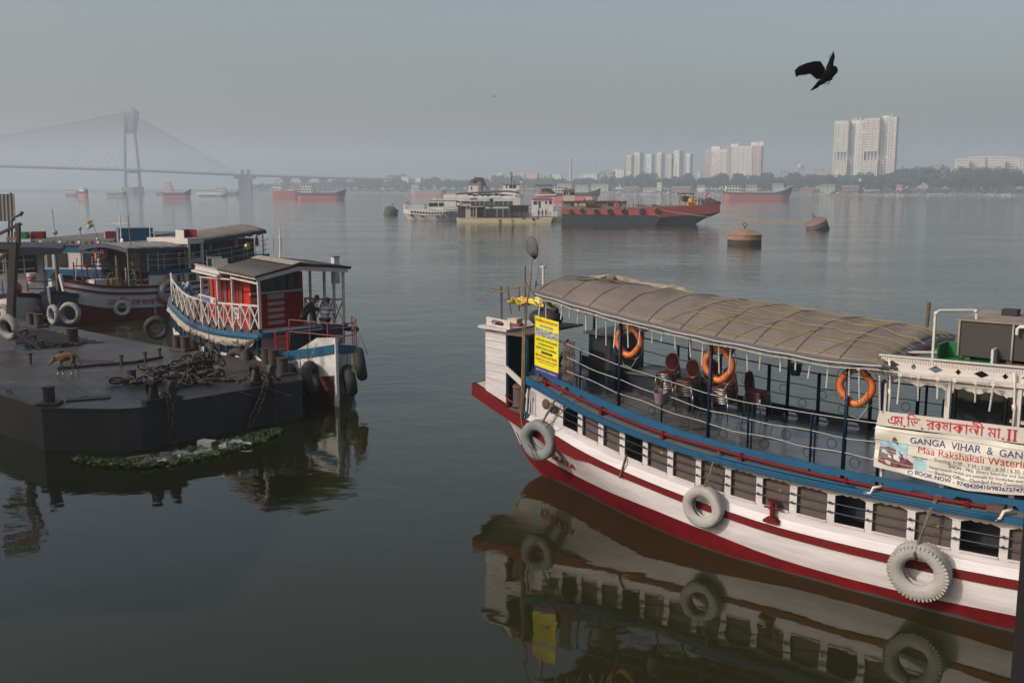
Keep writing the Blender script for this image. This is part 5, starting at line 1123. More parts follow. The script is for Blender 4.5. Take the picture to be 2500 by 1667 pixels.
# ------------------------------------------------------------------ white cabin at the right end of the launch
def cabin():
 zr = 4.34; s0 = 11.33; s1 = 17.0; yw = -2.06
 def P(s, z, o=0): return V(s, yw - o, z)
 fb = cv((11.3, 4.22), (12.5, 4.20), (13.7, 4.22), (17, 4.35)); ft = lambda s: fb(s) + .27
 # carved fascia: board with diamond and round openings
 g = MB(); cells = []; s = s0; k = 0
 while s < 15.6: cells.append((s, s + .38, k % 2)); s += .38; k += 1
 for a, b, kind in cells:
  c = (a + b)/2; zc = (fb(c) + ft(c))/2 + .0; zl, zh = fb(a) + .05, ft(a) - .07
  hole = [(c - .13, zc), (c, zc + .065), (c + .13, zc), (c, zc - .065)] if kind == 0 else [(c - .05, zc), (c, zc + .055), (c + .05, zc), (c, zc - .055)]
  for o in (0, -.03):
   vs = [P(x, z, o) for x, z in hole] + [P(a, fb(a), o), P(a, ft(a), o), P(b, ft(b), o), P(b, fb(b), o), P(c, ft(c), o), P(c, fb(c), o)]
   g.add(vs, [(0, 4, 5), (0, 5, 8, 1), (1, 8, 6, 2), (2, 6, 7), (2, 7, 9, 3), (3, 9, 4, 0)])
  for (x0_, z0_), (x1_, z1_) in zip(hole, hole[1:] + hole[:1]): g.add([P(x0_, z0_), P(x1_, z1_), P(x1_, z1_, -.03), P(x0_, z0_, -.03)], [(0, 1, 2, 3)])
 s = s0
 while s < 15.6: g.beam(P(s, ft(s) - .065, .008), P(s, ft(s) - .005, .008), .016, .014); s += .045
 g.beam(P(s0 - .05, ft(s0) + .01), P(15.6, ft(15.6) + .01), .06, .025); g.beam(P(s0 - .05, fb(s0), .03), P(15.6, fb(15.6), .03), .10, .03); g.beam(P(s0 - .2, fb(s0) - .045, .06), P(15.6, fb(15.6) - .045, .06), .05, .05)
 g.build('carved_fascia', M_white, L1)
 g = MB(); n = 0; s = s0 + .15
 while s < 15.5:      # scalloped valance
  w = .5; zt = fb(s) - .05; m = 14; lo = []
  for j in range(m+1):
   u = j/m; lo.append(P(s + w*u, zt - .09 - .07*(abs(u - .5)*2)**1.5 - .022*abs(math.sin(u*math.pi*3.5))))
  up = [P(s + w*j/m, zt + .02) for j in range(m+1)]; g.grid([up, lo]); g.grid([[p + V(0, .025, 0) for p in up], [p + V(0, .025, 0) for p in lo]]); g.grid([lo, [p + V(0, .025, 0) for p in lo]]); s += w
 g.build('scalloped_valance', M_white, L1)
 for s in (11.42, 12.52, 13.66, 14.9): g = MB(); g.beam(P(s, z_dk(s)), P(s, fb(s) - .03), .085, .07); g.build('cabin_post', M_white, L1)
 for s in (11.52, 13.6): g = MB(); g.tube([P(s - .03, 4.45, .09), P(s, 4.2, .09), P(s, 3.95, .06), P(s + .02, 3.85, .09), P(s + .02, 3.4, .09)], .022, 8); g.tube([P(s, 3.9, .075), P(s + .01, 3.8, .08)], .032, 8); g.build('drain_pipe', M_pvc, L1, smooth=True)
 g = MB(); g.add([(s0 - .05, -2.02, zr), (17, -2.02, zr + .1), (17, 2.1, zr + .1), (s0 - .05, 2.1, zr), (s0 - .05, -2.02, zr + .05), (17, -2.02, zr + .15), (17, 2.1, zr + .15), (s0 - .05, 2.1, zr + .05)], [(0,1,2,3),(4,5,6,7),(0,1,5,4),(1,2,6,5),(2,3,7,6),(3,0,4,7)]); g.build('cabin_roof', mat('dusty cabin roof', (.19, .165, .14), .9, var=.25, dirt=(.1, .09, .08), dirt_amt=.4), L1)
 # inner wheelhouse, dark
 M_wh = mat('dark teal cabin paint', (.012, .022, .026), .3, var=.2)
 g = MB(); g.bx(12.35, 16.5, -1.1, 1.5, z_dk(12), zr - .02); w = g.build('inner_cabin', M_wh, L1)
 for a, b in ((12.42, 13.2), (13.3, 14.1), (14.2, 15.0)):
  g = MB(); g.bx(a, b, -1.13, -1.05, 3.3, 4.05); g.build('window', M_glass, w)
 g = MB()
 for z in (3.28, 4.08): g.beam((12.36, -1.13, z), (15, -1.13, z), .03)
 for s in (12.38, 13.25, 14.15): g.beam((s, -1.13, 3.28), (s, -1.13, 4.08), .035)
 g.build('window_frame', M_wh, w)
 g = MB(); g.torus((12.05, -.6, 3.35), .16, .03, ax=(1, .2, 0), n=20, m=6); g.build('rope_reel', M_blue, L1)
 g = MB(); g.beam((13.35, -1.2, 3.42), (13.75, -1.2, 3.40), .05, .06); g.build('tube_light', M_pvc, L1)
 # far side posts and rail
 for s in (11.5, 12.6, 13.8): g = MB(); g.beam((s, 2.0, z_dk(s)), (s, 2.0, zr), .07); g.build('cabin_post', M_navy, L1)
 g = MB(); [g.tube([(11.4, 2.0, z), (16, 2.0, z + .1)], .014, 5) for z in (2.6, 2.9, 3.2)]; g.build('far_rail', M_navy, L1)
 # name board
 g = MB()
 def NB(s, v, o=0): return V(s, -2.2 - o, 3.49 + (s - 11.42)*.02 - v)
 g.prism([(11.38, 0), (16.0, 0), (16.0, .27), (11.34, .27)], lambda a, b: NB(a, b), lambda a, b: NB(a, b, -.02)); nb = g.build('name_board', M_white, L1)
 def word(chars, x, x1):      # letters laid out one after another; (char, width factor, advance or None)
  cur = 0; parts = []
  for ch, f, adv in chars:
   o = text_mesh(ch, .26, nb, Matrix.Identity(4), M_red_ink, 'lettering'); xs = [v.co.x for v in o.data.vertices]; a_, b_ = min(xs), max(xs); w = (b_ - a_)*f
   x0_ = cur if adv is None or adv > 0 else cur + (-adv) - w
   parts.append((o, a_, f, x0_)); cur += (w if adv is None else abs(adv))*.985
  k = (x1 - x)/cur
  for o, a_, f, x0_ in parts:
   for v in o.data.vertices: v.co = NB(x + (x0_ + (v.co.x - a_)*f)*k, .225 - v.co.y, .012)
 word([('\u098f', 1, None), ('\u09ae', 1, None)], 11.55, 11.82); word([('\u09bf', 1, .075), ('\u09ad', 1, None)], 11.88, 12.11)
 word([('\u09b0', 1, None), ('\u0995', .6, None), ('\u09b7', .7, None), ('\u09be', 1, None), ('\u0995', 1, None), ('\u09be', 1, None), ('\u09b2', 1, None), ('\u09c0', 1, -.075)], 12.22, 13.18)
 word([('\u09ae', 1, None), ('\u09be', 1, None)], 13.24, 13.45)
 for x in (11.845, 12.155, 13.49): g = MB(); g.box(NB(x, .225, .012), (.03, .01, .03)); g.build('lettering', M_red_ink, nb)
 g = MB()
 for x in (13.58, 13.67): g.beam(NB(x, .05, .012), NB(x, .24, .012), .03, .01)
 for x in (13.58, 13.67):
  for z in (.055, .235): g.beam(NB(x - .03, z, .012), NB(x + .03, z, .012), .01, .02)
 g.build('lettering', M_red_ink, nb)
cabin()
# vinyl banner hanging under the name board
def banner():
 t = thing('banner', 'white vinyl advertising banner with blue and red lettering hung on the launch rail', 'banner', O1, A1)
 def bp(s, v, o=0):       # v 0 top .. 1 bottom
  ht = interp(s, [11.40, 12.2, 13.0, 13.9, 16], [.80, .86, .92, .86, .8]); zt = 3.22 + (s - 11.4)*.02 - .012*math.sin((s - 11.4)*3)
  sag = .03*math.sin(s*2.2 + 1)*v; wr = (.010*math.sin((s - 11.4)*9 + v*7) + .012*math.sin(v*11 + (s-11.4)*2.5))*(1 if s < 15 else 0)
  crn = .05*math.exp(-((s - 11.4)*1.2)**2)*math.sin(v*9)
  return V(s, -2.24 - .03 - wr - crn*.3 - o, zt - ht*v + sag)
 g = MB(); S = [11.36 + .06*k for k in range(78)]
 g.grid([[bp(s, v) for v in [k/22 for k in range(23)]] for s in S]); g.build('cloth', mat('white vinyl', (.64, .62, .56), .35, var=.06, dirt=(.4, .38, .33), dirt_amt=.2, bump=.3, bscale=4), t, smooth=True)
 def tx(txt, s, v, size, mt, xs=1.0, bold=0, slope=.0, name='lettering'):
  text_mesh(txt, size, t, None, mt, name, warp=lambda p: bp(s + p.x*xs, v - p.y/.86 + slope*p.x, .006), bold=bold)
 tx('GANGA  VIHAR  &  GANGA  AARTI', 11.98, .27, .17, M_blue_ink, 1.0, .001)
 tx('Maa Rakshakali Waterlines', 12.12, .455, .185, M_red_ink, 1.0, .0)
 tx('Evening: 5:30 - 7:30 / 5:00 - 6:30 / 6.30- 8:00', 12.42, .565, .082, M_black_ink, 1.08)
 tx('(MON - FRI)  (Every Saturday and Sunday)', 12.66, .65, .072, M_black_ink, 1.1)
 tx('Note-Launch rentals are available for Sundarban tours and any', 12.34, .735, .068, M_black_ink, 1.05)
 tx('Booking Office - Chandpal Ferry Terminal No. 2', 12.44, .83, .075, M_black_ink, 1.12, .001)
 tx('BOOK NOW - 9748420410/9836737475/76', 12.1, .935, .098, M_blue_ink, 1.1, .002)
 tx('Super Luxury', 12.03, .58, .05, M_black_ink, 1.0); tx('Launch', 12.08, .63, .05, M_blue_l, 1.0)
 def disc(s, v, r, mt, name, a0=0, a1=6.283, o=.005):
  g = MB(); c = bp(s, v, o); pts = [bp(s + r*math.cos(a), v - r*math.sin(a)/.86, o) for a in [lerp(a0, a1, k/20) for k in range(21)]]; g.add([c] + pts, [(0, i+1, i+2) for i in range(20)]); return g.build(name, mt, t)
 M_pale = mat('pale aqua print', (.30, .48, .50), .5, var=.1); M_pic = mat('boat picture print', (.16, .06, .07), .5, var=.7, scale=14); M_pic2 = mat('sky picture print', (.28, .45, .55), .5, var=.4, scale=10)
 disc(12.17, .72, .125, M_pale, 'round_badge')
 g = MB(); g.grid([[bp(s, v, .004) for v in (.33, .5, .62)] for s in (11.45, 11.6, 11.8, 11.95)]); g.build('printed_sky', M_pic2, t)
 g = MB(); g.grid([[bp(s, v0 + (v1 - v0)*k/3, .006) for k in range(4)] for s, v0, v1 in ((11.44, .50, .85), (11.55, .42, .88), (11.7, .40, .90), (11.85, .55, .88), (12.0, .68, .86), (12.06, .72, .84))]); g.build('printed_boat', M_pic, t)
 g = MB(); g.grid([[bp(s, v0 + (v1 - v0)*k/3, .008) for k in range(4)] for s, v0, v1 in ((11.66, .30, .42), (11.70, .18, .45), (11.74, .22, .46), (11.78, .34, .48))]); g.build('printed_spire', mat('spire print', (.14, .09, .07), .6, var=.5, scale=30), t)
 g = MB(); g.torus(bp(12.02, .93, .008), .04, .006, ax=(0, 1, 0), n=14, m=4); g.build('phone_logo', M_green, t)
 for v in (.08, .32, .55, .80): g = MB(); g.tube([bp(s, v + .02*math.sin(s), .014) for s in [11.34 + .1*k for k in range(28)]], .0045, 4); g.build('tie_cord', M_pvc, t)
banner()
# things on the cabin roof
t = thing('water_tank', 'big black box-shaped water tank with a dusty top on the white cabin roof', 'tank', O1, A1)
M_tank = mat('blackened tank steel', (.012, .013, .014), .5, spec=.3, var=.4, scale=2, dirt=(.07, .065, .06), dirt_amt=.25, dscale=2.5, streak=True)
g = MB(); g.bx(12.38, 14.3, -1.2, .6, 4.5, 5.14); g.build('body', M_tank, t)
g = MB(); g.bx(12.34, 14.34, -1.24, .64, 5.14, 5.17); g.build('lid', mat('dusty lid', (.20, .165, .135), .9, var=.25), t)
g = MB(); g.bx(12.85, 13.12, -.25, .0, 5.17, 5.29); g.build('hatch', M_dark, t)
g = MB(); g.beam((13.3, -1.225, 4.5), (13.3, -1.225, 5.15), .03); g.beam((12.4, -1.215, 4.5), (12.4, -1.215, 5.15), .03); g.build('edge_angle', M_steel, t)
for s in (12.5, 13.2, 14.1): g = MB(); g.bx(s, s + .1, -1.15, .5, 4.4, 4.5); g.build('bearer', M_wood, t)
t = thing('storage_box', 'open-fronted green box with a white edge standing before the black tank', 'box', O1, A1)
g = MB(); g.bx(12.12, 13.02, -.95, -.91, 4.42, 4.70); g.bx(12.10, 12.14, -1.45, -.95, 4.42, 4.70); g.bx(12.12, 13.02, -1.45, -.95, 4.40, 4.43); g.build('green_panel', M_green, t)
g = MB(); g.bx(13.02, 13.06, -1.45, -.91, 4.42, 4.70); g.build('side_panel', M_white, t)
t = thing('plastic_pipe', 'white plastic pipe rising beside the green box and bending over to the tank', 'pipe', O1, A1)
g = MB(); g.tube([(12.08, -1.6, 4.38), (12.08, -1.6, 5.26), (12.11, -1.6, 5.31), (12.14, -1.55, 5.33), (12.6, -1.1, 5.33), (12.63, -1.08, 5.31), (12.64, -1.08, 5.17)], .026, 10); g.build('pipe', M_pvc, t, smooth=40)
for p in ((12.08, -1.6, 4.42), (12.09, -1.6, 5.28), (12.62, -1.09, 5.31)): g = MB(); g.ball(p, .042, 8); g.build('elbow', M_pvc, t, smooth=True)
t = thing('plastic_pipe', 'short white pipe elbow on the near corner of the black tank', 'pipe', O1, A1)
g = MB(); g.tube([(13.38, -1.3, 4.98), (13.38, -1.3, 5.08), (13.42, -1.3, 5.12), (14.0, -1.3, 5.12)], .03, 10); g.build('pipe', M_pvc, t, smooth=40)
tag(MB().tube([(0, 0, 0), (.03, 0, .35), (.05, .02, .75)], .045, 8).build('wooden_pole', M_wood), 'short thick wooden pole sticking up behind the tarpaulin roof', 'pole').location = B1(10.76, 2.2, 4.3)
t = thing('boat_pole', 'pair of long poles lying between tarpaulin roof and green box', 'pole', O1, A1)
for k in range(2): g = MB(); g.tube([(11.4, -1.35 + .1*k, 4.46), (12.1, -.7 + .12*k, 4.44)], .022, 6); g.build('pole', M_pvc, t)
# hanging strings of plastic tubes along the roof edge
TT = [(2.74, 4.41, 4.86), (2.95, 4.40, 4.83), (3.53, 4.43, 4.78), (3.80, 4.49, 4.75), (4.08, 4.38, 4.73), (4.34, 4.26, 4.71), (4.68, 4.12, 4.68), (4.99, 3.99, 4.66), (5.29, 3.98, 4.62), (5.63, 4.03, 4.59), (6.0, 4.12, 4.57), (6.34, 4.19, 4.54), (6.62, 4.27, 4.52), (6.96, 4.14, 4.50), (7.33, 4.02, 4.48), (7.68, 3.90, 4.45), (8.05, 3.77, 4.43), (8.34, 3.79, 4.40), (8.70, 3.90, 4.38), (9.01, 3.96, 4.36), (9.43, 3.99, 4.33), (9.75, 4.06, 4.32), (10.06, 3.93, 4.30), (10.41, 3.80, 4.27), (10.82, 3.70, 4.27), (11.0, 3.59, 4.26), (11.38, 3.51, 4.25), (11.75, 3.68, 4.24), (12.07, 3.79, 4.24), (12.4, 3.87, 4.25), (12.68, 4.01, 4.25), (13.02, 3.89, 4.26), (13.3, 3.77, 4.26)]
rn = random.Random(31)
for i, (s, a, b) in enumerate(TT):
 where = 'left of the first life ring' if s < 5.2 else 'between first and middle life rings' if s < 7.6 else 'between middle and right life rings' if s < 10.4 else 'by the right life ring' if s < 11.2 else 'before the white cabin'
 lean = rn.uniform(-.04, .04); t = thing('light_tube', ('long' if b - a > .5 else 'short') + ' white dotted light tube hanging from the roof edge ' + where, 'light', B1(s, -(hb(s) - .16), b), A1, 'light tubes along the launch roof edge')
 g = MB(); g.tube([(0, 0, -.03), (lean, rn.uniform(-.02, .02), a - b)], .0165, 7); g.build('tube', M_pvc, t, smooth=40)
 g = MB(); g.bx(-.035, .035, -.02, .02, -.05, .0); g.build('cap', M_pvc, t)
 g = MB(); n = int((b - a)/.055)
 for k in range(1, n): f = k/n; g.box((lean*f, -.018, -.03 + (a - b)*f), (.012, .006, .012))
 g.build('dots', M_dark, t)
t = thing('cable', 'sagging white cable that carries the light tubes along the roof edge', 'cable', O1, A1)
g = MB(); pts = [(s, -(hb(s) - .155), b + .005) for s, a, b in TT]; g.tube(pts, .008, 5); g.tube([(p[0], p[1] + .01, p[2] + .03 + .02*math.sin(p[0]*3)) for p in pts], .006, 4)
for k in range(60): s, a, b = TT[rn.randrange(26, 33) if k % 2 else rn.randrange(33)]; s += rn.uniform(-.15, .15); g.tube([(s, -(hb(s) - .15), b + .02), (s + rn.uniform(-.1, .1), -(hb(s) - .15) - .03, b - rn.uniform(.02, .14)), (s + rn.uniform(-.15, .15), -(hb(s) - .15), b + .01)], .0025, 3)
g.build('wire', M_pvc, t)
# life rings
def ring(label, s, z, rx, rot=0.0):
 t = thing('life_ring', label, 'life ring', B1(s, -(hb(s) - .46), z), A1 + rot)
 g = MB(); q = .30; pts = []
 for k in range(40):
  a = 2*math.pi*k/40; f = 1 + .05*math.cos(4*a); pts.append((q*f*math.cos(a)*.98, 0, q*f*math.sin(a)*1.05))
 g.tube(pts, .072, 12, close=True); g.build('ring', M_orange, t, smooth=True)
 g = MB(); pts = []
 for k in range(33):
  a = 2*math.pi*k/32; f = .385 + .05*abs(math.sin(2*a)); pts.append((f*math.cos(a), .03*math.sin(a*3), f*1.03*math.sin(a)))
 g.tube(pts, .007, 5, close=True)
 for a in (.8, 2.35, 3.9, 5.5): g.torus((q*math.cos(a), 0, q*1.05*math.sin(a)), .078, .008, ax=(-math.sin(a), 0, math.cos(a)), n=12, m=4)
 g.build('grab_rope', M_rope, t)
 g = MB(); g.tube([(-.2, -.02, -.34), (-.1, -.05, -.55), (.1, -.04, -.6), (.25, -.02, -.35)], .006, 4); g.build('slack_line', M_pvc, t)
ring('orange life ring tied to the leftmost post, beside the dark box house', 5.46, 4.12, 1)
ring('orange life ring tied to the middle roof post above the stacked chairs', 7.9, 3.90, 1)
ring('orange life ring with a grey band tied to the post by the white cabin', 10.85, 3.84, 1)
# tyres on the near side
def big_tyre(label, s, z, R_, r, mt, tread, tilt, off=.2, yaw=0.0):
 w = hb(s) + off
 t = thing('tyre_fender', label, 'tyre', B1(s, -w, z), A1 + yaw); t.rotation_euler = (tilt, 0, A1 + yaw)
 Rm = R_ - r*0.5; g = MB(); prof = []      # tyre cross-section: (radius, width)
 cs = [(R_-r*1.75, -.42), (R_-r*1.6, -.72), (R_-r*1.1, -1.0), (R_-r*.45, -.98), (R_-r*.12, -.82), (R_, -.5), (R_, .5), (R_-r*.12, .82), (R_-r*.45, .98), (R_-r*1.1, 1.0), (R_-r*1.6, .72), (R_-r*1.75, .42), (R_-r*1.55, .3), (R_-r*.35, .25), (R_-r*.35, -.25), (R_-r*1.55, -.3)]
 n = 56; rows = []
 for k in range(n):
  a = 2*math.pi*k/n; sq = 1 + .02*math.cos(2*a + .5); rows.append([(math.cos(a)*p*sq, q*r*1.05, math.sin(a)*p*(2 - sq)) for p, q in cs])
 rows.append(rows[0]); g.grid(rows, closed=True); g.build('tyre_body', mt, t, smooth=45)
 g = MB()
 if not tread: return t, w
 for k in range(tread):
  a = 2*math.pi*k/tread
  for sd in (-1, 1):
   M = Matrix.Rotation(-a, 3, 'Y'); c = M @ V(R_ - .022, sd*r*.78, 0); g.box(c, (.05, r*.5, .034), M=M @ Matrix.Rotation(.25*sd, 3, 'X'))
 g.build('tread_block', mt, t)
 return t, w
def tyre_rope(label, pts, r=.012, strands=2):
 t = thing('fender_rope', label, 'rope', O1, A1)
 g = MB(); rn = random.Random(len(label))
 for k in range(strands):
  g.tube([(p[0] + rn.uniform(-.03, .03), p[1] + rn.uniform(-.02, .02), p[2]) for p in pts], r, 6)
 g.build('strand', M_rope, t, smooth=True)
 s, y, z = pts[0]
 g = MB(); [g.torus((s + rn.uniform(-.04, .04), y + .04, z - .02), .05, r, ax=(1, rn.uniform(-.5, .5), 0), n=14, m=5) for k in range(4)]; g.build('knot', M_rope, t)
big_tyre('grey-painted tyre fender at the stern, leftmost on the launch side', 2.98, 1.44, .50, .145, mat('grey painted tyre', (.36, .38, .38), .75, var=.2, dirt=(.08, .09, .09), dirt_amt=.35, dscale=4, bump=.6, bscale=20), 0, R(6), .12)
big_tyre('white-painted tyre fender with a worn black edge, middle one of the launch side', 8.0, 1.03, .44, .125, M_wtyre, 0, R(4), .18)
big_tyre('largest white-painted tyre fender with deep tread lugs, nearest the camera', 12.42, .84, .52, .15, M_wtyre, 46, R(8), .26, R(4))
def sd(s, z, o): return (s, -(hb(s) + o), z)
tyre_rope('dark rope holding the leftmost grey tyre to the red pipe', [(4.0 - .35, -(hb(3.6) - .1), 2.80), sd(3.5, 2.5, .09), sd(3.25, 2.15, .1), sd(3.08, 1.78, .2)], .016, 2)
tyre_rope('second thin line from the roof edge down to the leftmost tyre', [(4.15, -(hb(4.1) - .1), 2.68), sd(3.9, 2.4, .09), sd(3.5, 2.0, .15), sd(3.12, 1.7, .2)], .008, 2)
tyre_rope('pale rope holding the middle white tyre', [(8.2, -(hb(8.2) - .08), 2.22), sd(8.15, 1.95, .09), sd(8.08, 1.6, .14), sd(8.0, 1.35, .3)], .012, 3)
tyre_rope('thick knotted rope holding the largest white tyre', [(12.55, -(hb(12.5) - .08), 2.12), sd(12.5, 1.95, .1), sd(12.42, 1.55, .22), sd(12.4, 1.2, .5), sd(12.42, 1.1, .46)], .016, 4)
tyre_rope('loose mooring line tied round the leftmost tyre from the counter', [(2.05, -1.2, 2.0), sd(2.3, 1.7, .1), sd(2.6, 1.35, .25), sd(2.9, 1.25, .35), sd(3.1, 1.0, .35)], .010, 2)
# red hawse fitting on the sill, wooden prop
t = thing('mooring_bitt', 'red cross-shaped mooring bitt on the launch sill under the windows', 'bitt', B1(9.46, -(hb(9.4) - .02), 1.0), A1)
g = MB(); g.box((0, 0, .02), (.3, .2, .05)); g.box((0, 0, .06), (.2, .14, .05)); g.build('base', M_red, t); g = MB(); g.tube([(0, 0, .06), (0, 0, .42)], .05, 10); g.tube([(0, 0, .4), (0, 0, .44)], .09, 10); g.build('post', M_red, t, smooth=40); g = MB(); g.tube([(-.17, 0, .28), (.2, 0, .28)], .022, 8); g.build('cross_pin', M_red, t)
tag(MB().beam((0, 0, 0), (-.16, -.12, -.52), .03, .05).build('wooden_prop', M_wood), 'short dark stick leaning out of the fourth window', 'stick').location = B1(5.72, -(hb(5.7) - .1), 1.62)
t = thing('float_buoys', 'two brown heart-shaped net floats hanging by the stern end of the windows', 'float', B1(3.25, -(hb(3.25) + .0), 2.35), A1)
for k in (0, 1): g = MB(); g.ball((-.1 + .2*k, -.02, -.08*k), .12, 12, (1, .35, 1.1)); g.build('float', M_rust, t, smooth=True)
# KOLKATA on the stern quarter
def kt(p):
 z = .74 + p.y*.95; s = 2.15 + p.x*1.15 + p.y*.55; return V(s, -(hw(s, z) + .018), z)
text_mesh('KOLKATA', .29, L1, None, M_red_ink, 'port_name', warp=kt, bold=.010, spacing=1.12)
# rusty winch drum on the counter, red bitt
t = thing('winch_drum', 'rusty drum winch standing on the launch counter', 'winch', B1(1.88, -.95, z_r1(1.9) - .02), A1)
g = MB(); g.lathe([(.19, .14), (.21, .16), (.19, .2), (.19, .62), (.21, .64), (.18, .7), (.06, .74)], n=20); g.build('drum', M_rust, t, smooth=40); g = MB(); g.box((0, 0, .05), (.5, .4, .1)); g.tube([(-.3, -.15, .3), (.3, -.15, .12)], .02, 6); g.build('base', M_rust, t)
t = thing('mooring_bitt', 'small red bitt beside the rusty winch drum', 'bitt', B1(1.52, -1.02, z_r1(1.5)), A1); g = MB(); g.tube([(0, 0, 0), (0, 0, .28)], .05, 10); g.build('post', M_red, t); g = MB(); g.tube([(0, 0, .26), (0, 0, .3)], .075, 10); g.build('cap', M_red, t)
# yellow poster
def poster():
 t = thing('poster', 'tall yellow advertising board with red and black lettering at the launch stern', 'sign', O1, A1)
 def pp(u, v, o=0): return V(lerp(2.50, 3.36, u), lerp(-1.16, -1.32, u) - o, lerp(lerp(4.43, 4.34, u), lerp(3.02, 2.93, u), v))
 M_y = mat('yellow board', (.68, .60, .02), .45, var=.05); g = MB(); g.prism([(0, 0), (1, 0), (1, .88), (0, .88)], lambda a, b: pp(a, b), lambda a, b: pp(a, b, -.02)); g.build('yellow_panel', M_y, t)
 g = MB(); g.prism([(0, .88), (1, .88), (1, 1.0), (0, 1.0)], lambda a, b: pp(a, b), lambda a, b: pp(a, b, -.02)); g.build('blue_panel', M_blue_ink, t)
 def tx(txt, v, h, mt, bold=0.003, wid=None, u0=None):
  o = text_mesh(txt, 1.0, t, Matrix.Identity(4), mt, 'lettering', bold=bold*2.2)
  xs = [w.co.x for w in o.data.vertices]; w = max(xs) - min(xs); wid = wid or .9; x0 = min(xs); u0_ = (1 - wid)/2 if u0 is None else u0
  for q in o.data.vertices: q.co = pp(u0_ + (q.co.x - x0)/w*wid, v - q.co.y*h*1.35, .004)
 tx('SUNDARBAN & GANGASAGAR TOUR', .085, .052, M_red_ink, .006); tx('AND GANGAVIHAR', .17, .045, M_blue_l, .004, .55)
 M_ph = mat('photo print', (.3, .33, .34), .5, var=.9, scale=16)
 for k in range(4): g = MB(); g.add([pp(.04 + .235*k, .20, .004), pp(.265 + .235*k, .20, .004), pp(.265 + .235*k, .34, .004), pp(.04 + .235*k, .34, .004)], [(0, 1, 2, 3)]); g.build('photo', M_ph, t)
 tx('3 SUPER LUXURY LAUNCHES AVAILABLE', .42, .045, M_black_ink, .004); tx('FOR HIRE FROM KOLKATA,', .49, .042, M_black_ink, .004, .66); tx('HOWRAH, HOOGHLY & MEDINIPORE', .56, .042, M_black_ink, .004, .84)
 g = MB(); g.add([pp(.3, .585, .004), pp(.74, .585, .004), pp(.77, .605, .004), pp(.74, .63, .004), pp(.3, .63, .004), pp(.27, .605, .004)], [(0, 1, 2, 3, 4, 5)]); g.build('black_pill', M_black_ink, t)
 tx('BOOKING OFFICE', .619, .024, M_y, .002, .38); text_o = tx('MAA RAKSHAKALI WATERLINES', .70, .052, M_red_ink, .005); tx('CHANDPAL GHAT, 2ND JETTY HOWRAH', .76, .034, M_black_ink, .003); tx('TERMINAL KOLKATA-700001', .80, .024, M_red_ink, .001, .7); tx('9830123740 / 9748420410', .95, .035, M_white, .002, .85)
 for u in (.1, .9): g = MB(); g.beam(pp(u, .95, -.05), pp(u, 1.15, -.05), .03); g.build('leg', M_steel, t)
poster()
# landing net and bamboo poles
t = thing('landing_net', 'round landing net on a long crooked bamboo pole standing above the stern', 'net', O1, A1)
g = MB(); P0 = [(2.3, -1.36, z_r1(2.3)), (2.36, -1.38, 3.0), (2.38, -1.4, 3.8), (2.44, -1.4, 4.7), (2.56, -1.4, 5.3), (2.60, -1.4, 5.82)]; g.tube(P0, [.028, .027, .025, .022, .018, .014], 7); g.build('pole', M_bamboo, t, smooth=True)
g = MB(); cx, cz = 2.60, 6.12; rr = .235; g.torus((cx, -1.4, cz), rr, .006, ax=(.25, 1, 0), n=28, m=4); g.build('hoop', M_iron, t)
g = MB()
for k in range(34):
 a = 2*math.pi*k/34; st = V(cx + rr*math.cos(a)*.97, -1.4 - .25*rr*math.cos(a), cz + rr*math.sin(a)); en = V(cx + .01, -1.4 + .06, 5.80)
 m = st.lerp(en, .5) + V(0, .07, -.02); g.tube([st, m, en], .0035, 3)
for f in (.1, .25, .4, .55, .7, .85):
 pts = []
 for k in range(22):
  a = 2*math.pi*k/22; st = V(cx + rr*math.cos(a)*.97, -1.4 - .25*rr*math.cos(a), cz + rr*math.sin(a)); en = V(cx + .01, -1.34, 5.80); q = st.lerp(en, f); q.y += .09*math.sin(math.pi*f); pts.append(q)
 g.tube(pts, .0035, 3, close=True)
g.build('mesh', M_iron, t)
t = thing('bamboo_pole', 'bundle of two bamboo poles standing beside the net pole', 'pole', O1, A1)
g = MB(); g.tube([(2.22, -1.33, z_r1(2.2)), (2.28, -1.34, 4.15)], .024, 7); g.build('cane', M_bamboo, t); g = MB(); g.tube([(2.27, -1.40, z_r1(2.2)), (2.33, -1.36, 4.05)], .022, 7); g.build('cane', M_bamboo, t)
t = thing('bamboo_rack', 'rough rack of sticks and bamboo rails tied up over the stern roof', 'rack', O1, A1)
for pts, r in (([(.44, 0, 4.0), (.44, 0, 4.92)], .03), ([(.78, 0, 4.2), (.66, 0, 4.95)], .018), ([(1.05, 0, 4.3), (1.06, 0, 4.96)], .018), ([(1.18, .1, 4.0), (1.18, .1, 5.5)], .02), ([(1.55, 0, 4.5), (1.62, 0, 5.15)], .014), ([(1.2, .1, 5.05), (1.75, .1, 4.5)], .02), ([(1.60, 0, 4.9), (1.66, .03, 5.3), (1.70, 0, 5.5)], .006)):
 g = MB(); g.tube(pts, r, 6); g.build('upright', M_wood, t)
for pts in ([(.05, 0, 4.84), (.6, 0, 4.86), (1.2, 0, 4.97), (1.9, .1, 5.08)], [(.1, -.15, 4.78), (.8, -.15, 4.82), (1.5, -.1, 4.9), (2.1, 0, 4.96)], [(.12, .1, 4.80), (.9, .1, 4.90)]):
 g = MB(); g.tube(pts, .012, 5); [g.tube([p, (p[0] + .05, p[1] - .03, p[2] + .05)], .004, 3) for p in pts]; g.build('rail', M_bamboo, t)
g = MB(); g.tube([(1.86, 0, 4.4), (1.86, 0, 5.52)], .035, 10); g.bx(1.80, 1.92, -.06, .06, 5.50, 5.54); tag(g.build('vent_pipe', M_white, None), 'white upright vent pipe behind the left end of the tarpaulin roof', 'pipe').location = (0, 0, 0)
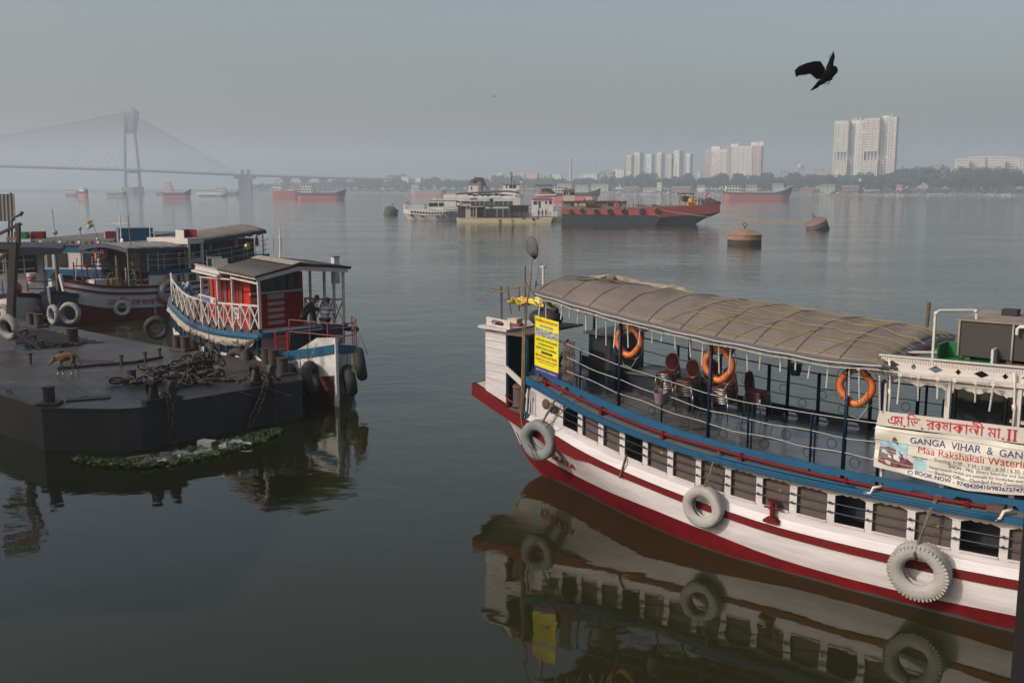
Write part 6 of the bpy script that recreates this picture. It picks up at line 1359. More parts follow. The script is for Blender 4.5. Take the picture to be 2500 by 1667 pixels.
o = bpy.data.objects['vent_pipe']; o.location = O1; o.rotation_euler = (0, 0, A1)
def crumple(name, label, c, sx, sy, sz, mt, seed, cat='cloth'):
 rn = random.Random(seed); t = thing(name, label, cat, B1(*c), A1); g = MB(); rows = []
 for i in range(13): rows.append([(sx*(i/12 - .5) + rn.uniform(-.03, .03), sy*(j/8 - .5) + rn.uniform(-.03, .03), sz*(math.sin(i*1.1 + seed)*.25 + math.cos(j*1.4)*.25 + rn.uniform(-.3, .3)) - sz*.6*abs(j/8 - .5)) for j in range(9)])
 g.grid(rows); g.mat(0); o = g.build('cloth', mt, t, smooth=50); o.modifiers.new('t', 'SOLIDIFY').thickness = .01; return t, o
def patchy(name, cols, sc):
 m = bpy.data.materials.new(name); m.use_nodes = True; t = m.node_tree; b = t.nodes['Principled BSDF']; b.inputs['Roughness'].default_value = .6
 n = t.nodes.new('ShaderNodeTexNoise'); n.inputs['Scale'].default_value = sc; n.inputs['Distortion'].default_value = 1.5; tc = t.nodes.new('ShaderNodeTexCoord'); t.links.new(tc.outputs['Object'], n.inputs['Vector'])
 r = t.nodes.new('ShaderNodeValToRGB'); r.color_ramp.interpolation = 'CONSTANT'; t.links.new(n.outputs['Fac'], r.inputs[0]); e = r.color_ramp.elements; e[0].color = (*cols[0], 1); e[1].position = .48; e[1].color = (*cols[1], 1)
 for k, c in enumerate(cols[2:]): x = e.new(.55 + .06*k); x.color = (*c, 1)
 t.links.new(r.outputs[0], b.inputs['Base Color']); return m
crumple('printed_tarp', 'crumpled yellow and red printed sheet draped over the stern rack', (1.45, 0, 4.62), 1.1, .7, .22, patchy('yellow print sheet', [(.6, .5, .02), (.62, .52, .03), (.5, .02, .03), (.55, .5, .45), (.05, .04, .04)], 3.2), 5)
t = thing('foam_box', 'small cream carton on the stern roof under the yellow sheet', 'box', B1(1.2, -.35, 4.02), A1); g = MB(); g.bx(-.16, .16, -.12, .12, 0, .13); g.build('carton', M_cream, t); g = MB(); g.bx(-.165, .165, -.125, .125, .13, .145); g.build('lid', M_cream, t)
t = thing('plank_stack', 'red-brown boards lying on the stern roof', 'board', B1(1.1, -.5, 3.99), A1 + .1)
for k in range(3): g = MB(); g.bx(-.35, .4, -.12 + .02*k, .1 + .02*k, .02*k, .02*k + .018); g.build('board', mat('red brown board', (.22, .06, .05), .8, var=.3), t)
t = thing('black_bag', 'black plastic sack slumped under the left end of the roof', 'bag', B1(1.95, .0, 4.0), A1); g = MB(); g.ball((0, 0, .2), .45, 14, (1.1, .8, .55)); g.build('sack', M_black, t, smooth=True); g = MB(); g.ball((.3, 0, .42), .1, 8); g.build('neck', M_black, t, smooth=True)
# dark box house and low platform under the roof
M_dnavy = mat('blackish navy box paint', (.003, .010, .022), .45)
t = thing('hatch_house', 'dark blue companionway box with an overhanging top under the left end of the roof', 'hatch', O1, A1)
z0 = z_dk(3); g = MB(); g.bx(3.35, 4.15, -.05, 1.25, z0 - .3, 3.93); g.build('body', M_dnavy, t); g = MB(); g.bx(3.25, 4.27, -.15, 1.35, 3.93, 3.99); g.build('top', mat('grey hatch top', (.10, .10, .105), .4), t)
g = MB(); g.bx(3.5, 4.0, -.06, -.03, 2.9, 3.8); g.build('door', M_dark, t)
t = thing('bench_platform', 'low dark platform with a glossy grey top beside the companionway box', 'platform', O1, A1)
g = MB(); g.bx(4.15, 6.0, .35, 1.55, z_dk(6) - .02, 2.98); g.build('base', M_dnavy, t); g = MB(); g.bx(4.16, 6.05, .28, 1.6, 2.98, 3.02); g.build('top', M_grey, t)
t = thing('hanging_cloths', 'brown cloths and rope hung over a rail behind the yellow board', 'cloth', B1(3.6, -1.25, 3.9), A1); rn = random.Random(5)
for k in range(3):
 g = MB(); g.grid([[(-.15 + .12*k + .1*i/5, .03*math.sin(j*2 + k), -.0 - .95*j/8) for j in range(9)] for i in range(6)]); o = g.build('cloth', mat('brown rag', (.07, .05, .04), .95, var=.4), t); o.modifiers.new('t', 'SOLIDIFY').thickness = .02
t = thing('wooden_stool', 'small blue-grey wooden stool behind the rail at the left end', 'stool', B1(3.75, -1.0, z_dk(3.75)), A1)
g = MB(); g.bx(-.2, .2, -.15, .15, .40, .43); g.build('seat', M_side, t); [MB().beam((x, y, 0), (x*.9, y*.9, .4), .03).build('leg', M_side, t) for x in (-.17, .17) for y in (-.12, .12)]
# buckets
def bucket(label, loc, mt, tilt=(0, 0, 0)):
 t = thing('bucket', label, 'bucket', loc, 0); t.rotation_euler = tilt; g = MB(); g.lathe([(.105, -.13), (.15, .13), (.157, .13), (.157, .145), (.147, .145), (.10, -.12)], n=20); g.build('pail', mt, t, smooth=40); g = MB(); g.tube([(-.15, 0, .13), (-.11, 0, .24), (0, 0, .29), (.11, 0, .24), (.15, 0, .13)], .005, 5); g.build('handle', M_steel, t)
bucket('mauve plastic bucket hooked on the near rail before the chairs', B1(6.56, -(hb(6.56) - .22), 3.04), mat('mauve plastic', (.16, .10, .13), .35, var=.2, dirt=(.25, .2, .2), dirt_amt=.3, dscale=6), (R(12), R(8), A1))
bucket('green plastic bucket hanging on the far rail under the roof', B1(8.02, 1.75, 3.3), mat('green plastic', (.012, .10, .03), .35), (0, 0, A1))
t = thing('blue_basin', 'pale blue basin perched on the far rail behind the chair stacks', 'basin', B1(6.2, 1.85, 3.55), A1); g = MB(); g.lathe([(.12, -.08), (.2, .05), (.22, .05), (.19, .06), (.11, -.06)], n=18); g.build('bowl', mat('pale blue plastic', (.10, .14, .18), .4), t, smooth=40); g = MB(); g.ball((0, 0, .03), .15, 8, (1, 1, .3)); g.build('contents', M_dark, t)
# stacked banquet chairs
M_seat = mat('dark red upholstery', (.13, .006, .010), .7, var=.2)
def chair_proto():
 t = thing('banquet_chair', 'x', 'chair', (0, 0, 0), 0)
 g = MB()
 rows = []
 g.bx(-.20, .20, -.20, .20, .43, .455); g.box((0, -.19, .442), (.36, .05, .035)); g.build('seat', M_seat, t, bevel=.01)
 g = MB(); pts = []
 for k in range(20): a = 2*math.pi*k/20; pts.append((.155*math.cos(a), .235 + .05*(.67 + .20*math.sin(a) - .45), .67 + .20*math.sin(a)))
 g.add(pts, [tuple(range(20))]); g.add([V(*p) + V(0, .025, 0) for p in pts], [tuple(range(19, -1, -1))]); b = g.build('backrest', M_seat, t)
 g = MB(); g.tube([(p[0]*1.12, p[1] + .012, .67 + (p[2] - .67)*1.1) for p in pts], .0115, 6, close=True); g.build('back_hoop', M_chrome, b, smooth=True)
 for sg in (-1, 1):
  g = MB(); g.tube([(sg*.17, .22, .50), (sg*.20, .20, .42), (sg*.22, .27, 0)], .0115, 6); g.build('leg', M_chrome, t, smooth=True)
  g = MB(); g.tube([(sg*.19, -.2, .42), (sg*.225, -.25, 0)], .0115, 6); g.build('leg', M_chrome, t, smooth=True)
 g = MB(); g.tube([(-.20, .2, .42), (-.205, -.12, .425), (-.19, -.2, .425), (-.14, -.235, .425), (.14, -.235, .425), (.19, -.2, .425), (.205, -.12, .425), (.20, .2, .42)], .0125, 7); g.build('seat_frame', M_chrome, t, smooth=True)
 return t
CP = chair_proto(); first = True
for j, (s, w, n, yaw, lab) in enumerate([(5.42, .42, 7, .25, 'leftmost chair stack under the roof'), (6.05, .28, 7, .2, 'second chair stack from the left, in front of the others'), (6.25, 1.0, 6, .5, 'rear chair stack, half hidden behind the second one'), (6.95, .35, 7, .1, 'chair stack behind the middle life ring'), (7.55, .85, 6, 1.5, 'rightmost chair stack beside the far rail')]):
 for k in range(n):
  loc = B1(s + .012*k, w - .04*k, z_dk(s) + .062*k + .02)
  pos = 'bottom' if k == 0 else 'top' if k == n-1 else ('second', 'third', 'fourth', 'fifth', 'sixth')[k-1] + ' up'
  l = f'red steel-framed chair, {pos} in the {lab}'
  l = ' '.join(l.split()[:16]).rstrip(',')
  if first: o = CP; first = False; o.location = loc; o.rotation_euler = (0, 0, A1 + yaw - .15); o['label'] = l; o['group'] = 'stacked red chairs on the launch deck'
  else: dup(CP, l, loc, A1 + yaw - .15 + .02*((k*7) % 3), 'stacked red chairs on the launch deck')
# ------------------------------------------------------------------ people, built as one skinned surface each
def skin_body(name, joints, bones, parent, mt, sub=2):
 names = list(joints); idx = {k: i for i, k in enumerate(names)}
 me = bpy.data.meshes.new(name); me.from_pydata([joints[k][0] for k in names], [(idx[a], idx[b]) for a, b in bones], [])
 o = bpy.data.objects.new(name, me); COL.objects.link(o)
 sk = o.modifiers.new('skin', 'SKIN'); sk.use_smooth_shade = True
 ly = me.skin_vertices[0].data if me.skin_vertices else None
 if ly is None:
  bm = bmesh.new(); bm.from_mesh(me); bm.verts.layers.skin.verify(); bm.to_mesh(me); bm.free(); ly = me.skin_vertices[0].data
 for i, k in enumerate(names):
  r = joints[k][1]; ly[i].radius = r if isinstance(r, tuple) else (r, r)
  ly[i].use_root = (i == 0)
 o.modifiers.new('sub', 'SUBSURF').levels = sub; o.modifiers['sub'].render_levels = sub
 bpy.context.view_layer.update(); dg = bpy.context.evaluated_depsgraph_get(); m2 = bpy.data.meshes.new_from_object(o.evaluated_get(dg)); bpy.data.objects.remove(o)
 m2.materials.clear(); m2.materials.append(mt); m2.name = name
 m2.polygons.foreach_set('use_smooth', [True]*len(m2.polygons))
 n = bpy.data.objects.new(name, m2); COL.objects.link(n); n.parent = parent; return n
def person(label, loc, rz, J, shirt, trousers, hair=True, group=None, hood=None, shorts=None):
 """J: joints, local x = forward, y = left, z = up"""
 t = thing('person', label, 'person', loc, rz, group)
 j = {'pel': (J['pel'], .125), 'waist': (J['waist'], .105), 'chest': (J['chest'], (.13, .13)), 'neck': (J['neck'], .052), 'head': (J['head'], (.078, .085)), 'crown': (J['crown'], .07)}
 bones = [('pel', 'waist'), ('waist', 'chest'), ('chest', 'neck'), ('neck', 'head'), ('head', 'crown')]
 for s in 'lr':
  j['sh'+s] = (J['sh'+s], .06); j['el'+s] = (J['el'+s], .042); j['wr'+s] = (J['wr'+s], .028); j['pa'+s] = (J['pa'+s], .032)
  j['hi'+s] = (J['hi'+s], .095); j['kn'+s] = (J['kn'+s], .06); j['an'+s] = (J['an'+s], .04); j['to'+s] = (J['to'+s], .035)
  bones += [('chest', 'sh'+s), ('sh'+s, 'el'+s), ('el'+s, 'wr'+s), ('wr'+s, 'pa'+s), ('pel', 'hi'+s), ('hi'+s, 'kn'+s), ('kn'+s, 'an'+s), ('an'+s, 'to'+s)]
 b = skin_body('body', j, bones, t, M_skin)
 fg = MB()
 for s in 'lr':
  w, p = V(*J['wr'+s]), V(*J['pa'+s]); d = (p - w).normalized(); side = d.cross(V(0, 0, 1)); side = side.normalized() if side.length > .1 else V(0, 1, 0); dn = side.cross(d).normalized()
  if dn.z > 0: dn = -dn
  for k in range(4):
   a = p + side*(-.024 + .016*k); L = (.034, .042, .039, .03)[k]; fg.tube([a, a + d*L + dn*.004, a + d*L*1.7 + dn*.022, a + d*L*1.9 + dn*.045], [.009, .0085, .008, .006], 6)
  a = w.lerp(p, .6) + side*(-.028); fg.tube([a, a + d*.03 - side*.02 + dn*.01, a + d*.055 - side*.02 + dn*.02], [.010, .009, .007], 6)
 fg.build('fingers', M_skin, b, smooth=True)
 # face
 h = V(*J['head']); up = (V(*J['crown']) - V(*J['neck'])).normalized(); f = V(*J.get('look', (1, 0, 0))).normalized(); f = (f - up*f.dot(up)).normalized(); sd_ = up.cross(f)
 fc = MB(); fc.ball(h + f*.092 - up*.01, .018, 8, (1, 1, 1.5)); fc.ball(h + f*.075 - up*.07, .03, 8)
 for q in (-1, 1): fc.ball(h + sd_*.088*q - up*.005, .022, 6, (.6, .6, 1.2))
 fc.build('nose_and_ears', M_skin, b, smooth=True)
 fc = MB()
 for q in (-1, 1): fc.ball(h + f*.082 + sd_*.032*q + up*.02, .010, 6)
 fc.box(h + f*.088 - up*.045, (.008, .035, .008)); fc.build('eyes_and_mouth', M_hair, b)
 hr = MB(); hr.ball(V(*J['crown']) - f*.02 - up*.005, .098, 12, (1, .95, .95)); hr.ball(h - f*.04 + up*.02, .09, 10, (1, 1, 1)); hr.build('hood' if hood else 'hair', hood or M_hair, t, smooth=True)
 # clothes: slightly larger skins over trunk, arms and legs
 g = .018
 jc = {k: (j[k][0], (j[k][1][0] + g, j[k][1][1] + g) if isinstance(j[k][1], tuple) else j[k][1] + g) for k in ('chest', 'waist', 'pel', 'shl', 'shr')}
 jc['nk'] = (V(*J['chest']).lerp(V(*J['neck']), .55), .075)
 bc = [('chest', 'waist'), ('waist', 'pel'), ('chest', 'shl'), ('chest', 'shr'), ('chest', 'nk')]
 for s in 'lr':
  jc['el'+s] = (j['el'+s][0], .058); jc['cf'+s] = (V(*J['el'+s]).lerp(V(*J['wr'+s]), .8), .044); bc += [('sh'+s, 'el'+s), ('el'+s, 'cf'+s)]
 skin_body('shirt', jc, bc, t, shirt)
 jt = {'pel': (V(*J['pel']) - V(0, 0, .01), .148)}; bt_ = []
 for s in 'lr':
  jt['hi'+s] = (j['hi'+s][0], .112); jt['kn'+s] = (j['kn'+s][0], .076); jt['an'+s] = (V(*J['kn'+s]).lerp(V(*J['an'+s]), .85), .06); bt_ += [('pel', 'hi'+s), ('hi'+s, 'kn'+s), ('kn'+s, 'an'+s)]
 skin_body('trousers', jt, bt_, t, trousers)
 return t
def P_stand(lean=0.0, arm=(.18, -.35)):
 J = {'pel': (0, 0, .93), 'waist': (.02 + lean*.3, 0, 1.08), 'chest': (.03 + lean*.7, 0, 1.32), 'neck': (.05 + lean, 0, 1.50), 'head': (.08 + lean*1.2, 0, 1.60), 'crown': (.07 + lean*1.25, 0, 1.68)}
 for s, q in (('l', 1), ('r', -1)):
  J['sh'+s] = (.02 + lean*.8, q*.18, 1.40); J['el'+s] = (.02 + lean*.8 + arm[0]*.4, q*.25, 1.14); J['wr'+s] = (lean*.8 + arm[0]*1.4, q*.18, 1.02 + arm[0]*.1); J['pa'+s] = (lean*.8 + arm[0]*1.8, q*.16, .99 + arm[0]*.1)
  J['hi'+s] = (0, q*.10, .88); J['kn'+s] = (.03, q*.11, .48); J['an'+s] = (0, q*.11, .08); J['to'+s] = (.15, q*.13, .03)
 return J
def P_sit(lean=.15, knee=.45):
 J = {'pel': (0, 0, .12), 'waist': (.03, 0, .28), 'chest': (.03 + lean, 0, .50), 'neck': (.06 + lean*1.3, 0, .68), 'head': (.12 + lean*1.5, 0, .77), 'crown': (.12 + lean*1.5, 0, .85), 'look': (1, 0, -.6)}
 for s, q in (('l', 1), ('r', -1)):
  J['sh'+s] = (.02 + lean, q*.18, .60); J['el'+s] = (.16 + lean, q*.24, .38); J['wr'+s] = (.36 + lean, q*.12, .36); J['pa'+s] = (.43 + lean, q*.10, .36)
  J['hi'+s] = (.02, q*.11, .12); J['kn'+s] = (.40, q*.20, knee); J['an'+s] = (.50, q*.14, .08); J['to'+s] = (.63, q*.16, .04)
 return J
def cloth(name, c, v=.15): return mat(name, c, .85, var=v, scale=6)
def striped():
 m = bpy.data.materials.new('striped jersey'); m.use_nodes = True; t = m.node_tree; b = t.nodes['Principled BSDF']; b.inputs['Roughness'].default_value = .85
 tc = t.nodes.new('ShaderNodeTexCoord'); sx = t.nodes.new('ShaderNodeSeparateXYZ'); t.links.new(tc.outputs['Object'], sx.inputs[0]); mu = t.nodes.new('ShaderNodeMath'); mu.operation = 'MULTIPLY'; mu.inputs[1].default_value = 3.4; t.links.new(sx.outputs[2], mu.inputs[0])
 fr = t.nodes.new('ShaderNodeMath'); fr.operation = 'FRACT'; t.links.new(mu.outputs[0], fr.inputs[0]); r = t.nodes.new('ShaderNodeValToRGB'); r.color_ramp.interpolation = 'CONSTANT'; t.links.new(fr.outputs[0], r.inputs[0]); e = r.color_ramp.elements
 e[0].color = (.35, .38, .42, 1); e[1].position = .3; e[1].color = (.012, .015, .02, 1)
 for p, c in ((.5, (.38, .40, .42)), (.62, (.012, .015, .02)), (.7, (.35, .38, .4)), (.8, (.02, .10, .28))): x = e.new(p); x.color = (*c, 1)
 t.links.new(r.outputs[0], b.inputs['Base Color']); return m
# ------------------------------------------------------------------ steel landing pontoon in the left foreground
M_pdeck = mat('worn pontoon deck', (0.042, 0.036, 0.032), 0.4, var=0.5, scale=0.6, dirt=(0.20, 0.16, 0.125), dirt_amt=0.75, dscale=0.9, bump=0.25, bscale=2.5, spec=0.3)
M_pside = mat('tarred pontoon side', (0.022, 0.020, 0.021), 0.6, var=0.4, scale=0.8, dirt=(0.20, 0.17, 0.15), dirt_amt=0.65, dscale=2.6, streak=True, bump=0.3, bscale=3)
def pontoon():
 t = thing('pontoon', 'big dark steel landing pontoon with chamfered corners in the left foreground', 'pontoon', (0, 0, 0))
 ZD = 1.25
 pl = [(-40, 49.0), (-40, 38.6), (-20.5, 34.1), (-15.69, 29.95), (-13.55, 28.05), (-11.3, 27.95), (-10.75, 28.1), (-7.2, 32.05), (-6.95, 32.35), (-7.14, 33.15), (-9.33, 36.04), (-14.63, 39.97), (-19.88, 44.63), (-24.18, 47.86), (-27, 50.5)]
 g = MB(); n = len(pl); vs = [(x, y, ZD) for x, y in pl]
 g.add(vs, [tuple(range(n))]); g.build('deck', M_pdeck, t)
 g = MB(); sub = []
 for i in range(n):
  a, b = pl[i], pl[(i+1) % n]; g.add([(a[0], a[1], -.5), (b[0], b[1], -.5), (b[0], b[1], ZD - .004), (a[0], a[1], ZD - .004)], [(0, 1, 2, 3)])
 g.build('side_plating', M_pside, t)
 g = MB(); cx, cy_ = -18, 38
 for i in range(n):
  a, b = pl[i], pl[(i+1) % n]; g.beam((a[0], a[1], ZD - .01), (b[0], b[1], ZD - .01), .05, .05)
 g.build('deck_rim', M_iron, t)
 rn = random.Random(4)
 for x, y in ((-9.9, 29.25), (-8.4, 30.95), (-7.15, 32.3), (-15.6, 30.3)): g = MB(); g.tube([(x - .06, y, ZD), (x - .06, y, ZD + .09), (x + .06, y, ZD + .09), (x + .06, y, ZD)], .015, 5); g.build('lifting_eye', M_iron, t)
 for k in range(9): g = MB(); x = -15.2 + 1.05*k; g.beam((x, 28.3 + .2*k, ZD + .002), (x - 6, 36 + .1*k, ZD + .002), .02, .012); g.build('plate_seam', M_iron, t)
 # grating slats inland
 for k in range(8):
  g = MB(); g.beam((-23.5 + .55*k, 42.6 - .42*k, ZD + .03), (-20.6 + .55*k, 43.9 - .50*k, ZD + .03), .05, .04); g.build('deck_batten', M_iron, t)
 return t
pontoon()
def bollard(label, loc, r=.16, h=.5, twin=None, rz=0.0, base=(.55, .5)):
 t = thing('bollard', label, 'bollard', loc, rz)
 offs = [(0, 0)] if not twin else [(-twin/2, 0), (twin/2, 0)]
 w = base[0] + (twin or 0); g = MB(); g.box((0, 0, .045), (w, base[1], .09)); g.build('base_plate', M_iron, t, bevel=.01)
 for x, y in offs:
  g = MB(); g.lathe([(r, .09), (r, h), (r*1.14, h + .015), (r*1.14, h + .045), (r*.9, h + .05)], c=(x, y, 0), n=20); g.build('post', M_iron, t, smooth=40)
 return t
bollard('single round bollard near the front-left corner of the pontoon', (-13.55, 28.55, 1.25), .165, .5, base=(.62, .55), rz=.1)
bollard('twin bollard at the pontoon edge beside the white boat hull', (-12.95, 38.5, 1.25), .18, .52, .5, base=(.5, .45), rz=-.6)
bollard('twin bollard at the pontoon edge under the bow of the white and red boat', (-8.62, 34.95, 1.25), .19, .58, .52, base=(.5, .5), rz=-.85)
bollard('single bollard with an overhanging cap at the outermost pontoon corner', (-7.78, 33.25, 1.25), .20, .55, base=(.7, .6), rz=-.8)
bollard('twin bollard by the pontoon edge in front of the dark boat bows', (-21.9, 45.3, 1.25), .2, .55, .62, base=(.7, .6), rz=-.6)
bollard('square-footed bollard standing on the chain in the middle left of the deck', (-17.9, 40.1, 1.25), .22, .6, base=(.7, .6), rz=-.2)
bollard('low bollard wrapped by the left end of the chain heap', (-12.35, 31.75, 1.25), .15, .42, base=(.5, .4), rz=.2)
bollard('low bollard half buried at the top of the chain heap', (-10.75, 34.0, 1.25), .17, .5, .38, base=(.4, .4), rz=.2)
def chock(label, loc, rz):
 t = thing('fairlead', label, 'fairlead', loc, rz)
 g = MB(); g.box((0, 0, .08), (1.15, .32, .16)); g.build('base', M_iron, t, bevel=.015)
 for x in (-.28, .28): g = MB(); s = 1 if x > 0 else -1; g.prism([(x - .16, .16), (x - .09, .5), (x - s*.02, .62), (x + s*.1 - .0, .60), (x + .11, .5), (x + .16, .16)], lambda a, b: V(a, -.1, b), lambda a, b: V(a, .1, b)); g.build('horn', M_iron, t, bevel=.02)
 return t
chock('horned steel fairlead at the pontoon edge, with the nearer hanging chain', (-10.35, 28.85, 1.25), .82)
chock('horned steel fairlead at the pontoon edge near the outermost corner', (-8.05, 31.65, 1.25), .82)
t = thing('hatch_cover', 'flat rectangular hatch cover on the pontoon right of the front bollard', 'hatch', (-12.75, 29.35, 1.25), .42)
g = MB(); g.bx(-.62, .62, -.22, .22, 0, .05); g.build('lid', M_iron, t, bevel=.01); g = MB(); g.tube([(-.2, 0, .05), (-.2, 0, .09), (.0, 0, .09), (.0, 0, .05)], .012, 5); g.build('handle', M_iron, t)
t = thing('deck_frame', 'low iron frame with upright pegs lying on the deck behind the dog', 'frame', (-14.9, 35.6, 1.25), .35)
g = MB(); g.beam((-1.4, -.9, .05), (1.1, -.5, .05), .09); g.beam((1.1, -.5, .05), (2.1, .35, .05), .09); g.beam((-1.2, 1.0, .05), (.4, -.1, .05), .05); g.build('bars', M_iron, t)
for x, y in ((.7, -.85), (1.5, -.45), (-1.4, .9), (-2.4, .7), (2.0, .3)): g = MB(); g.tube([(x, y, 0), (x, y, .34)], .05, 8); g.tube([(x, y, .32), (x, y, .40)], .085, 8); g.build('peg', M_iron, t)
# chains: every link is a real stud-link; one chain is one thing
LINK = None
def link_mesh():
 g = MB(); pts = []
 for k in range(20):
  a = 2*math.pi*k/20; pts.append((.115*math.cos(a) + (.05 if math.cos(a) > 0 else -.05), .085*math.sin(a), 0))
 g.tube(pts, .028, 7, close=True); g.tube([(0, -.075, 0), (0, .075, 0)], .018, 6)
 o = g.build('chain_link', mat('rusty chain', (.030, .024, .021), .7, metal=.3, var=.4, scale=5, dirt=(.05, .035, .028), dirt_amt=.4, bump=.4), None, smooth=True); m = o.data; bpy.data.objects.remove(o); return m
def chain(label, pts, sc=1.0, jit=0.0, seed=1, step=.19, group=None):
 global LINK
 if LINK is None: LINK = link_mesh()
 rn = random.Random(seed); t = thing('chain', label, 'chain', pts[0], 0, group); o0 = V(*pts[0]); P = [V(*p) for p in pts]
 # resample
 seg = []; L = [0]
 for a, b in zip(P[:-1], P[1:]): L.append(L[-1] + (b - a).length)
 n = int(L[-1]/(step*sc)); k2 = 0
 for i in range(min(n, 100)):
  d = (i + .5)*step*sc; j = max(q for q in range(len(L)) if L[q] <= d); j = min(j, len(P) - 2); f = (d - L[j])/max(1e-6, L[j+1] - L[j]); p = P[j].lerp(P[j+1], f); dr = (P[j+1] - P[j]).normalized()
  o = bpy.data.objects.new('chain_link', LINK); COL.objects.link(o); o.parent = t
  o.location = p - o0 + V(rn.uniform(-jit, jit), rn.uniform(-jit, jit), rn.uniform(0, jit)); q = dr.to_track_quat('X', 'Z'); q = q @ Matrix.Rotation((i % 2)*math.pi/2 + rn.uniform(-.35, .35), 3, 'X').to_quaternion()
  o.rotation_mode = 'QUATERNION'; o.rotation_quaternion = q; o.scale = (sc, sc, sc)
 return t
zc = 1.33
def wig(a, b, n, am, seed, zh=0.0):
 rn = random.Random(seed); a, b = V(*a), V(*b); return [tuple(a.lerp(b, k/n) + V(rn.uniform(-am, am), rn.uniform(-am, am), zh*rn.random())) for k in range(n+1)]
chain('heavy chain looped round the low left bollard at the start of the heap', wig((-12.85, 31.4, zc), (-11.2, 31.9, zc), 9, .28, 1, .12), 1.25, .04, 1)
chain('back strand of the chain heap running to the buried twin bollard', wig((-12.3, 32.3, zc + .05), (-10.6, 33.9, zc + .05), 10, .3, 2, .25), 1.25, .05, 2)
chain('middle strand of the chain heap folded on itself', wig((-11.6, 31.9, zc + .15), (-10.0, 33.2, zc + .2), 12, .35, 3, .3), 1.25, .06, 3)
chain('top strand of the chain heap piled against the buried bollard', wig((-11.1, 33.2, zc + .25), (-10.1, 33.6, zc + .3), 9, .3, 4, .35), 1.25, .06, 4)
chain('front strand of the chain heap spilling toward the edge', wig((-11.2, 31.5, zc), (-9.8, 31.6, zc), 9, .22, 5, .15), 1.25, .05, 5)
chain('lower right strand of the chain heap', wig((-10.6, 32.2, zc), (-9.5, 32.1, zc + .05), 7, .22, 6, .2), 1.25, .05, 6)
chain('taut chain running over the deck from the heap to the corner fairlead', [(-9.9, 32.0, zc + .02), (-9.2, 31.95, zc), (-8.6, 31.85, zc + .08), (-8.1, 31.6, 1.55)], 1.3, .01, 7)
chain('chain leading from the heap to the nearer edge fairlead', [(-10.7, 31.3, zc), (-10.6, 30.6, zc), (-10.45, 29.8, zc), (-10.35, 29.0, 1.5)], 1.25, .05, 8)
chain('chain hanging down the pontoon side from the nearer fairlead into the weed', [(-10.30, 28.9, 1.52), (-10.05, 28.62, 1.42), (-9.98, 28.55, 1.1), (-9.95, 28.5, .6), (-9.93, 28.5, .05)], 1.1, .015, 9)
chain('chain slanting down the pontoon side from the corner fairlead', [(-8.0, 31.6, 1.6), (-7.85, 31.2, 1.35), (-7.95, 30.95, .9), (-8.15, 30.75, .4), (-8.3, 30.6, .0)], 1.15, .015, 10)
chain('second chain hanging straight down beside the slanting one', [(-7.85, 31.75, 1.5), (-7.6, 31.45, 1.35), (-7.58, 31.35, .9), (-7.6, 31.3, .3), (-7.6, 31.3, 0)], .8, .01, 11)
chain('thin chain lying across the far left of the deck to the square bollard', wig((-19.3, 38.9, 1.29), (-17.3, 39.7, 1.3), 8, .1, 12, .04), .9, .02, 12)
t = thing('plastic_bag', 'small white plastic bag caught beside the near fairlead', 'bag', (-10.95, 29.65, 1.25), 0); rn = random.Random(2); g = MB(); g.grid([[(.05*i + rn.uniform(-.02, .02), .04*j, .06 + rn.uniform(-.04, .05)) for j in range(7)] for i in range(6)]); g.build('film', M_white, t)
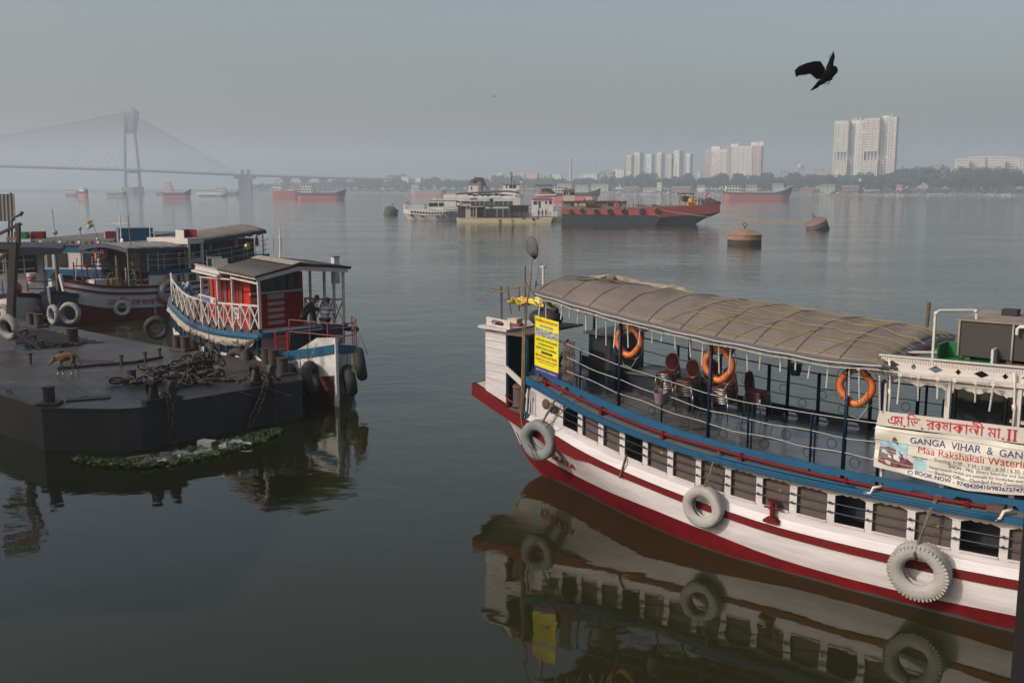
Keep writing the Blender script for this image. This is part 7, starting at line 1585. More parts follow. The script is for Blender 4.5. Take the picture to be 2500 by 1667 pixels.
# floating weed and rubbish along the pontoon
def weed():
 rn = random.Random(17); g = MB()
 path = [(-12.2, 26.9), (-11.0, 26.6), (-10.0, 26.9), (-8.9, 28.0), (-8.0, 29.3), (-7.3, 30.4)]
 for k in range(4200):
  u = rn.random()*(len(path)-1); i = min(int(u), len(path)-2); p = V(*path[i], 0).lerp(V(*path[i+1], 0), u - i); n = V(.75, -.66, 0); wd = .85*math.sin(math.pi*min(1, (u + .3)/5.4))**.5
  p += n*rn.uniform(-.5, 1.0)*wd; s = rn.uniform(.025, .075); p.z = .01 + rn.uniform(0, .09); q = Matrix.Rotation(rn.uniform(0, 6.28), 3, 'Z') @ Matrix.Rotation(rn.uniform(-1.0, 1.0), 3, 'X'); g.k = rn.choice((0, 0, 0, 1, 2))
  g.add([p + q @ V(-s, 0, 0), p + q @ V(0, -s*.7, .01), p + q @ V(s, 0, 0), p + q @ V(0, s*.7, .01)], [(0, 1, 2, 3)])
  if k % 9 == 0: g.tube([p, p + V(rn.uniform(-.12, .12), rn.uniform(-.12, .12), rn.uniform(.02, .14))], .004, 3)
 tag(g.build('water_weed', [mat('wet green leaf', (.06, .12, .02), .4, var=.4), mat('yellow green leaf', (.20, .20, .04), .5), mat('brown leaf', (.05, .04, .02), .6)]), 'floating mat of green weed along the pontoon foot', 'weed', kind='stuff')
 P = [(-9.05, 28.35, 'big white foam block with a rusty end', (.5, .28, .2)), (-10.55, 27.0, 'yellow-brown plank end in the weed', (.6, .14, .1)), (-9.9, 26.95, 'flat brown board in the weed', (.5, .25, .08))]
 for x, y, lab, d in P:
  o = thing('foam_block' if 'foam' in lab else 'board', lab, 'debris', (x + .15, y - .1, .06), rn.uniform(-.5, .9)); b = MB(); b.box((0, 0, d[2]/2), d); b.build('slab', M_white if 'foam' in lab else M_bamboo, o, bevel=.02); b = MB(); b.box((d[0]*.5, 0, d[2]*.5), (.08, d[1]*.9, d[2]*.9)); b.build('broken_end', M_rust, o)
 lab = ['white plastic cup', 'crushed clear bottle', 'round white foam lid', 'grey foam lump', 'white polythene scrap']
 for k in range(40):
  u = rn.random(); x = lerp(-10.3, -8.0, u) + rn.uniform(-.1, .6); y = lerp(26.7, 29.3, u) + rn.uniform(-.4, .1); c = k % 5; s = rn.uniform(.07, .15)
  o = thing(('plastic_cup', 'bottle', 'foam_disc', 'foam_lump', 'plastic_scrap')[c], lab[c] + ' floating in the weed by the pontoon', 'litter', (x, y, .07), rn.uniform(0, 6), lab[c] + 's in the weed')
  b = MB()
  if c == 0: b.lathe([(s*.5, 0), (s*.8, s*1.2), (s*.7, s*1.2), (s*.4, .01)], n=10, M=Matrix.Rotation(1.1, 3, 'X'))
  elif c == 1: b.tube([(-s*1.6, 0, .03), (s*.8, 0, .03), (s*1.3, 0, .035), (s*1.7, 0, .035)], [s*.5, s*.5, s*.22, s*.2], 8)
  elif c == 2: b.lathe([(s, 0), (s*1.05, .02), (s*.6, .03), (.001, .02)], n=14, M=Matrix.Rotation(.4, 3, 'X'))
  elif c == 3: b.ball((0, 0, s*.3), s, 8, (1.3, 1, .6))
  else: b.grid([[(s*(i/2 - 1), s*(j/2 - 1), .02 + rn.uniform(0, .06)) for j in range(5)] for i in range(5)])
  b.build('shell', (M_white, M_steel, M_white, M_side, M_pvc)[c], o, smooth=40)
weed()
# stray dog walking left across the pontoon
def dog():
 t = thing('dog', 'tan stray dog with white feet walking left across the pontoon deck', 'dog', (-15.15, 33.35, 1.25), math.pi + .25)
 j = {'chest': ((.22, 0, .44), (.12, .15)), 'belly': ((0, 0, .47), (.10, .12)), 'loin': ((-.18, 0, .50), .095), 'rump': ((-.32, 0, .50), (.085, .09)), 'neck': ((.36, 0, .47), .09), 'poll': ((.48, 0, .42), .075), 'brow': ((.55, 0, .38), .055), 'muz': ((.64, 0, .31), .034), 'nose': ((.69, 0, .275), .024),
   'tail1': ((-.42, 0, .50), .030), 'tail2': ((-.50, 0, .42), .024), 'tail3': ((-.53, .02, .30), .018), 'tail4': ((-.60, .02, .24), .010)}
 B = [('chest', 'belly'), ('belly', 'loin'), ('loin', 'rump'), ('chest', 'neck'), ('neck', 'poll'), ('poll', 'brow'), ('brow', 'muz'), ('muz', 'nose'), ('rump', 'tail1'), ('tail1', 'tail2'), ('tail2', 'tail3'), ('tail3', 'tail4')]
 for n, y, dx in (('fl', .07, -.12), ('fr', -.07, .12)):
  j[n+'s'] = ((.24, y, .36), .055); j[n+'e'] = ((.20 + dx*.2, y, .25), .034); j[n+'w'] = ((.24 + dx*.8, y, .13), .022); j[n+'p'] = ((.23 + dx, y, .025), .024); j[n+'t'] = ((.27 + dx, y, .018), .018)
  B += [('chest', n+'s'), (n+'s', n+'e'), (n+'e', n+'w'), (n+'w', n+'p'), (n+'p', n+'t')]
 for n, y, dx in (('hl', .065, .12), ('hr', -.065, -.10)):
  j[n+'h'] = ((-.29, y, .40), .065); j[n+'k'] = ((-.22 + dx*.5, y, .28), .042); j[n+'o'] = ((-.36 + dx*.8, y, .17), .024); j[n+'p'] = ((-.33 + dx, y, .025), .022); j[n+'t'] = ((-.28 + dx, y, .018), .018)
  B += [('rump', n+'h'), (n+'h', n+'k'), (n+'k', n+'o'), (n+'o', n+'p'), (n+'p', n+'t')]
 m = mat('tan dog coat', (.17, .085, .04), .85, var=.25, scale=7, dirt=(.12, .05, .02), dirt_amt=.3)
 b = skin_body('body', j, B, t, m)
 g = MB()
 for q in (-1, 1): g.tube([(.50, q*.045, .44), (.47, q*.075, .49), (.43, q*.09, .525)], [.026, .018, .004], 6)
 g.build('ears', m, b, smooth=True)
 g = MB(); g.ball((.705, 0, .275), .017, 8); g.ball((.595, .04, .375), .009, 6); g.ball((.595, -.04, .375), .009, 6); g.build('nose_and_eyes', M_hair, b)
 g = MB()
 for x, y in ((.11, .07), (.35, -.07), (-.21, .065), (-.43, -.065)): g.ball((x + .02, y, .03), .032, 8, (1.4, .9, .9))
 g.ball((.30, 0, .36), .075, 8, (.7, .8, 1.0)); g.build('white_patches', M_white, b, smooth=True)
 t.scale = (.80, 1.0, 1.30); return t
dog()
# ------------------------------------------------------------------ crow and a distant bird
def crow():
 D = 17.0; x = gp(2010, D); z = hz(186, D)
 t = thing('crow', 'black crow in flight with one broad wing spread, high at the upper right', 'bird', (x, D, z), 0)
 M_f = mat('black feathers', (.004, .004, .005), .9, spec=.1, var=.3, scale=30); k = D/2470*.0829      # picture pixels of the close view -> metres
 def Q(px, py, y=0.0): return V((px - 1400)*k, y, (900 - py)*k)
 j = {'chest': (Q(1400, 860), 165*k), 'belly': (Q(1330, 990), 150*k), 'vent': (Q(1230, 1110), 90*k), 'tailb': (Q(1150, 1190), 45*k), 'neck': (Q(1490, 780, -.01), 130*k), 'head': (Q(1550, 750, -.03), 105*k), 'face': (Q(1585, 790, -.05), 65*k), 'beak': (Q(1585, 850, -.10), 18*k), 'tip': (Q(1565, 890, -.12), 5*k)}
 b = skin_body('body', j, [('chest', 'belly'), ('belly', 'vent'), ('vent', 'tailb'), ('chest', 'neck'), ('neck', 'head'), ('head', 'face'), ('face', 'beak'), ('beak', 'tip')], t, M_f)
 def wing(name, lead, trail, yy):
  g = MB(); n = len(lead);
  up = [Q(*p, y) for p, y in zip(lead, yy)]; lo = [Q(*p, y + .01) for p, y in zip(trail, yy)]; th = [.014*(1 - i/n) + .003 for i in range(n)]
  rows = [[u, u.lerp(l, .4) + V(0, -h, 0), l] for u, l, h in zip(up, lo, th)]; g.grid(rows); rows = [[u, u.lerp(l, .4) + V(0, h, 0), l] for u, l, h in zip(up, lo, th)]; g.grid(rows)
  for i in range(n-1):
   for f in (0.0, .5):       # feather tips along the trailing edge
    a = up[i].lerp(up[i+1], f); c = lo[i].lerp(lo[i+1], f); d = (c - a); s = (lo[i+1] - lo[i])*.42
    g.add([c - d*.25 - s*.1, c + d*.12 + s*.15, c - d*.25 + s], [(0, 1, 2)])
  return g.build(name, M_f, t)
 wing('wing', [(1300, 760), (1140, 545), (960, 545), (760, 590), (620, 640), (500, 690), (400, 800)], [(1180, 1040), (1060, 1050), (930, 970), (850, 900), (680, 930), (540, 940), (450, 980)], [0, -.02, -.04, -.05, -.05, -.04, -.02])
 g = MB();
 for a, c in (((470, 760), (370, 830)), ((480, 850), (375, 930)), ((520, 900), (440, 1010)), ((600, 900), (590, 975)), ((690, 890), (690, 950))): g.tube([Q(*a, -.03), Q((a[0]+c[0])/2, (a[1]+c[1])/2, -.03), Q(*c, -.03)], [.010, .007, .002], 5)
 g.build('flight_feathers', M_f, t)
 wing('wing', [(1300, 740), (1380, 580), (1440, 470), (1490, 400), (1560, 280), (1590, 200)], [(1480, 800), (1545, 640), (1570, 520), (1610, 420), (1620, 360), (1604, 230)], [0, .03, .06, .09, .12, .14])
 g = MB()
 for a, c in (((1470, 440), (1440, 380)), ((1500, 400), (1480, 290)), ((1540, 340), (1530, 250))): g.tube([Q(*a, .1), Q(*c, .12)], [.009, .002], 5)
 g.build('flight_feathers', M_f, t)
 g = MB(); g.add([Q(1190, 1130, -.02), Q(1130, 1060, 0), Q(875, 1385, .0), Q(960, 1355, -.01), Q(1090, 1290, -.02), Q(1190, 1200, -.01), Q(1180, 1140, .03)], [(0, 1, 2, 3, 4, 5), (6, 1, 2, 3, 4, 5)]); g.build('tail', M_f, t)
 g = MB(); g.tube([Q(1370, 1090), Q(1440, 1110, -.02), Q(1400, 1150, -.02), Q(1290, 1200, -.02)], .006, 5); g.tube([Q(1430, 1120, -.02), Q(1390, 1220, -.02)], .004, 4); g.tube([Q(1300, 1150), Q(1200, 1210)], .006, 4); g.build('feet', M_f, t)
crow()
t = thing('bird', 'tiny far-off bird, a dark speck in the sky left of centre', 'bird', (gp(1208, 150), 150, hz(239, 150)), .4)
g = MB(); g.ball((0, 0, 0), .10, 6, (1.6, .7, .6)); g.build('body', M_hair, t)
for q in (-1, 1): g = MB(); g.add([(0, 0, 0), (.1, q*.05, .02), (-.05, q*.35, .10), (-.15, q*.1, .02)], [(0, 1, 2, 3)]); g.build('wing', M_hair, t)
# ------------------------------------------------------------------ white and blue boat with the scarlet cabin, moored at the pontoon
A2 = math.radians(-56.135); O2 = V(-7.68, 37.25, 0)
def B2(s, w, z): return (O2.x + s*math.cos(A2) - w*math.sin(A2), O2.y + s*math.sin(A2) + w*math.cos(A2), z)
def skw(g, k=.25):      # the deckhouse and roof are set a little askew to the deck edge
 g.v = [(x - k*(y + 1.9), y, z) for x, y, z in g.v]; return g
L2 = thing('river_launch', 'white and blue launch with a scarlet cabin and ribbed grey roof, moored at the pontoon', 'boat', O2, A2)
e2 = cv((-13.6, 2.4), (-12.5, 2.19), (-10.3, 1.9), (-8.3, 1.76), (-6.3, 1.76), (-3.6, 1.91), (-1.1, 2.12), (.1, 2.22))
def w2(s): return interp(s, [-13.6, -12.5, -9, -3, 0, 1.0, 2.0, 2.6, 3.2, 3.62], [1.4, 1.75, 1.95, 1.95, 1.93, 1.5, .95, .62, .27, .05])
def c2(s): return interp(s, [0, 3.62], [0, -.5])
S3 = [-13.6 + .5*k for k in range(28)] + [.0, .1]
# side deck edge: blue timber with a grey walkway
g = MB()
for sg in (-1, 1):
 g.grid([[(s, sg*(w2(s) + .10), e2(s) - .22), (s, sg*(w2(s) + .13), e2(s) - .1), (s, sg*(w2(s) + .10), e2(s) - .02)] for s in S3])
 g.tube([(s, sg*(w2(s) + .13), e2(s) - .12) for s in S3], .03, 6)
g.build('blue_rim', M_blue, L2, smooth=30)
M_wdeck = mat('grey plank deck', (.20, .175, .15), .8, var=.3, stretch=(1, 8, 1), scale=1.5, dirt=(.1, .09, .08), dirt_amt=.35)
g = MB(); g.grid([[(s, -(w2(s) + .11), e2(s) - .018), (s, 0, e2(s) - .0), (s, w2(s) + .11, e2(s) - .018)] for s in S3]); g.build('upper_deck', M_wdeck, L2)
# lower hull
zl = cv((-13.6, 1.25), (-11, .95), (-7.3, .88), (-4.9, .98), (-2.3, 1.18), (0.2, 1.52), (1.0, 1.64), (2.0, 1.86), (2.6, 1.97), (3.62, 2.2))
SH2 = [-13.6 + .6*k for k in range(23)] + [.2, .6, 1, 1.5, 2, 2.4, 2.8, 3.1, 3.35, 3.5, 3.62]
def lo(s, z, sg):
 f = 1.0 if s < 0 else 1 - .35*(s/3.6)*max(0, 1 - z/1.6); w = w2(s)*f*(0.93 + .07*min(1, z/1.2)); return (s, c2(s) + sg*max(.03, w), z)
M_h2 = mat('chipped white hull with painted shade', (.55, .53, .50), .6, var=.2, dirt=(.07, .065, .06), dirt_amt=.55, dscale=3.2, bump=.4, bscale=12)  # dark patches are dirt, made heavier to put the bow's shade into the colour
for nm, za, zb, mt, o in (('bottom_paint', lambda s: -.5, lambda s: .5 + .6*max(0, s/3.6), mat('grimy red bottom with painted shade', (.06, .004, .005), .7, var=.4, dirt=(.03, .02, .015), dirt_amt=.5), 0), ('hull', lambda s: .5 + .6*max(0, s/3.6), lambda s: zl(s) - (.30 if s > 0 else .06), M_h2, 0)):  # bottom red darkened in the colour to stand in for the pontoon's shade
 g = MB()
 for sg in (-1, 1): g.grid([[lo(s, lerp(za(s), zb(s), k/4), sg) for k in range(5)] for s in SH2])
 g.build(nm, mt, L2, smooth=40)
g = MB()
for sg in (-1, 1): g.grid([[tuple(V(*lo(s, zl(s) - .32, sg)) + V(0, sg*.04, 0)), tuple(V(*lo(s, zl(s), sg)) + V(0, sg*.04, 0)), tuple(V(*lo(s, zl(s), sg)) - V(0, sg*.05, 0)), tuple(V(*lo(s, zl(s) - .32, sg)) - V(0, sg*.05, 0))] for s in SH2 if s > 0.1])
g.build('blue_bulwark', M_blue, L2, smooth=30)
g = MB(); g.grid([[tuple(V(*lo(s, zl(s) - .05, -1)) + V(0, .02, 0)), tuple(V(*lo(s, zl(s) - .05, 1)) - V(0, .02, 0))] for s in SH2 if s < .3]); g.build('lower_deck', M_dark, L2)
g = MB(); g.grid([[tuple(V(*lo(s, zl(s) - .38, -1)) + V(0, .06, 0)), tuple(V(*lo(s, zl(s) - .38, 1)) - V(0, .06, 0))] for s in SH2 if s > .1]); g.build('fore_well', M_scarlet, L2)
g = MB(); g.prism([(3.3, 2.05), (3.7, 2.45), (3.70, .2), (3.62, -.5), (3.45, -.5), (3.5, .5)], lambda a, b: V(a, -.56, b), lambda a, b: V(a, -.46, b)); g.build('stem', M_h2, L2)
g = MB(); g.add([(1.9, -1.22, 1.85), (2.4, -1.02, 2.1), (2.8, -.85, 2.35), (3.5, -.55, 2.42), (3.6, -.5, 2.42), (3.4, -.2, 2.4), (2.9, .1, 2.3), (3.3, -.5, 1.95), (2.0, -1.1, 1.75)], [(0, 1, 8), (1, 2, 7, 8), (2, 3, 4, 7), (4, 5, 7), (5, 6, 7)]); g.build('bow_breastwork', M_h2, L2)
# dark slots under the deck, blue stanchions, rolled canvas
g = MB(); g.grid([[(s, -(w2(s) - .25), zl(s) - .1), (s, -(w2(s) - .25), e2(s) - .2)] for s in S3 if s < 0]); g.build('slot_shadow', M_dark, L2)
for k in range(15): s = -12.6 + .88*k; g = MB(); g.beam((s, -(w2(s) - .02), zl(s) - .1), (s, -(w2(s) - .02), e2(s) - .2), .06); g.build('blue_stanchion', M_blue, L2)
def canvas():
 g = MB(); rn = random.Random(8); rows = []
 n = 110
 for i in range(n):
  s = -13.4 + 13.1*i/(n-1); f = .5 + .5*math.sin(i*.9 + math.sin(i*.37)*2); zt = e2(s) - .22; h = .30 + .05*math.sin(s*1.1) + .04*f
  rows.append([(s, -(w2(s) + .05 + .02*f), zt), (s + .02*f, -(w2(s) + .10 + .12*f), zt - h*.35), (s, -(w2(s) + .08 + .11*(1-f)), zt - h*.7), (s - .03*f, -(w2(s) + .03 + .03*f), zt - h)])
 g.grid(rows); g.build('rolled_canvas', mat('dirty cream canvas', (.42, .38, .31), .9, var=.2, scale=4, dirt=(.2, .17, .13), dirt_amt=.35, dscale=2, bump=.7, bscale=10), L2, smooth=60)
canvas()
# rail of crossed white laths
def lath(s0, s1, sg, zf):
 n = max(1, int(round((s1 - s0)/.98))); wz = lambda s: sg*(w2(s) - .04)
 g = MB(); [g.beam((lerp(s0, s1, i/n), wz(lerp(s0, s1, i/n)), zf(lerp(s0, s1, i/n))), (lerp(s0, s1, (i+1)/n), wz(lerp(s0, s1, (i+1)/n)), zf(lerp(s0, s1, (i+1)/n))), .05, .07) for i in range(n)]; g.build('top_rail', M_white, L2)
 for i in range(n):
  a, b = lerp(s0, s1, i/n), lerp(s0, s1, (i+1)/n); g = MB(); e = .12
  g.beam((a, wz(a), e2(a) + e), (b, wz(b), zf(b)), .045, .05); g.beam((a, wz(a), zf(a)), (b, wz(b), e2(b) + e), .045, .05); g.beam((a, wz(a), e2(a) + e), (a, wz(a), zf(a)), .06, .05); g.build('crossed_laths', M_white, L2)
  g = MB(); g.beam((a, wz(a), e2(a)), (a, wz(a), e2(a) + e + .03), .10, .08); g.build('blue_foot', M_blue, L2)
rz2 = cv((-13.6, 3.6), (-12.4, 3.36), (-10.4, 2.95), (-8.2, 2.82), (-4.8, 2.93), (-2.9, 3.06), (0.05, 3.26))
lath(-13.2, 0.0, -1, rz2); lath(-5.0, -1.0, 1, lambda s: e2(s) + 1.05)
g = MB(); [g.beam((s, -(w2(s) - .04), e2(s)), (s + .45, -(w2(s) - .04), e2(s + .45)), .04, .06) for s in [-13.2 + .52*k for k in range(26)]]; g.build('blue_toe_rail', M_blue, L2)
for s, zt in ((-6.95, 3.85), (-4.75, 3.95), (-2.95, 4.2), (0.0, 4.34)): g = MB(); g.beam((s, -1.88, e2(s)), (s - .02, -1.88, zt), .10, .10); g.build('roof_post', M_white, L2)
g = MB(); g.beam((-.02, -1.88, e2(0)), (-.02, -1.88, 2.42), .14, .14); g.build('blue_foot', M_blue, L2)
for s, w in ((-.95, 1.88), (-1.9, 1.9), (-2.9, 1.92), (-4.4, 1.92)): g = MB(); g.beam((s, w, e2(s)), (s, w, 4.3), .09, .09); g.build('roof_post', M_white, L2)
g = MB(); g.beam((-2.95, -1.9, 4.08), (0, -1.9, 4.08), .05, .07); g.beam((-6.95, -1.95, 3.82), (-2.95, -1.95, 4.02), .05, .05); g.build('side_beam', M_white, L2)
# ribbed roof with a low ridge
M_rib = mat('grey asbestos roofing', (.115, .105, .095), .85, var=.25, scale=2, dirt=(.06, .055, .05), dirt_amt=.4, dscale=1.5)
def rib_roof():
 g = MB(); rows = []
 for i in range(133):
  s = -4.15 + 4.45*i/132; c = .05*math.cos(i/132*2*math.pi*18)
  rows.append([(s, w, z + c) for w, z in ((-2.12, 4.36), (-1.2, 4.52), (-.25, 4.68))])
 g.grid(rows); rows2 = [[(r[2][0], w, z + (r[2][2] - 4.68)) for w, z in ((-.25, 4.68), (.9, 4.60), (2.15, 4.44))] for r in rows]; g.grid(rows2); skw(g)
 o = g.build('ribbed_roof', M_rib, L2, smooth=True); o.modifiers.new('t', 'SOLIDIFY').thickness = .02
 g = MB(); g.prism([(-.55, 4.70), (-.22, 4.78), (.25, 4.72), (.25, 4.74), (-.22, 4.80), (-.56, 4.72)], lambda a, b: V(-4.2, a, b), lambda a, b: V(.34, a, b)); skw(g).build('ridge_cap', mat('dusty ridge cap', (.25, .22, .18), .9), L2)
 g = MB()
 for a, b in (((.18, -2.0, 4.26), (.18, -.25, 4.55)), ((.18, -.25, 4.55), (.18, 2.0, 4.34))): g.beam(a, b, .05, .16)
 skw(g).build('front_fascia', M_white, L2)
 g = MB(); g.beam((-4.1, -2.05, 4.28), (.2, -2.05, 4.30), .05, .10); g.beam((-4.1, 2.0, 4.30), (.2, 2.0, 4.34), .05, .08); skw(g).build('side_fascia', M_white, L2)
 g = MB(); g.bx(-7.5, -4.1, -2.0, 1.6, 4.12, 4.16); skw(g, .1).build('cabin_roof', M_white, L2)
 g = MB(); g.bx(-7.3, -4.15, -2.02, -1.97, 4.12, 4.34); g.bx(-7.6, -4.15, -2.12, -1.9, 4.02, 4.09); [g.bx(-7.3 + .16*k, -7.3 + .16*k + .05, -2.05, -1.95, 4.30, 4.37) for k in range(20)]; skw(g, .1).build('roof_parapet', M_white, L2)
 g = MB(); rows = [[(-7.2 + .05*k, -1.97, 4.03), (-7.2 + .05*k, -1.97, 3.97 - .045*abs(math.sin(k*.42)))] for k in range(62)]; g.grid(rows); skw(g, .1).build('scalloped_trim', M_scarlet, L2)
rib_roof()
# scarlet cabin
def cab2():
 g = MB(); g.bx(-8.4, -3.0, -1.1, 1.35, 1.9, 4.12); c = skw(g).build('scarlet_cabin', M_scarlet, L2)
 def skp(nm, mt, *bxs, par=c, k=.25):
  g = MB(); [g.bx(*b) for b in bxs]; return skw(g, k).build(nm, mt, par)
 skp('front_window', M_glass, (-3.02, -2.96, -.95, 1.15, 3.42, 4.08)); skp('window_sill', M_white, (-3.02, -2.88, -1.15, 1.25, 3.34, 3.42)); skp('window_post', M_navy, (-3.0, -2.93, .6, .66, 3.42, 4.08))
 g = MB(); [g.bx(-2.995, -2.965, -1.08 + .075*k, -1.08 + .075*k + .025, 2.0, 3.32) for k in range(33) if not 9 < k < 20]; skw(g).build('ribbed_panel', M_scarlet, c)
 for k in range(5): skp('white_louvre', mat('greyed white slat', (.58, .55, .54), .6, dirt=(.2, .17, .16), dirt_amt=.3), (-2.99, -2.94, -.35, .42, 2.06 + .26*k, 2.20 + .26*k if k < 4 else 3.3))
 for a, b in ((-8.2, -7.75), (-7.0, -6.55), (-6.3, -5.85), (-5.3, -4.85), (-4.3, -3.9)): skp('side_window', mat('curtained pane', (.10, .08, .06), .6, var=.5, scale=8), (a, b, -1.13, -1.07, 2.75, 3.7)); skp('window_frame', M_scarlet, (a - .06, a, -1.16, -1.08, 2.7, 3.76), (b, b + .06, -1.16, -1.08, 2.7, 3.76))
 for a, z, w_, h in ((-5.05, 2.75, .3, .42), (-4.35, 2.6, .18, .2)): skp('notice', M_white, (a, a + w_, -1.16, -1.13, z, z + h))
 skp('notice', M_white, (-2.95, -2.93, -1.02, -.68, 2.75, 3.2))
 g = MB(); [g.bx(-2.925, -2.92, -1.0 + .05*k, -.985 + .05*k, 2.82, 3.12) for k in range(6)]; skw(g).build('notice_print', M_black_ink, c)
 # name board INDRASREE
 nb = MB(); nb.bx(-7.05, -4.75, -2.02, -1.98, 2.86, 3.12); n_ = nb.build('name_board', M_white, L2)
 text_mesh('INDRASREE', .24, n_, facing((-6.65, -2.035, 2.90), (1, 0, 0), (0, 0, 1)), M_blue_l, 'lettering', bold=.008, xscale=1.0)
 for s in (-6.9, -4.92): g = MB(); g.ball((s, -2.03, 2.98), .085, 8, (1, .15, 1.1)); g.build('painted_leaf', M_green, n_); g = MB(); g.ball((s + .02, -2.045, 3.02), .03, 6, (1, .2, 1)); g.build('painted_flower', M_vest, n_)
 g = MB(); g.bx(-2.55, -2.05, -1.98, -1.96, 2.55, 2.98); o = g.build('hanging_sign', M_white, L2)
 text_mesh('9830', .2, o, facing((-2.5, -1.99, 2.78), (1, 0, 0), (0, 0, 1)), M_black_ink); text_mesh('\u09aa\u09be\u09b0', .16, o, facing((-2.5, -1.99, 2.6), (1, 0, 0), (0, 0, 1)), M_black_ink)
cab2()
# foredeck front wall, ladder, red rail
g = MB(); g.add([(.1, -1.9, 1.45), (-.85, 1.85, 1.45), (-.85, 1.85, 2.2), (.1, -1.9, 2.2)], [(0, 1, 2, 3)]); g.build('front_bulkhead', mat('greyed pink board', (.30, .24, .26), .7, var=.2, dirt=(.15, .12, .12), dirt_amt=.3), L2)
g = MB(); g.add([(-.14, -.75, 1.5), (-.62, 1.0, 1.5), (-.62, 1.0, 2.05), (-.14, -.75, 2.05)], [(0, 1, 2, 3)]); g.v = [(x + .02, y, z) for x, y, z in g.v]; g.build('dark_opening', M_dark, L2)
g = MB(); g.beam((.12, -1.95, 2.18), (-.88, 1.95, 2.18), .16, .16); g.build('front_deck_beam', M_blue, L2)
g = MB(); g.beam((-.35, -.3, 1.5), (-.35, -.3, 2.1), .06); g.beam((-.4, .2, 1.5), (-.55, .8, 2.1), .05); g.build('blue_prop', M_blue, L2)
t = thing('ladder', 'short bright red ladder leaning against the grey-pink front board of the boat', 'ladder', B2(.28, -1.25, 1.28), A2 - .25)
for y in (-.17, .27): g = MB(); g.beam((.12, y, 0), (-.1, y, 1.0), .06, .05); g.build('stile', M_scarlet, t)
for k in range(4): g = MB(); f = .15 + .23*k; g.beam((.12 - .22*f, -.17, f), (.12 - .22*f, .27, f), .035); g.build('rung', M_scarlet, t)
M_rr = mat('rusty red rail', (.26, .03, .03), .7, var=.3, dirt=(.10, .05, .04), dirt_amt=.4, dscale=6)
RR = [(.5, -1.75, 1.45), (1.5, -1.35, 1.65), (2.35, -.95, 1.85), (2.9, -.5, 2.2), (2.8, .1, 2.2), (2.2, .8, 2.0), (1.2, 1.3, 1.8)]
RR = [(.35, -.9, 1.5), (1.2, -.45, 1.55), (2.0, -.1, 1.7), (2.6, .25, 1.9), (2.4, .75, 1.9), (1.6, 1.2, 1.7), (.6, 1.5, 1.6)]
for p in RR: g = MB(); g.tube([p, (p[0], p[1], 2.72)], .025, 6); g.build('red_rail_post', M_rr, L2)
g = MB(); [g.tube([(p[0], p[1], z) for p in RR], .022, 6) for z in (2.72, 2.28)]; g.build('red_rail', M_rr, L2)
for s, w in ((1.4, -.6), (1.6, -.1)): g = MB(); g.tube([(s, w, 1.3), (s, w, 1.62)], .07, 8); g.tube([(s, w, 1.62), (s, w, 1.66)], .11, 8); g.build('red_bitt', M_scarlet, L2)
def t2w(p): s = .9 + p.x; z = 1.12 + (s - 1.3)*.2 + p.y; q = lo(s, z, -1); return V(q[0], q[1] - .05, q[2])
text_mesh('\u099c\u09af\u09bc \u09ae\u09be \u0995\u09be\u09b2\u09c0', .26, L2, None, M_blue_l, 'bow_name', warp=lambda p: t2w(V(p.x*.8, p.y, 0)))
# masts and roof clutter
g = MB(); g.tube([(-3.9, .45, 4.5), (-3.95, .5, 5.4), (-4.0, .5, 6.1)], [.05, .035, .02], 8); g.tube([(-4.3, .5, 5.55), (-3.6, .5, 5.6)], .012, 5); g.ball((-4.0, .5, 6.15), .04, 6); g.build('mast', M_white, L2)
t = thing('searchlight', 'round brass searchlight on a thin stalk above the roof clutter', 'light', B2(-5.6, -.3, 4.2), A2); g = MB(); g.tube([(0, 0, 0), (-.05, 0, .8)], .018, 6); g.build('stalk', M_iron, t); g = MB(); g.ball((-.05, 0, .92), .13, 12); g.build('lamp_head', mat('brass', (.35, .27, .05), .3, metal=.8), t, smooth=True); g = MB(); g.beam((-.3, 0, 1.05), (.25, 0, 1.08), .02); g.build('bracket', M_iron, t)
t = thing('driftwood_pile', 'heap of sticks, logs and rags on the cabin roof beside the ridge', 'firewood', B2(-5.7, .1, 4.18), A2); rn = random.Random(3)
for k in range(22): g = MB(); x, y = rn.uniform(-1.2, 1.0), rn.uniform(-.7, .9); a = rn.uniform(-.5, .5); L_ = rn.uniform(.4, 1.1); g.tube([(x, y, .08 + .012*k), (x + L_*math.cos(a), y + L_*math.sin(a), .1 + .012*k)], rn.uniform(.015, .03), 5); g.build('stick', M_bamboo if k % 2 else M_rust, t)
g = MB(); g.tube([(-1.0, -1.1, .1), (.9, -1.0, .14)], [.09, .11], 10); g.build('log', mat('pale log', (.42, .27, .15), .8, var=.3), t, smooth=40)
t = thing('storage_box', 'open green and white box at the stern end of the scarlet cabin roof', 'box', B2(-6.5, -1.35, 4.16), A2); g = MB(); g.bx(-.35, .35, .3, .34, 0, .42); g.bx(-.35, -.31, -.3, .3, 0, .42); g.bx(-.35, .35, -.3, .3, 0, .03); g.build('green_panel', M_green, t); g = MB(); g.bx(.35, .39, -.3, .34, 0, .45); g.bx(-.39, -.35, -.3, .34, 0, .5); g.build('white_side', M_white, t)
t = thing('white_post', 'stubby white square post behind the roof at the right end', 'post', B2(-3.3, 2.6, 3.6), A2); g = MB(); g.bx(-.17, .17, -.12, .12, 0, 1.1); g.build('post', M_white, t); g = MB(); g.bx(-.2, .2, -.15, .15, 1.1, 1.13); g.build('cap', M_side, t)
g = MB(); g.grid([[(s, 1.75, e2(s) + .1), (s, 1.75, e2(s) + 1.35)] for s in (-13, -12, -11, -10, -9)]); g.add([(-8.9, 1.75, e2(-9)), (-8.9, .6, e2(-9)), (-8.9, .6, 3.1), (-8.9, 1.75, 3.1)], [(0, 1, 2, 3)]); g.build('blue_screen', M_blue, L2)
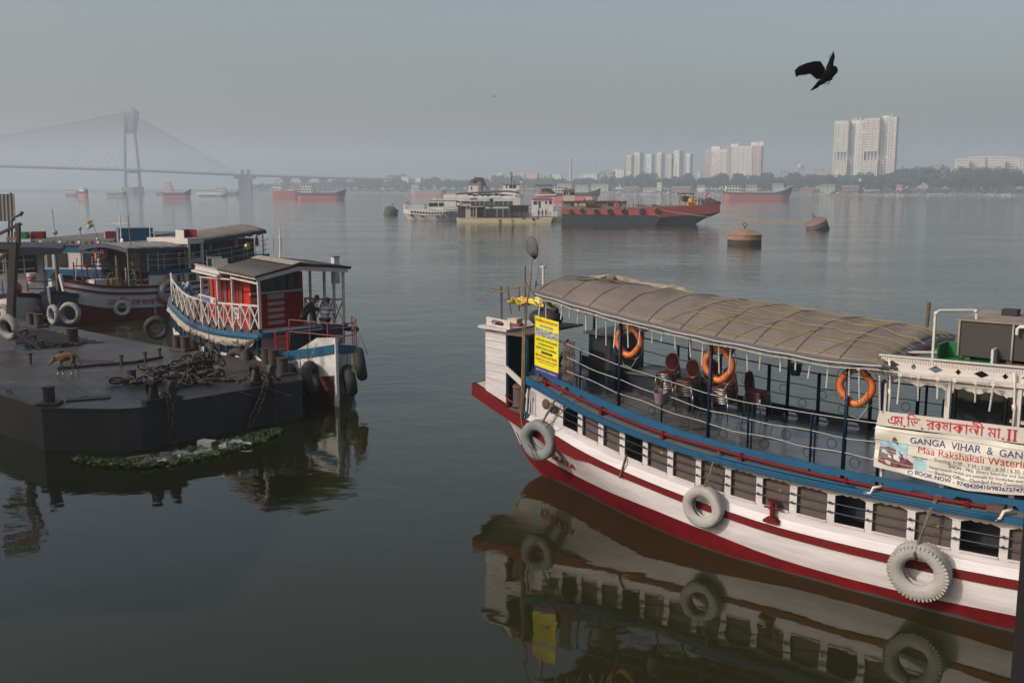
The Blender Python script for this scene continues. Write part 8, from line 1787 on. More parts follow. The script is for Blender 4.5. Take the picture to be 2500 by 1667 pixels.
t = thing('oil_drum', 'rusty drum standing behind the seated passengers', 'drum', B2(-9.2, -.1, 1.95), A2); g = MB(); g.lathe([(.24, 0), (.24, .6), (.22, .61)], n=18); g.build('shell', M_rust, t, smooth=40); g = MB(); g.lathe([(.22, .61), (.001, .62)], n=18); g.build('lid', M_bamboo, t)
# fenders on this boat
def fender(label, s, w, z, R_, r, yaw, tilt=.15, mt=None, up=1.0, n=2):
 t = thing('tyre_fender', label, 'tyre', B2(s, w, z), A2 + yaw); t.rotation_euler = (tilt, 0, A2 + yaw)
 g = MB(); g.torus((0, 0, 0), R_, r, ax=(0, 1, 0), n=32, m=10, flat=1.25); g.build('tread', mt or M_black, t, smooth=True)
 g = MB(); [g.tube([(-.05 + .1*k, 0, R_ - r), (-.04 + .08*k, .02, R_ + r), (0.02, .1, R_ + up)], .013, 5) for k in range(n)]; g.build('rope', M_rope, t)
fender('worn tyre fender hanging edge-on at the stern, leftmost on the boat', -13.3, -2.25, .95, .44, .15, 1.2, up=.8)
fender('small tyre fender half behind the pontoon edge, left of the middle', -8.0, -2.1, .62, .30, .11, .1, up=1.1)
fender('tyre fender hanging low at mid side by its rope', -5.2, -2.15, .80, .36, .13, .05, up=.9)
fender('left of two tyres bound together under the deck corner', -1.6, -2.2, .95, .45, .15, .5, up=.5, n=3)
fender('right of two tyres bound together under the deck corner', -.7, -2.15, .98, .45, .15, -.5, up=.5, n=3)
fender('black tyre on the bow side, leftmost of the bow tyres', 1.35, -2.0, .75, .42, .15, -.3, up=.5)
fender('black tyre on the bow side, middle of the bow tyres', 2.2, -1.65, .9, .42, .15, -.6, up=.6)
fender('black tyre nearest the stem with red hull showing through', 3.0, -1.2, .98, .46, .16, -.7, up=.8)
fender('tall tyre seen edge-on hanging off the far side of the bow', 3.5, .45, 1.4, .46, .15, -.45, up=.5)
fender('black tyre low behind the stem', 3.45, .05, .85, .42, .16, -.3, up=.6)
fender('black tyre high on the bow side, tucked under the blue stripe', 1.75, -1.75, 1.15, .34, .12, -.4, up=.4)
fender('small black tyre between the two larger bow tyres', 2.6, -1.35, .7, .32, .12, -.65, up=.9)
t = thing('frayed_rope', 'yellow-green frayed rope bunched on the far side of the stem', 'rope', B2(3.75, .1, 1.5), A2); rn = random.Random(6); g = MB(); [g.tube([(0, rn.uniform(-.08, .08), .35), (rn.uniform(0, .12), rn.uniform(-.14, .14), 0), (rn.uniform(0, .14), rn.uniform(-.2, .2), -.4)], .006, 3) for k in range(40)]; g.build('strands', M_yrope, t)
t = thing('mooring_rope', 'thick tangled ropes tied round the front corner of the deck', 'rope', B2(-.6, -2.12, 1.6), A2); g = MB()
for k in range(9): g.tube([(.5 + rn.uniform(-.1, .1), .1, .5), (rn.uniform(-.15, .2), -.06, .25), (-.25 + rn.uniform(-.15, .15), -.08, -.15), (-.3 + rn.uniform(-.3, .3), -.05, -.5)], .02, 5)
g.build('strands', M_rope, t)
for j, (p, q, lab) in enumerate([(B2(.2, -2.0, 1.5), (-8.45, 34.7, 1.5), 'mooring rope from the boat corner to the bollards'), (B2(2.6, -1.3, 1.9), (-8.1, 34.3, 1.6), 'thin yellow line from the bow to the bollards'), (B2(3.1, -1.0, 2.2), B2(3.0, -1.3, 1.4), 'short yellow line hanging over the bow bulwark'), (B2(3.2, .6, 2.4), B2(3.5, .75, 1.7), 'dark rope from the red rail to the outer tyre')]):
 a, b = V(*p), V(*q); g = MB(); g.tube([a.lerp(b, k/10) - V(0, 0, .25*4*(k/10)*(1 - k/10)*(1 if j < 2 else 0)) for k in range(11)], .016 if j != 1 else .01, 5); tag(g.build('mooring_line', M_rope if j in (0, 3) else M_yrope), lab, 'rope')
# people aboard
person('person in a striped jersey and dark trousers standing behind the red bow rail', B2(.12, .62, 1.66), A2 + R(120), P_stand(.12), striped(), cloth('dark trousers', (.015, .015, .018)), hood=cloth('dark cap', (.03, .04, .04)))
J = P_sit(.32, .5); J = {k: ((v[0], v[1], v[2] + .38) if k != 'look' and not k.startswith(('an', 'to')) else v) for k, v in J.items()}; J['look'] = (1, 0, -.5)
person('person in black bending forward beside the striped jersey on the foredeck', B2(-1.1, .2, 2.12), A2 + R(60), J, cloth('black hoodie', (.010, .010, .011)), cloth('black trousers', (.012, .012, .014)))
person('person in a pale blue shirt seated reading at the stern rail', B2(-12.0, -.9, 2.55), A2 + R(-75), P_sit(.2), cloth('pale blue shirt', (.28, .34, .42)), cloth('blue lungi', (.12, .20, .30)))
person('person in a dark brown jacket hunched with back to the others', B2(-10.6, -.6, 2.35), A2 + R(100), P_sit(.25), cloth('brown jacket', (.045, .035, .03)), cloth('brown trousers', (.04, .035, .03)))
person('person in a red-grey wrap seated low behind the rail', B2(-10.0, -1.2, 1.95), A2 + R(160), P_sit(.2), cloth('dull red wrap', (.14, .06, .06)), cloth('dark cloth', (.03, .03, .03)))
person('person in dark clothes crouching by the white post at the cabin end', B2(-8.9, -1.35, 1.8), A2 + R(150), P_sit(.3), cloth('charcoal shirt', (.03, .03, .032)), cloth('dark cloth', (.03, .03, .03)))
# ------------------------------------------------------------------ red hulled launch behind the pontoon
a3 = V(.45, .893, 0).normalized(); A3 = math.atan2(a3.y, a3.x); O3 = V(-25.0, 55.2, 0)
def B3(s, w, z): return (O3.x + s*math.cos(A3) - w*math.sin(A3), O3.y + s*math.sin(A3) + w*math.cos(A3), z)
L3 = thing('river_launch', 'launch with a dark red and white hull and a tan awning, bow toward the pontoon', 'boat', O3, A3)
def w3(s): return interp(s, [0, .6, 1.5, 3, 5, 8, 14, 17, 19], [.05, .7, 1.3, 1.85, 2.1, 2.2, 2.1, 1.5, .6])
z3 = cv((0, 2.55), (1.5, 2.15), (3, 1.98), (6, 1.85), (9, 1.85), (14, 2.2), (19, 2.7))
S4 = [0, .2, .5, .9, 1.4, 2, 2.7, 3.5, 4.4, 5.4, 6.5, 8, 9.5, 11, 12.5, 14, 15.2]
def h3(s, z, sg, o=0): k = min(1, max(0, (z + .4)/2.4)); f = .62 + .38*k if s < 4 else .9 + .1*k; rk = .42*(1 - k)*max(0, 1 - s/3); return (s + rk, sg*(w3(s)*f + o), z)
def band3(nm, za, zb, mt, o=0.0):
 g = MB()
 for sg in (-1, 1): g.grid([[h3(s, lerp(za(s), zb(s), k/3), sg, o) for k in range(4)] for s in S4])
 return g.build(nm, mt, L3, smooth=40)
band3('bottom_paint', lambda s: -.5, lambda s: z3(s) - 1.30, M_boot); band3('hull', lambda s: z3(s) - 1.30, lambda s: z3(s) - .02, M_hull)
band3('upper_strake', lambda s: z3(s) - .16, lambda s: z3(s), M_red, .05); band3('lower_strake', lambda s: z3(s) - .52, lambda s: z3(s) - .38, M_red, .05)
g = MB(); g.beam((.55, 0, -.4), (-.12, 0, z3(0) + .25), .16, .14); g.build('stem', M_h2, L3)
g = MB(); g.grid([[h3(s, z3(s) - .06, -1), h3(s, z3(s) - .06, 1)] for s in S4]); g.build('deck', M_wdeck, L3)
def t3(p): s = 1.75 + p.x*.86; z = z3(s) - 1.12 + p.y; q = h3(s, z, -1, .09); return V(*q)
text_mesh('\u098f\u09ae. \u09bf\u09ad. \u09b0\u0995\u09b7\u09be\u0995\u09be\u09b2\u09c0 \u09ae\u09be', .52, L3, None, M_red_ink, 'bow_name', warp=t3)
g = MB(); [g.grid([[h3(s, z3(s), sg, -.1), (s, sg*(w3(s) - .12), z3(s) + .62)] for s in S4 if s > 4.2]) for sg in (-1, 1)]; g.build('cabin_side', M_white, L3)
g = MB(); [g.grid([[(s, sg*(w3(s) - .05), z3(s) + .60), (s, sg*(w3(s) - .02), z3(s) + .85)] for s in S4 if s > 3.9]) for sg in (-1, 1)]; g.build('blue_coaming', M_blue, L3)
for k in range(8): s = 5.5 + .95*k; g = MB(); q = [(a, -(w3(a) - .08), zz) for a, zz in ((s, z3(s) + .1), (s + .6, z3(s) + .1), (s + .6, z3(s) + .52), (s, z3(s) + .52))]; g.add(q, [(0, 1, 2, 3)]); g.build('window', mat('ochre shutter', (.45, .26, .03), .6) if k in (0, 4) else M_dark, L3)
g = MB(); g.grid([[(s, -(w3(s) - .1), z3(s) + .80), (s, w3(s) - .1, z3(s) + .80)] for s in S4 if s > 4.2]); g.build('upper_deck', M_grey, L3)
# forward clutter and red hoop rails
for s, w in ((1.2, -.6), (1.3, .6), (2.8, -1.3), (2.8, 1.3), (4.1, -1.6), (4.1, 1.6)): g = MB(); g.tube([(s, w, z3(s) - .05), (s, w, z3(s) + 1.25 - .05*s)], .035, 6); g.build('red_rail_post', M_red, L3)
g = MB(); g.tube([(1.3, .6, z3(1) + .9), (1.2, -.6, z3(1) + .95), (2.8, -1.3, z3(2.8) + 1.08), (4.1, -1.6, z3(4) + 1.05)], .035, 6); g.tube([(1.2, -.6, z3(1) + 1.15), (4.1, -1.2, z3(4) + 1.5), (4.2, 1.2, z3(4) + 1.5)], .03, 6); g.build('red_hoop_rail', M_red, L3)
for i, (s, w, d, mt) in enumerate([(2.0, -.4, (.9, .6, .32), M_white), (2.9, -.7, (.7, .5, .38), mat('mustard crate', (.35, .22, .02), .6)), (3.7, -1.0, (.7, .4, .3), M_side), (3.8, -.9, (.5, .3, .2), M_blue)]):
 t = thing('crate', ('white box on the foredeck of the red launch', 'mustard yellow crate on the foredeck of the red launch', 'grey crate on the foredeck of the red launch', 'blue crate on the foredeck of the red launch')[i], 'crate', B3(s, w, z3(s) - .05), A3); g = MB(); g.bx(-d[0]/2, d[0]/2, -d[1]/2, d[1]/2, 0, d[2]); g.build('shell', mt, t); g = MB(); g.bx(-d[0]/2 - .02, d[0]/2 + .02, -d[1]/2 - .02, d[1]/2 + .02, d[2], d[2] + .04); g.build('lid', mt, t)
rn = random.Random(11)
for k in range(12): s, w = rn.uniform(1.6, 6.5), rn.uniform(-1.2, 1.2); g = MB(); g.tube([(s, w, z3(s)), (s + rn.uniform(-.3, .3), w + rn.uniform(-.2, .2), z3(s) + rn.uniform(.7, 1.9))], .03, 5); g.build('gear_pole', M_steel if k % 2 else M_iron, L3)
for k in range(6): s, w = rn.uniform(2.2, 5.0), rn.uniform(-1.2, 1.2); g = MB(); g.torus((s, w, z3(s) + .3 + .1*k), .22, .03, ax=(rn.uniform(-1, 1), 1, .3), n=14, m=5); g.build('rope_loop', M_rope, L3)
# awnings
def awn(nm, s0, s1, wl, ze0, ze1, rise, mt, hem, seed=0):
 g = MB(); rows = []
 for i in range(25):
  s = lerp(s0, s1, i/24); z = lerp(ze0, ze1, i/24) + .02*math.sin(i*1.3 + seed); rows.append([(s, u*wl, z + rise*(1 - abs(u)**1.6)) for u in (-1, -.75, -.4, 0, .4, .75, 1)])
 g.grid(rows); o = g.build(nm, mt, L3, smooth=True); o.modifiers.new('t', 'SOLIDIFY').thickness = .02
 g = MB()
 for sg in (-1, 1): g.grid([[(r[0 if sg < 0 else -1][0], sg*wl*1.01, r[0][2]), (r[0][0], sg*wl*1.02, r[0][2] - .22 - .05*math.sin(i*1.9))] for i, r in enumerate(rows)])
 g.grid([[(s0, u*wl, rows[0][3][2] - rise*abs(u)**1.6), (s0 - .05, u*wl, rows[0][3][2] - rise*abs(u)**1.6 - .25)] for u in [-1 + k/8 for k in range(17)]])
 g.build('awning_hem', hem, L3, smooth=True)
M_hem = mat('dark navy hem', (.010, .013, .030), .7)
awn('front_awning', 2.9, 7.5, 2.0, 4.12, 4.0, .28, mat('grey faded awning', (.20, .185, .17), .85, var=.3, scale=1), M_hem)
awn('rear_awning', 8.9, 14.6, 2.1, 4.35, 4.75, .35, M_tarp, M_hem, 2)
for s in (2.95, 5.2, 7.4, 8.9, 10.8, 12.7, 14.5):
 for sg in (-1, 1): g = MB(); g.tube([(s, sg*1.9, z3(s) + (.8 if s > 4 else 0)), (s, sg*1.9, 4.2 if s < 8 else 4.5)], .04, 6); g.build('awning_post', M_steel if s < 8 else M_navy, L3)
g = MB(); [g.tube([(s, -(w3(s) - .1), z3(s) + .8 + dz) for s in S4 if s > 4.2], .018, 5) for dz in (.35, .7, 1.0)]; [g.tube([(s, -(w3(s) - .1), z3(s) + .8), (s, -(w3(s) - .1), z3(s) + 1.8)], .018, 5) for s in [4.4 + 1.15*k for k in range(12)]]; g.build('side_rail', M_steel, L3)
g = MB(); g.bx(4.4, 7.3, -1.3, 1.6, 2.7, 4.1); g.build('dark_saloon', mat('dark green saloon', (.010, .022, .022), .3), L3)
g = MB(); g.bx(9.5, 14.4, -1.2, 1.6, 2.8, 4.2); g.build('dark_saloon', M_dark, L3)
for s in (7.65, 8.75): g = MB(); [g.beam((s, w, z3(s) + .8), (s, w, 4.25), .14) for w in (-1.95, 1.2)]; g.build('white_cabin_post', M_white, L3)
g = MB(); g.bx(7.5, 8.9, -2.05, 1.4, 4.15, 4.5); g.bx(7.55, 8.85, -2.0, 1.3, 3.0, 3.22); g.build('white_cabin_top', M_white, L3)
g = MB(); g.bx(7.8, 8.6, -1.7, 1.0, 2.7, 4.1); g.build('wheelhouse', M_dark, L3)
text_mesh('DIGHARUN', .2, L3, facing((7.6, -2.02, 3.03), (1, 0, 0), (0, 0, 1)), M_red_ink, 'small_sign')
t = thing('storage_box', 'open dark red box with a white side on the white cabin top', 'box', B3(8.1, -1.3, 4.5), A3); g = MB(); g.bx(-.45, .6, .3, .34, 0, .5); g.bx(.56, .6, -.35, .3, 0, .5); g.build('red_panel', M_red, t); g = MB(); g.bx(-.49, -.45, -.35, .34, 0, .5); g.build('white_side', M_white, t)
t = thing('water_tank', 'bright blue box-shaped tank with a pipe frame above the red launch awning', 'tank', B3(7.4, 2.3, 4.2), A3 - .6); g = MB(); g.bx(-1.0, 1.0, -.7, .7, 0, .85); g.build('body', M_blue, t); g = MB(); g.bx(-1.02, 1.02, -.72, .72, .85, .88); g.build('lid', mat('dull blue lid', (.05, .13, .2), .6), t); g = MB(); g.tube([(-1.1, -.8, -.2), (-1.1, -.8, 1.15)], .03, 6); g.tube([(.8, -.8, -.2), (.8, -.8, 1.45)], .03, 6); g.tube([(.85, -.85, -.1), (1.05, -.85, -.1), (1.05, -.85, .6), (.85, -.85, .6)], .03, 6); g.tube([(-1.1, -.8, .02), (.9, -.8, .1)], .025, 6); g.build('pipe_frame', M_pvc, t)
t = thing('mast', 'white cross-armed mast with a small dish standing on the awning of the red launch', 'mast', B3(4.9, .7, 4.1), A3); g = MB(); g.tube([(0, 0, 0), (0, 0, 1.9)], [.05, .03], 8); g.build('pole', M_white, t); g = MB(); g.beam((-.2, .55, 1.35), (.2, -.55, 1.38), .06, .05); g.build('cross_arm', M_white, t); g = MB(); g.ball((0, -.05, .3), .16, 10, (.4, 1, 1)); g.build('dish', M_white, t, smooth=True)
g = MB(); g.tube([(4.0, -1.2, 2.2), (3.9, -1.15, 4.0), (3.8, -1.2, 6.0)], [.04, .035, .02], 6); tag(g.build('bamboo_pole', M_bamboo), 'tall bamboo pole standing at the near corner of the red launch', 'pole').location = O3; o = bpy.data.objects['bamboo_pole.001'] if 'bamboo_pole.001' in bpy.data.objects else bpy.data.objects['bamboo_pole']; o.location = O3; o.rotation_euler = (0, 0, A3)
def fl(label, loc, rz):
 t = thing('flag', label, 'flag', loc, rz); g = MB(); g.tube([(0.25, 0, 0), (-.15, 0, 1.5)], .014, 5); g.tube([(.25, 0, 0), (.28, 0, -.3)], .02, 5); g.build('staff', M_iron, t)
 g = MB(); g.ball((.12, 0, .3), .10, 8); g.build('lamp', M_steel, t)
 for k, (c, nm) in enumerate((((.55, .13, .04), 'saffron'), ((.5, .5, .48), 'white'), ((.03, .18, .05), 'green'))):
  g = MB(); g.grid([[(-.12 - .34*i/6 + .03*k, .05*math.sin(i*1.1 + k*.3), 1.48 - .13*k - .13*j - .28*(i/6)*.8) for j in (0, 1)] for i in range(7)]); g.build('cloth_band', mat(nm + ' cloth', c, .8, var=.08), t)
fl('small saffron, white and green flag on a leaning staff', B3(4.3, 2.2, 4.2), .2)
def vest(label, loc, rz):
 t = thing('life_vest', label, 'life vest', loc, rz, 'orange life vests hung under awnings'); g = MB();
 for x in (-.1, .1): g.box((x, 0, -.32), (.15, .10, .5), rz=.1*x); g.tube([(x, 0, -.1), (x*.6, 0, .05), (0, 0, .1)], .04, 6)
 g.build('panels', M_vest, t, bevel=.02)
 g = MB(); [g.box((0, -.055, z), (.38, .02, .035)) for z in (-.2, -.34, -.47)]; g.build('straps', M_dark, t)
for s, w, lab in ((3.2, .9, 'orange life vest under the left end of the grey awning'), (4.2, 1.3, 'orange life vest hung behind the mast under the grey awning'), (7.3, -1.5, 'orange life vest beside the white cabin post'), (9.6, -1.8, 'faded orange life vest, first under the tan awning'), (11.9, -1.85, 'faded orange life vest, middle one under the tan awning'), (13.9, -1.9, 'faded orange life vest, last under the tan awning')): vest(lab, B3(s, w, 4.0 if s < 8 else 4.3), A3 + 1.2)
def f3(label, s, z, R_, r, mt, yaw, up=1.0):
 q = h3(s, z, -1, .2); t = thing('tyre_fender', label, 'tyre', B3(*q), A3 + yaw); g = MB(); g.torus((0, 0, 0), R_, r, ax=(0, 1, 0), n=32, m=10, flat=1.3); g.build('tread', mt, t, smooth=True); g = MB(); [g.tube([(x, 0, R_ - r), (x, 0, R_ + r), (x*.3, .12, R_ + up)], .016, 5) for x in (-.05, .05)]; g.build('rope', M_rope, t)
f3('white ring-like tyre hanging under the red launch lettering', 2.6, .72, .36, .12, M_wtyre, -.5, 1.1); f3('big half-white tyre hung high on the red launch side', 5.6, 1.42, .58, .19, M_gtyre, -.15, .5)
t = thing('mooring_rope', 'sagging rope from the red launch stem to the pontoon bollards', 'rope', (0, 0, 0)); a, b = V(*B3(0, 0, 1.7)), V(-21.8, 45.3, 1.7); g = MB(); g.tube([a.lerp(b, k/12) - V(0, 0, .5*4*(k/12)*(1 - k/12)) for k in range(13)], .022, 5); g.build('strand', M_rope, t)
# ------------------------------------------------------------------ boats further left
def smallboat(name, label, loc, rz, L, bw, fb, hullm, rimm, bot):
 t = thing(name, label, 'boat', loc, rz); S = [0, .2, .5, 1, 1.6, 2.4, 3.4, 5, 7, 9, L]
 def w(s): return interp(s, [0, .5, 1.5, 3, 5, L], [.05, bw*.4, bw*.75, bw*.95, bw, bw*.8])
 def z(s): return fb + .5*max(0, 1 - s/3)**1.5
 def p(s, zz, sg, o=0): k = min(1, max(0, (zz + .3)/fb)); return (s + .5*(1 - k)*max(0, 1 - s/3), sg*(w(s)*(.65 + .35*k) + o), zz)
 for nm, a, b, mt, o in (('bottom_paint', lambda s: -.4, lambda s: .35, bot, 0), ('hull', lambda s: .35, lambda s: z(s), hullm, 0), ('rim', lambda s: z(s) - .22, lambda s: z(s) + .02, rimm, .05)):
  g = MB(); [g.grid([[p(s, a(s), sg, o), p(s, lerp(a(s), b(s), .5), sg, o), p(s, b(s), sg, o)] for s in S]) for sg in (-1, 1)]; g.build(nm, mt, t, smooth=40)
 g = MB(); g.grid([[p(s, z(s) - .08, -1), p(s, z(s) - .08, 1)] for s in S]); g.build('deck', M_wdeck, t)
 g = MB(); g.beam((.5, 0, -.3), (-.1, 0, z(0) + .2), .14, .12); g.build('stem', M_white, t); return t
Lb = smallboat('river_launch', 'white launch with sky blue rails and a navy awning, bow at the left pontoon end', (-26.6, 53.0, 0), R(112), 14, 2.0, 1.5, M_hull, M_navy, M_blue)
for z in (.45, .85): g = MB(); g.tube([(.6, -.6, 1.7 + z), (1.8, -1.5, 1.55 + z), (4.0, -1.95, 1.5 + z), (7, -1.95, 1.5 + z)], .035, 6); g.tube([(.6, .6, 1.7 + z), (1.8, 1.5, 1.55 + z), (4.0, 1.95, 1.5 + z)], .035, 6); g.build('blue_rail', M_blue, Lb)
for s, w in ((.6, -.6), (1.8, -1.5), (2.9, -1.75), (4, -1.95), (5.5, -1.95), (7, -1.95), (.6, .6), (1.8, 1.5), (4, 1.95)): g = MB(); g.tube([(s, w, 1.4), (s, w, 2.5)], .035, 6); g.build('blue_rail_post', M_blue, Lb)
g = MB(); g.grid([[(s, u*2.3, 4.15 + .12*(1 - u*u)) for u in (-1, -.5, 0, .5, 1)] for s in (3.0, 5, 7, 9)]); g.grid([[(s, -2.3, 4.15), (s, -2.32, 3.85)] for s in (3.0, 5, 7, 9)]); g.grid([[(3.0, u*2.3, 4.15 + .12*(1 - u*u)), (2.95, u*2.32, 3.82)] for u in (-1, -.5, 0, .5, 1)]); g.build('navy_awning', M_hem, Lb)
for s, w in ((3.2, -1.95), (3.5, -1.95), (6, -1.95), (3.2, 1.95), (3.4, 0.6)): g = MB(); g.tube([(s, w, 1.4), (s, w, 4.1)], .06, 8); g.build('awning_post', M_steel, Lb)
g = MB(); g.bx(4.6, 9, -1.2, 1.5, 1.5, 3.9); c = g.build('cabin', M_white, Lb)
g = MB(); g.bx(4.55, 4.65, -.9, 1.1, 2.7, 3.7); g.build('window', M_glass, c); g = MB(); g.bx(5.2, 8.4, -1.25, -1.15, 2.6, 3.6); g.build('window', M_glass, c)
g = MB(); [g.beam((2.6 + .35*k, 1.2 - .5*k, 1.4), (2.6 + .35*k, 1.2 - .5*k, 3.9), .05) for k in range(4)]; [g.beam((2.6, 1.2, z), (3.9, -.8, z), .05) for z in (2.0, 2.5, 3.0, 3.5)]; g.build('white_ladder_rack', M_pvc, Lb)
t = thing('float_ball', 'red ball fender on the stem of the blue-railed launch', 'fender', (-26.45, 52.75, 2.25), 0); g = MB(); g.ball((0, 0, 0), .36, 16, (1, 1, 1.1)); g.build('ball', mat('red rubber', (.32, .03, .03), .5, dirt=(.1, .04, .04), dirt_amt=.3), t, smooth=True); g = MB(); g.tube([(0, 0, -.35), (0, 0, -.8)], [.10, .16], 8); g.build('stalk', M_steel, t)
for i, (x, y, lab) in enumerate([(-27.7, 52.6, 'grey tyre with white rim on the blue-railed launch, left one'), (-27.0, 52.4, 'grey tyre with white rim on the blue-railed launch, right one')]): tyre(lab, (x, y, .95), .42, .12, (.3, 1, .1), M_gtyre)
t = thing('paint_bucket', 'white bucket with a printed band on the blue-railed launch', 'bucket', (-26.9, 55.6, 2.3), 0); g = MB(); g.lathe([(.2, 0), (.26, .55)], n=16); g.build('pail', M_white, t, smooth=40); g = MB(); g.lathe([(.222, .15), (.25, .38)], n=16, c=(0, 0, 0)); g.v = [(x*1.02, y*1.02, z) for x, y, z in g.v]; g.build('label_band', M_salmon, t)
t = thing('garlands', 'heap of orange marigold garlands on the launch foredeck', 'flowers', (-26.5, 53.9, 1.75), 0); rn = random.Random(3); g = MB(); [g.ball((rn.uniform(-.35, .35), rn.uniform(-.3, .3), rn.uniform(0, .15)), .07, 6) for k in range(50)]; g.build('blossoms', mat('marigold', (.55, .13, .02), .8, var=.3), t)
Ld = smallboat('river_launch', 'dark grey hull squeezed between the red launch and the blue-railed one', (-24.9, 53.3, 0), R(100), 10, 1.2, 1.6, M_shipblk, M_navy, M_shipblk)
text_mesh('NIR', .35, Ld, facing((.9, .95, .95), (-.82, -.5, 0), (0, 0, 1)), M_white, 'bow_letters')
for i, (x, y, r, lab) in enumerate([(-23.35, 52.2, .48, 'round grey tyre with a pale rim beside the red launch stem'), (-23.95, 51.6, .42, 'narrow white tyre left of the round grey one')]): tyre(lab, (x, y, 1.0), r, .13, (.1 if i == 0 else .85, 1, 0), M_gtyre)
Lc = smallboat('houseboat', 'blue and white passenger boat with a flower-painted fascia behind the red launch', (-28.5, 62.0, 0), R(85), 16, 2.4, 1.7, M_hull, M_blue, M_blue)
g = MB(); g.bx(2.5, 14, -2.6, 2.6, 1.7, 3.9); c = g.build('cabin', M_white, Lc); g = MB(); g.bx(2.4, 14.1, -2.7, 2.7, 3.5, 3.9); g.bx(2.38, 2.46, -2.62, 2.62, 1.7, 2.35); g.build('blue_cornice', M_blue, c)
g = MB(); g.bx(2.3, 14.2, -2.8, 2.8, 3.9, 4.3); f = g.build('painted_fascia', M_side, Lc); rn = random.Random(4)
for k in range(13): g = MB(); y = -2.6 + .43*k; g.lathe([(.10, 0), (.10, .02), (.001, .03)], c=(2.28, y, 4.1), n=10, M=Matrix.Rotation(-math.pi/2, 3, 'Y')); g.build('painted_flower', (M_red, M_green, M_white)[k % 3], f)
for y in (-2.0, -.9, .9, 2.0): g = MB(); g.bx(2.42, 2.52, y - .35, y + .35, 2.5, 3.4); g.build('window', M_glass, c)
g = MB(); g.tube([(3, 1.5, 4.3), (3, 1.6, 6.2)], .025, 5); g.beam((2.9, 1.4, 5.6), (3.0, 1.8, 5.7), .03); g.ball((3, 1.5, 4.7), .16, 8); g.build('mast', M_steel, Lc)
g = MB(); g.tube([(3, -.2, 4.3), (3, -.2, 4.9)], .05, 6); g.ball((3, -.2, 4.95), .12, 8); g.build('light', M_steel, Lc)
for x, y, m_, lab in ((2.6, 3.2, M_green, 'green open box on the roof at the left'), (3.0, 2.3, M_red, 'dark red box on the roof right of the green one'), (3.4, -2.4, M_red, 'dark red box on the flower-painted fascia')):
 t = thing('storage_box', lab, 'box', (-28.5 + y*-.99, 62.0 + x, 4.3 if y < 3 else 4.3), .1); g = MB(); g.bx(-.38, .38, -.3, .3, 0, .45); g.build('box_body', m_, t); g = MB(); g.bx(-.44, -.38, -.3, .3, 0, .45); g.build('white_side', M_white, t)
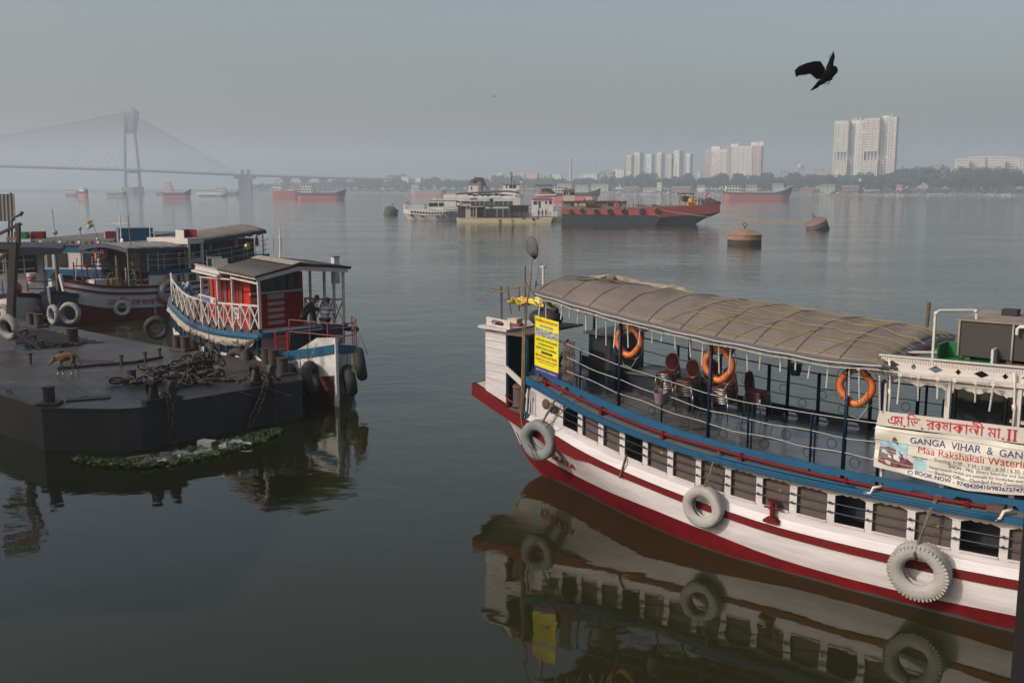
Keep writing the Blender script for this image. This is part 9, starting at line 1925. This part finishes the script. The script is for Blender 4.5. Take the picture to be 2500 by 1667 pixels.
# ------------------------------------------------------------------ jetty post, signboard, lamp and steps at the left edge
def jetty():
 M_dw = mat('dark wet timber', (.035, .026, .018), .8, var=.4, stretch=(1, 1, 6), bump=.4)
 t = thing('jetty_post', 'dark timber post with braces and a rusty handrail at the left edge', 'post', (0, 0, 0))
 D = 39.0; X = lambda px: (px - 1250)*(D*.9885 + .6)/2430
 def near2(px, py, y): u = (px - 1250)/2430; v = (py - 833.5)/2430; k = y/(.98845 - v*.15153); return (u*k, y, H - k*(.15153 + v*.98845))
 Zf = lambda py: near2(0, py, D)[2]
 def P(px, py, d=0): return near2(px, py, D + d)
 for nm, a, b, w in (('post', P(24, 822), P(35, 598), .27), ('cap_beam', P(-40, 600), P(44, 600), .28), ('upper_post', P(44, 600), P(44, 545), .16), ('handrail', P(-40, 590), P(50, 546), .11), ('handrail_end', P(40, 547), P(54, 548), .07), ('brace', P(-10, 640), P(30, 606), .12)):
  g = MB(); g.beam(a, b, w, w); g.build(nm, M_dw if nm in ('post', 'cap_beam', 'brace') else M_iron, t, bevel=.01)
 g = MB(); g.beam(P(18, 584), P(44, 582), .2, .12); g.build('timber_cap', M_bamboo, t)
 t = thing('signboard', 'back of a rusty ribbed tin signboard on iron legs at the upper left edge', 'sign', (0, 0, 0))
 g = MB(); n = 20; a, b = P(-60, 474), P(35, 473); rows = [[(lerp(a[0], b[0], i/n), D + .03*(i % 2), a[2]), (lerp(a[0], b[0], i/n) - .03*i/n, D + .03*(i % 2), Zf(540))] for i in range(n+1)]; g.grid(rows); o = g.build('tin_sheet', mat('rusty ribbed tin', (.12, .105, .095), .8, var=.3, dirt=(.2, .17, .14), dirt_amt=.3, streak=True, dscale=3), t); o.modifiers.new('t', 'SOLIDIFY').thickness = .02
 for q in ((20, 600, 26, 471), (31, 540, 29, 473)): g = MB(); g.beam(P(q[0], q[1], .05), P(q[2], q[3], .05), .06); g.build('leg', M_iron, t)
 t = thing('street_lamp', 'green-grey lamp head on a bent arm above the jetty post', 'street lamp', (0, 0, 0))
 g = MB(); g.tube([P(29, 590), P(29, 540), P(31, 533), P(38, 529)], .035, 6); g.build('arm', M_iron, t)
 g = MB(); a, b = V(*P(37, 530)), V(*P(57, 518)); g.tube([a, a.lerp(b, .3), a.lerp(b, .8), b], [.03, .06, .08, .03], 8); g.build('lamp_head', mat('lamp housing', (.05, .07, .07), .4), t, smooth=True); g = MB(); q = a.lerp(b, .62) - V(0, 0, .08); g.ball(q, .05, 8, (1.3, 1, .6)); g.build('glass', M_steel, t, smooth=True)
 t = thing('jetty_steps', 'three dark iron steps going down to the pontoon at the left', 'steps', (0, 0, 0)); D2 = 37.5
 def P2(px, py, d=0): return near2(px, py, D2 + d)
 for k in range(3):
  x0, y0 = 38 + 20*k, 806 + 14*k; g = MB(); a = P2(x0, y0); b = P2(x0 + 22, y0 + 1); g.beam((a[0], D2, a[2]), (b[0], D2, b[2]), .6, .06); g.build('tread', M_iron, t); g = MB(); g.beam((b[0] - .02, D2 - .25, b[2]), (b[0] - .02, D2 - .25, b[2] - .30), .05); g.beam((b[0] - .02, D2 + .25, b[2]), (b[0] - .02, D2 + .25, b[2] - .30), .05); g.build('riser_leg', M_iron, t)
 g = MB(); a = P2(40, 812, -.3); b = P2(100, 852, -.3); g.beam(a, b, .06, .08); g.build('stringer', M_iron, t)
 t = thing('concrete_ramp', 'dirty pale concrete ramp slab at the left edge of the pontoon', 'ramp', (0, 0, 0)); g = MB(); a, b, c, d = (-20.6, 36.6), (-19.55, 38.6), (-20.0, 40.6), (-24, 40.0)
 g.add([(*a, 1.26), (*b, 1.26), (-20.3, 40.4, 1.9), (-21.6, 39.0, 1.9), (-26, 37.5, 1.26), (-26, 41, 1.9)], [(0, 1, 2, 3), (0, 3, 5, 4)]); g.build('slab', mat('dirty concrete', (.20, .18, .17), .9, var=.25, dirt=(.08, .07, .07), dirt_amt=.4, bump=.5), t)
 tyre('white-painted tyre standing on the ramp behind the person at the left edge', (-19.7, 38.6, 2.15), .4, .14, (.5, 1, .2), M_gtyre)
 t = thing('flag', 'red, blue and white cloth banner hanging at the far left edge', 'flag', (0, 0, 0)); g = MB(); g.grid([[P(-20 + 6*i, 600 + 3*math.sin(i) + 9*j*.6 + i*.8) for j in range(4)] for i in range(6)]); g.build('red_band', M_red_ink, t); g = MB(); g.grid([[P(-20 + 6*i, 616 + i + 3*math.sin(i) + 6*j) for j in range(2)] for i in range(6)]); g.build('white_band', M_white, t); g = MB(); g.tube([P(-20, 590), P(-20, 640)], .03, 5); g.build('staff', M_iron, t)
jetty()
person('person in a dark blue jacket sitting at the left edge before the white tyre', (-19.75, 37.3, 1.75), R(-70), P_sit(.3), cloth('dark blue jacket', (.012, .018, .05)), cloth('dark blue jeans', (.012, .016, .035)))
t = thing('shade_shed', 'unseen shed left of the camera, added to shade the pontoon', 'building', (0, 0, 0)); M_sh = mat('shade shed wall', (.35, .32, .28), .9)  # unseen block, sized and placed so that its shadow covers the pontoon
g = MB(); g.bx(-38, -24.5, 8, 21, 0, 13.2); g.build('wall', M_sh, t); g = MB(); g.bx(-39, -23.8, 7, 22, 13.2, 13.8); g.build('roof', M_tin, t)
for k in range(3): g = MB(); g.bx(-24.5, -24.42, 9 + 4*k, 11.5 + 4*k, 4, 8); g.build('window', M_glass, t)
# blurred dark post close to the camera at the right edge
t = thing('jetty_rail_post', 'near-black jetty post close to the camera, cutting the lower right corner', 'post', (0, 0, 0))
def near(px, py, d):
 th = R(8.716); u = (px - 1250)/2430; v = (py - 833.5)/2430; r = V(u, math.cos(th) - v*math.sin(th), -(math.sin(th) + v*math.cos(th))); return V(0, 0, H) + r*(d/1.0)
g = MB(); Q8 = [(2506, 1180), (2464, 1690), (2620, 1690), (2640, 1180)]; g.add([near(x, y, 1.5) for x, y in Q8] + [near(x + 3, y, 1.62) for x, y in Q8], [(0,1,2,3),(7,6,5,4),(0,1,5,4),(1,2,6,5),(2,3,7,6),(3,0,4,7)]); g.build('upright', mat('black tarred timber', (.012, .010, .010), .8), t); g = MB(); g.beam(near(2560, 1600, 1.58), near(2760, 1560, 1.58), .05, .08); g.build('side_rail', MATS['black tarred timber'], t)
# ------------------------------------------------------------------ people on the vessels in mid river
x0, y0, _ = P3.loc()
for px, lab, sc, rz in ((1795, 'tiny person in black on the open mid-river pontoon, left of three', (.015, .015, .018), 2.0), (1838, 'tiny person in dark clothes leaning on the mid-river pontoon rail, middle of three', (.03, .03, .035), 1.0), (1886, 'tiny person in a maroon shirt on the mid-river pontoon, right of three', (.16, .02, .04), -1.2)):
 person(lab, (x0 + P3.X(px), y0 - .8, P3.Z(695)), rz, P_stand(.05), cloth('shirt ' + lab[-14:], sc), cloth('dark trousers', (.015, .015, .018)))
x0, y0, _ = P6.loc()
for px, lab in ((1850, 'tiny person in a striped shirt by the winch on the red barge bow, left'), (1885, 'tiny person in a pale striped shirt by the red davit of the barge')):
 person(lab, (x0 + P6.X(px), y0 - .6 - P6.X(px)*.052, P6.Z(545)), 1.5, P_stand(.03), striped(), cloth('dark trousers', (.015, .015, .018)))
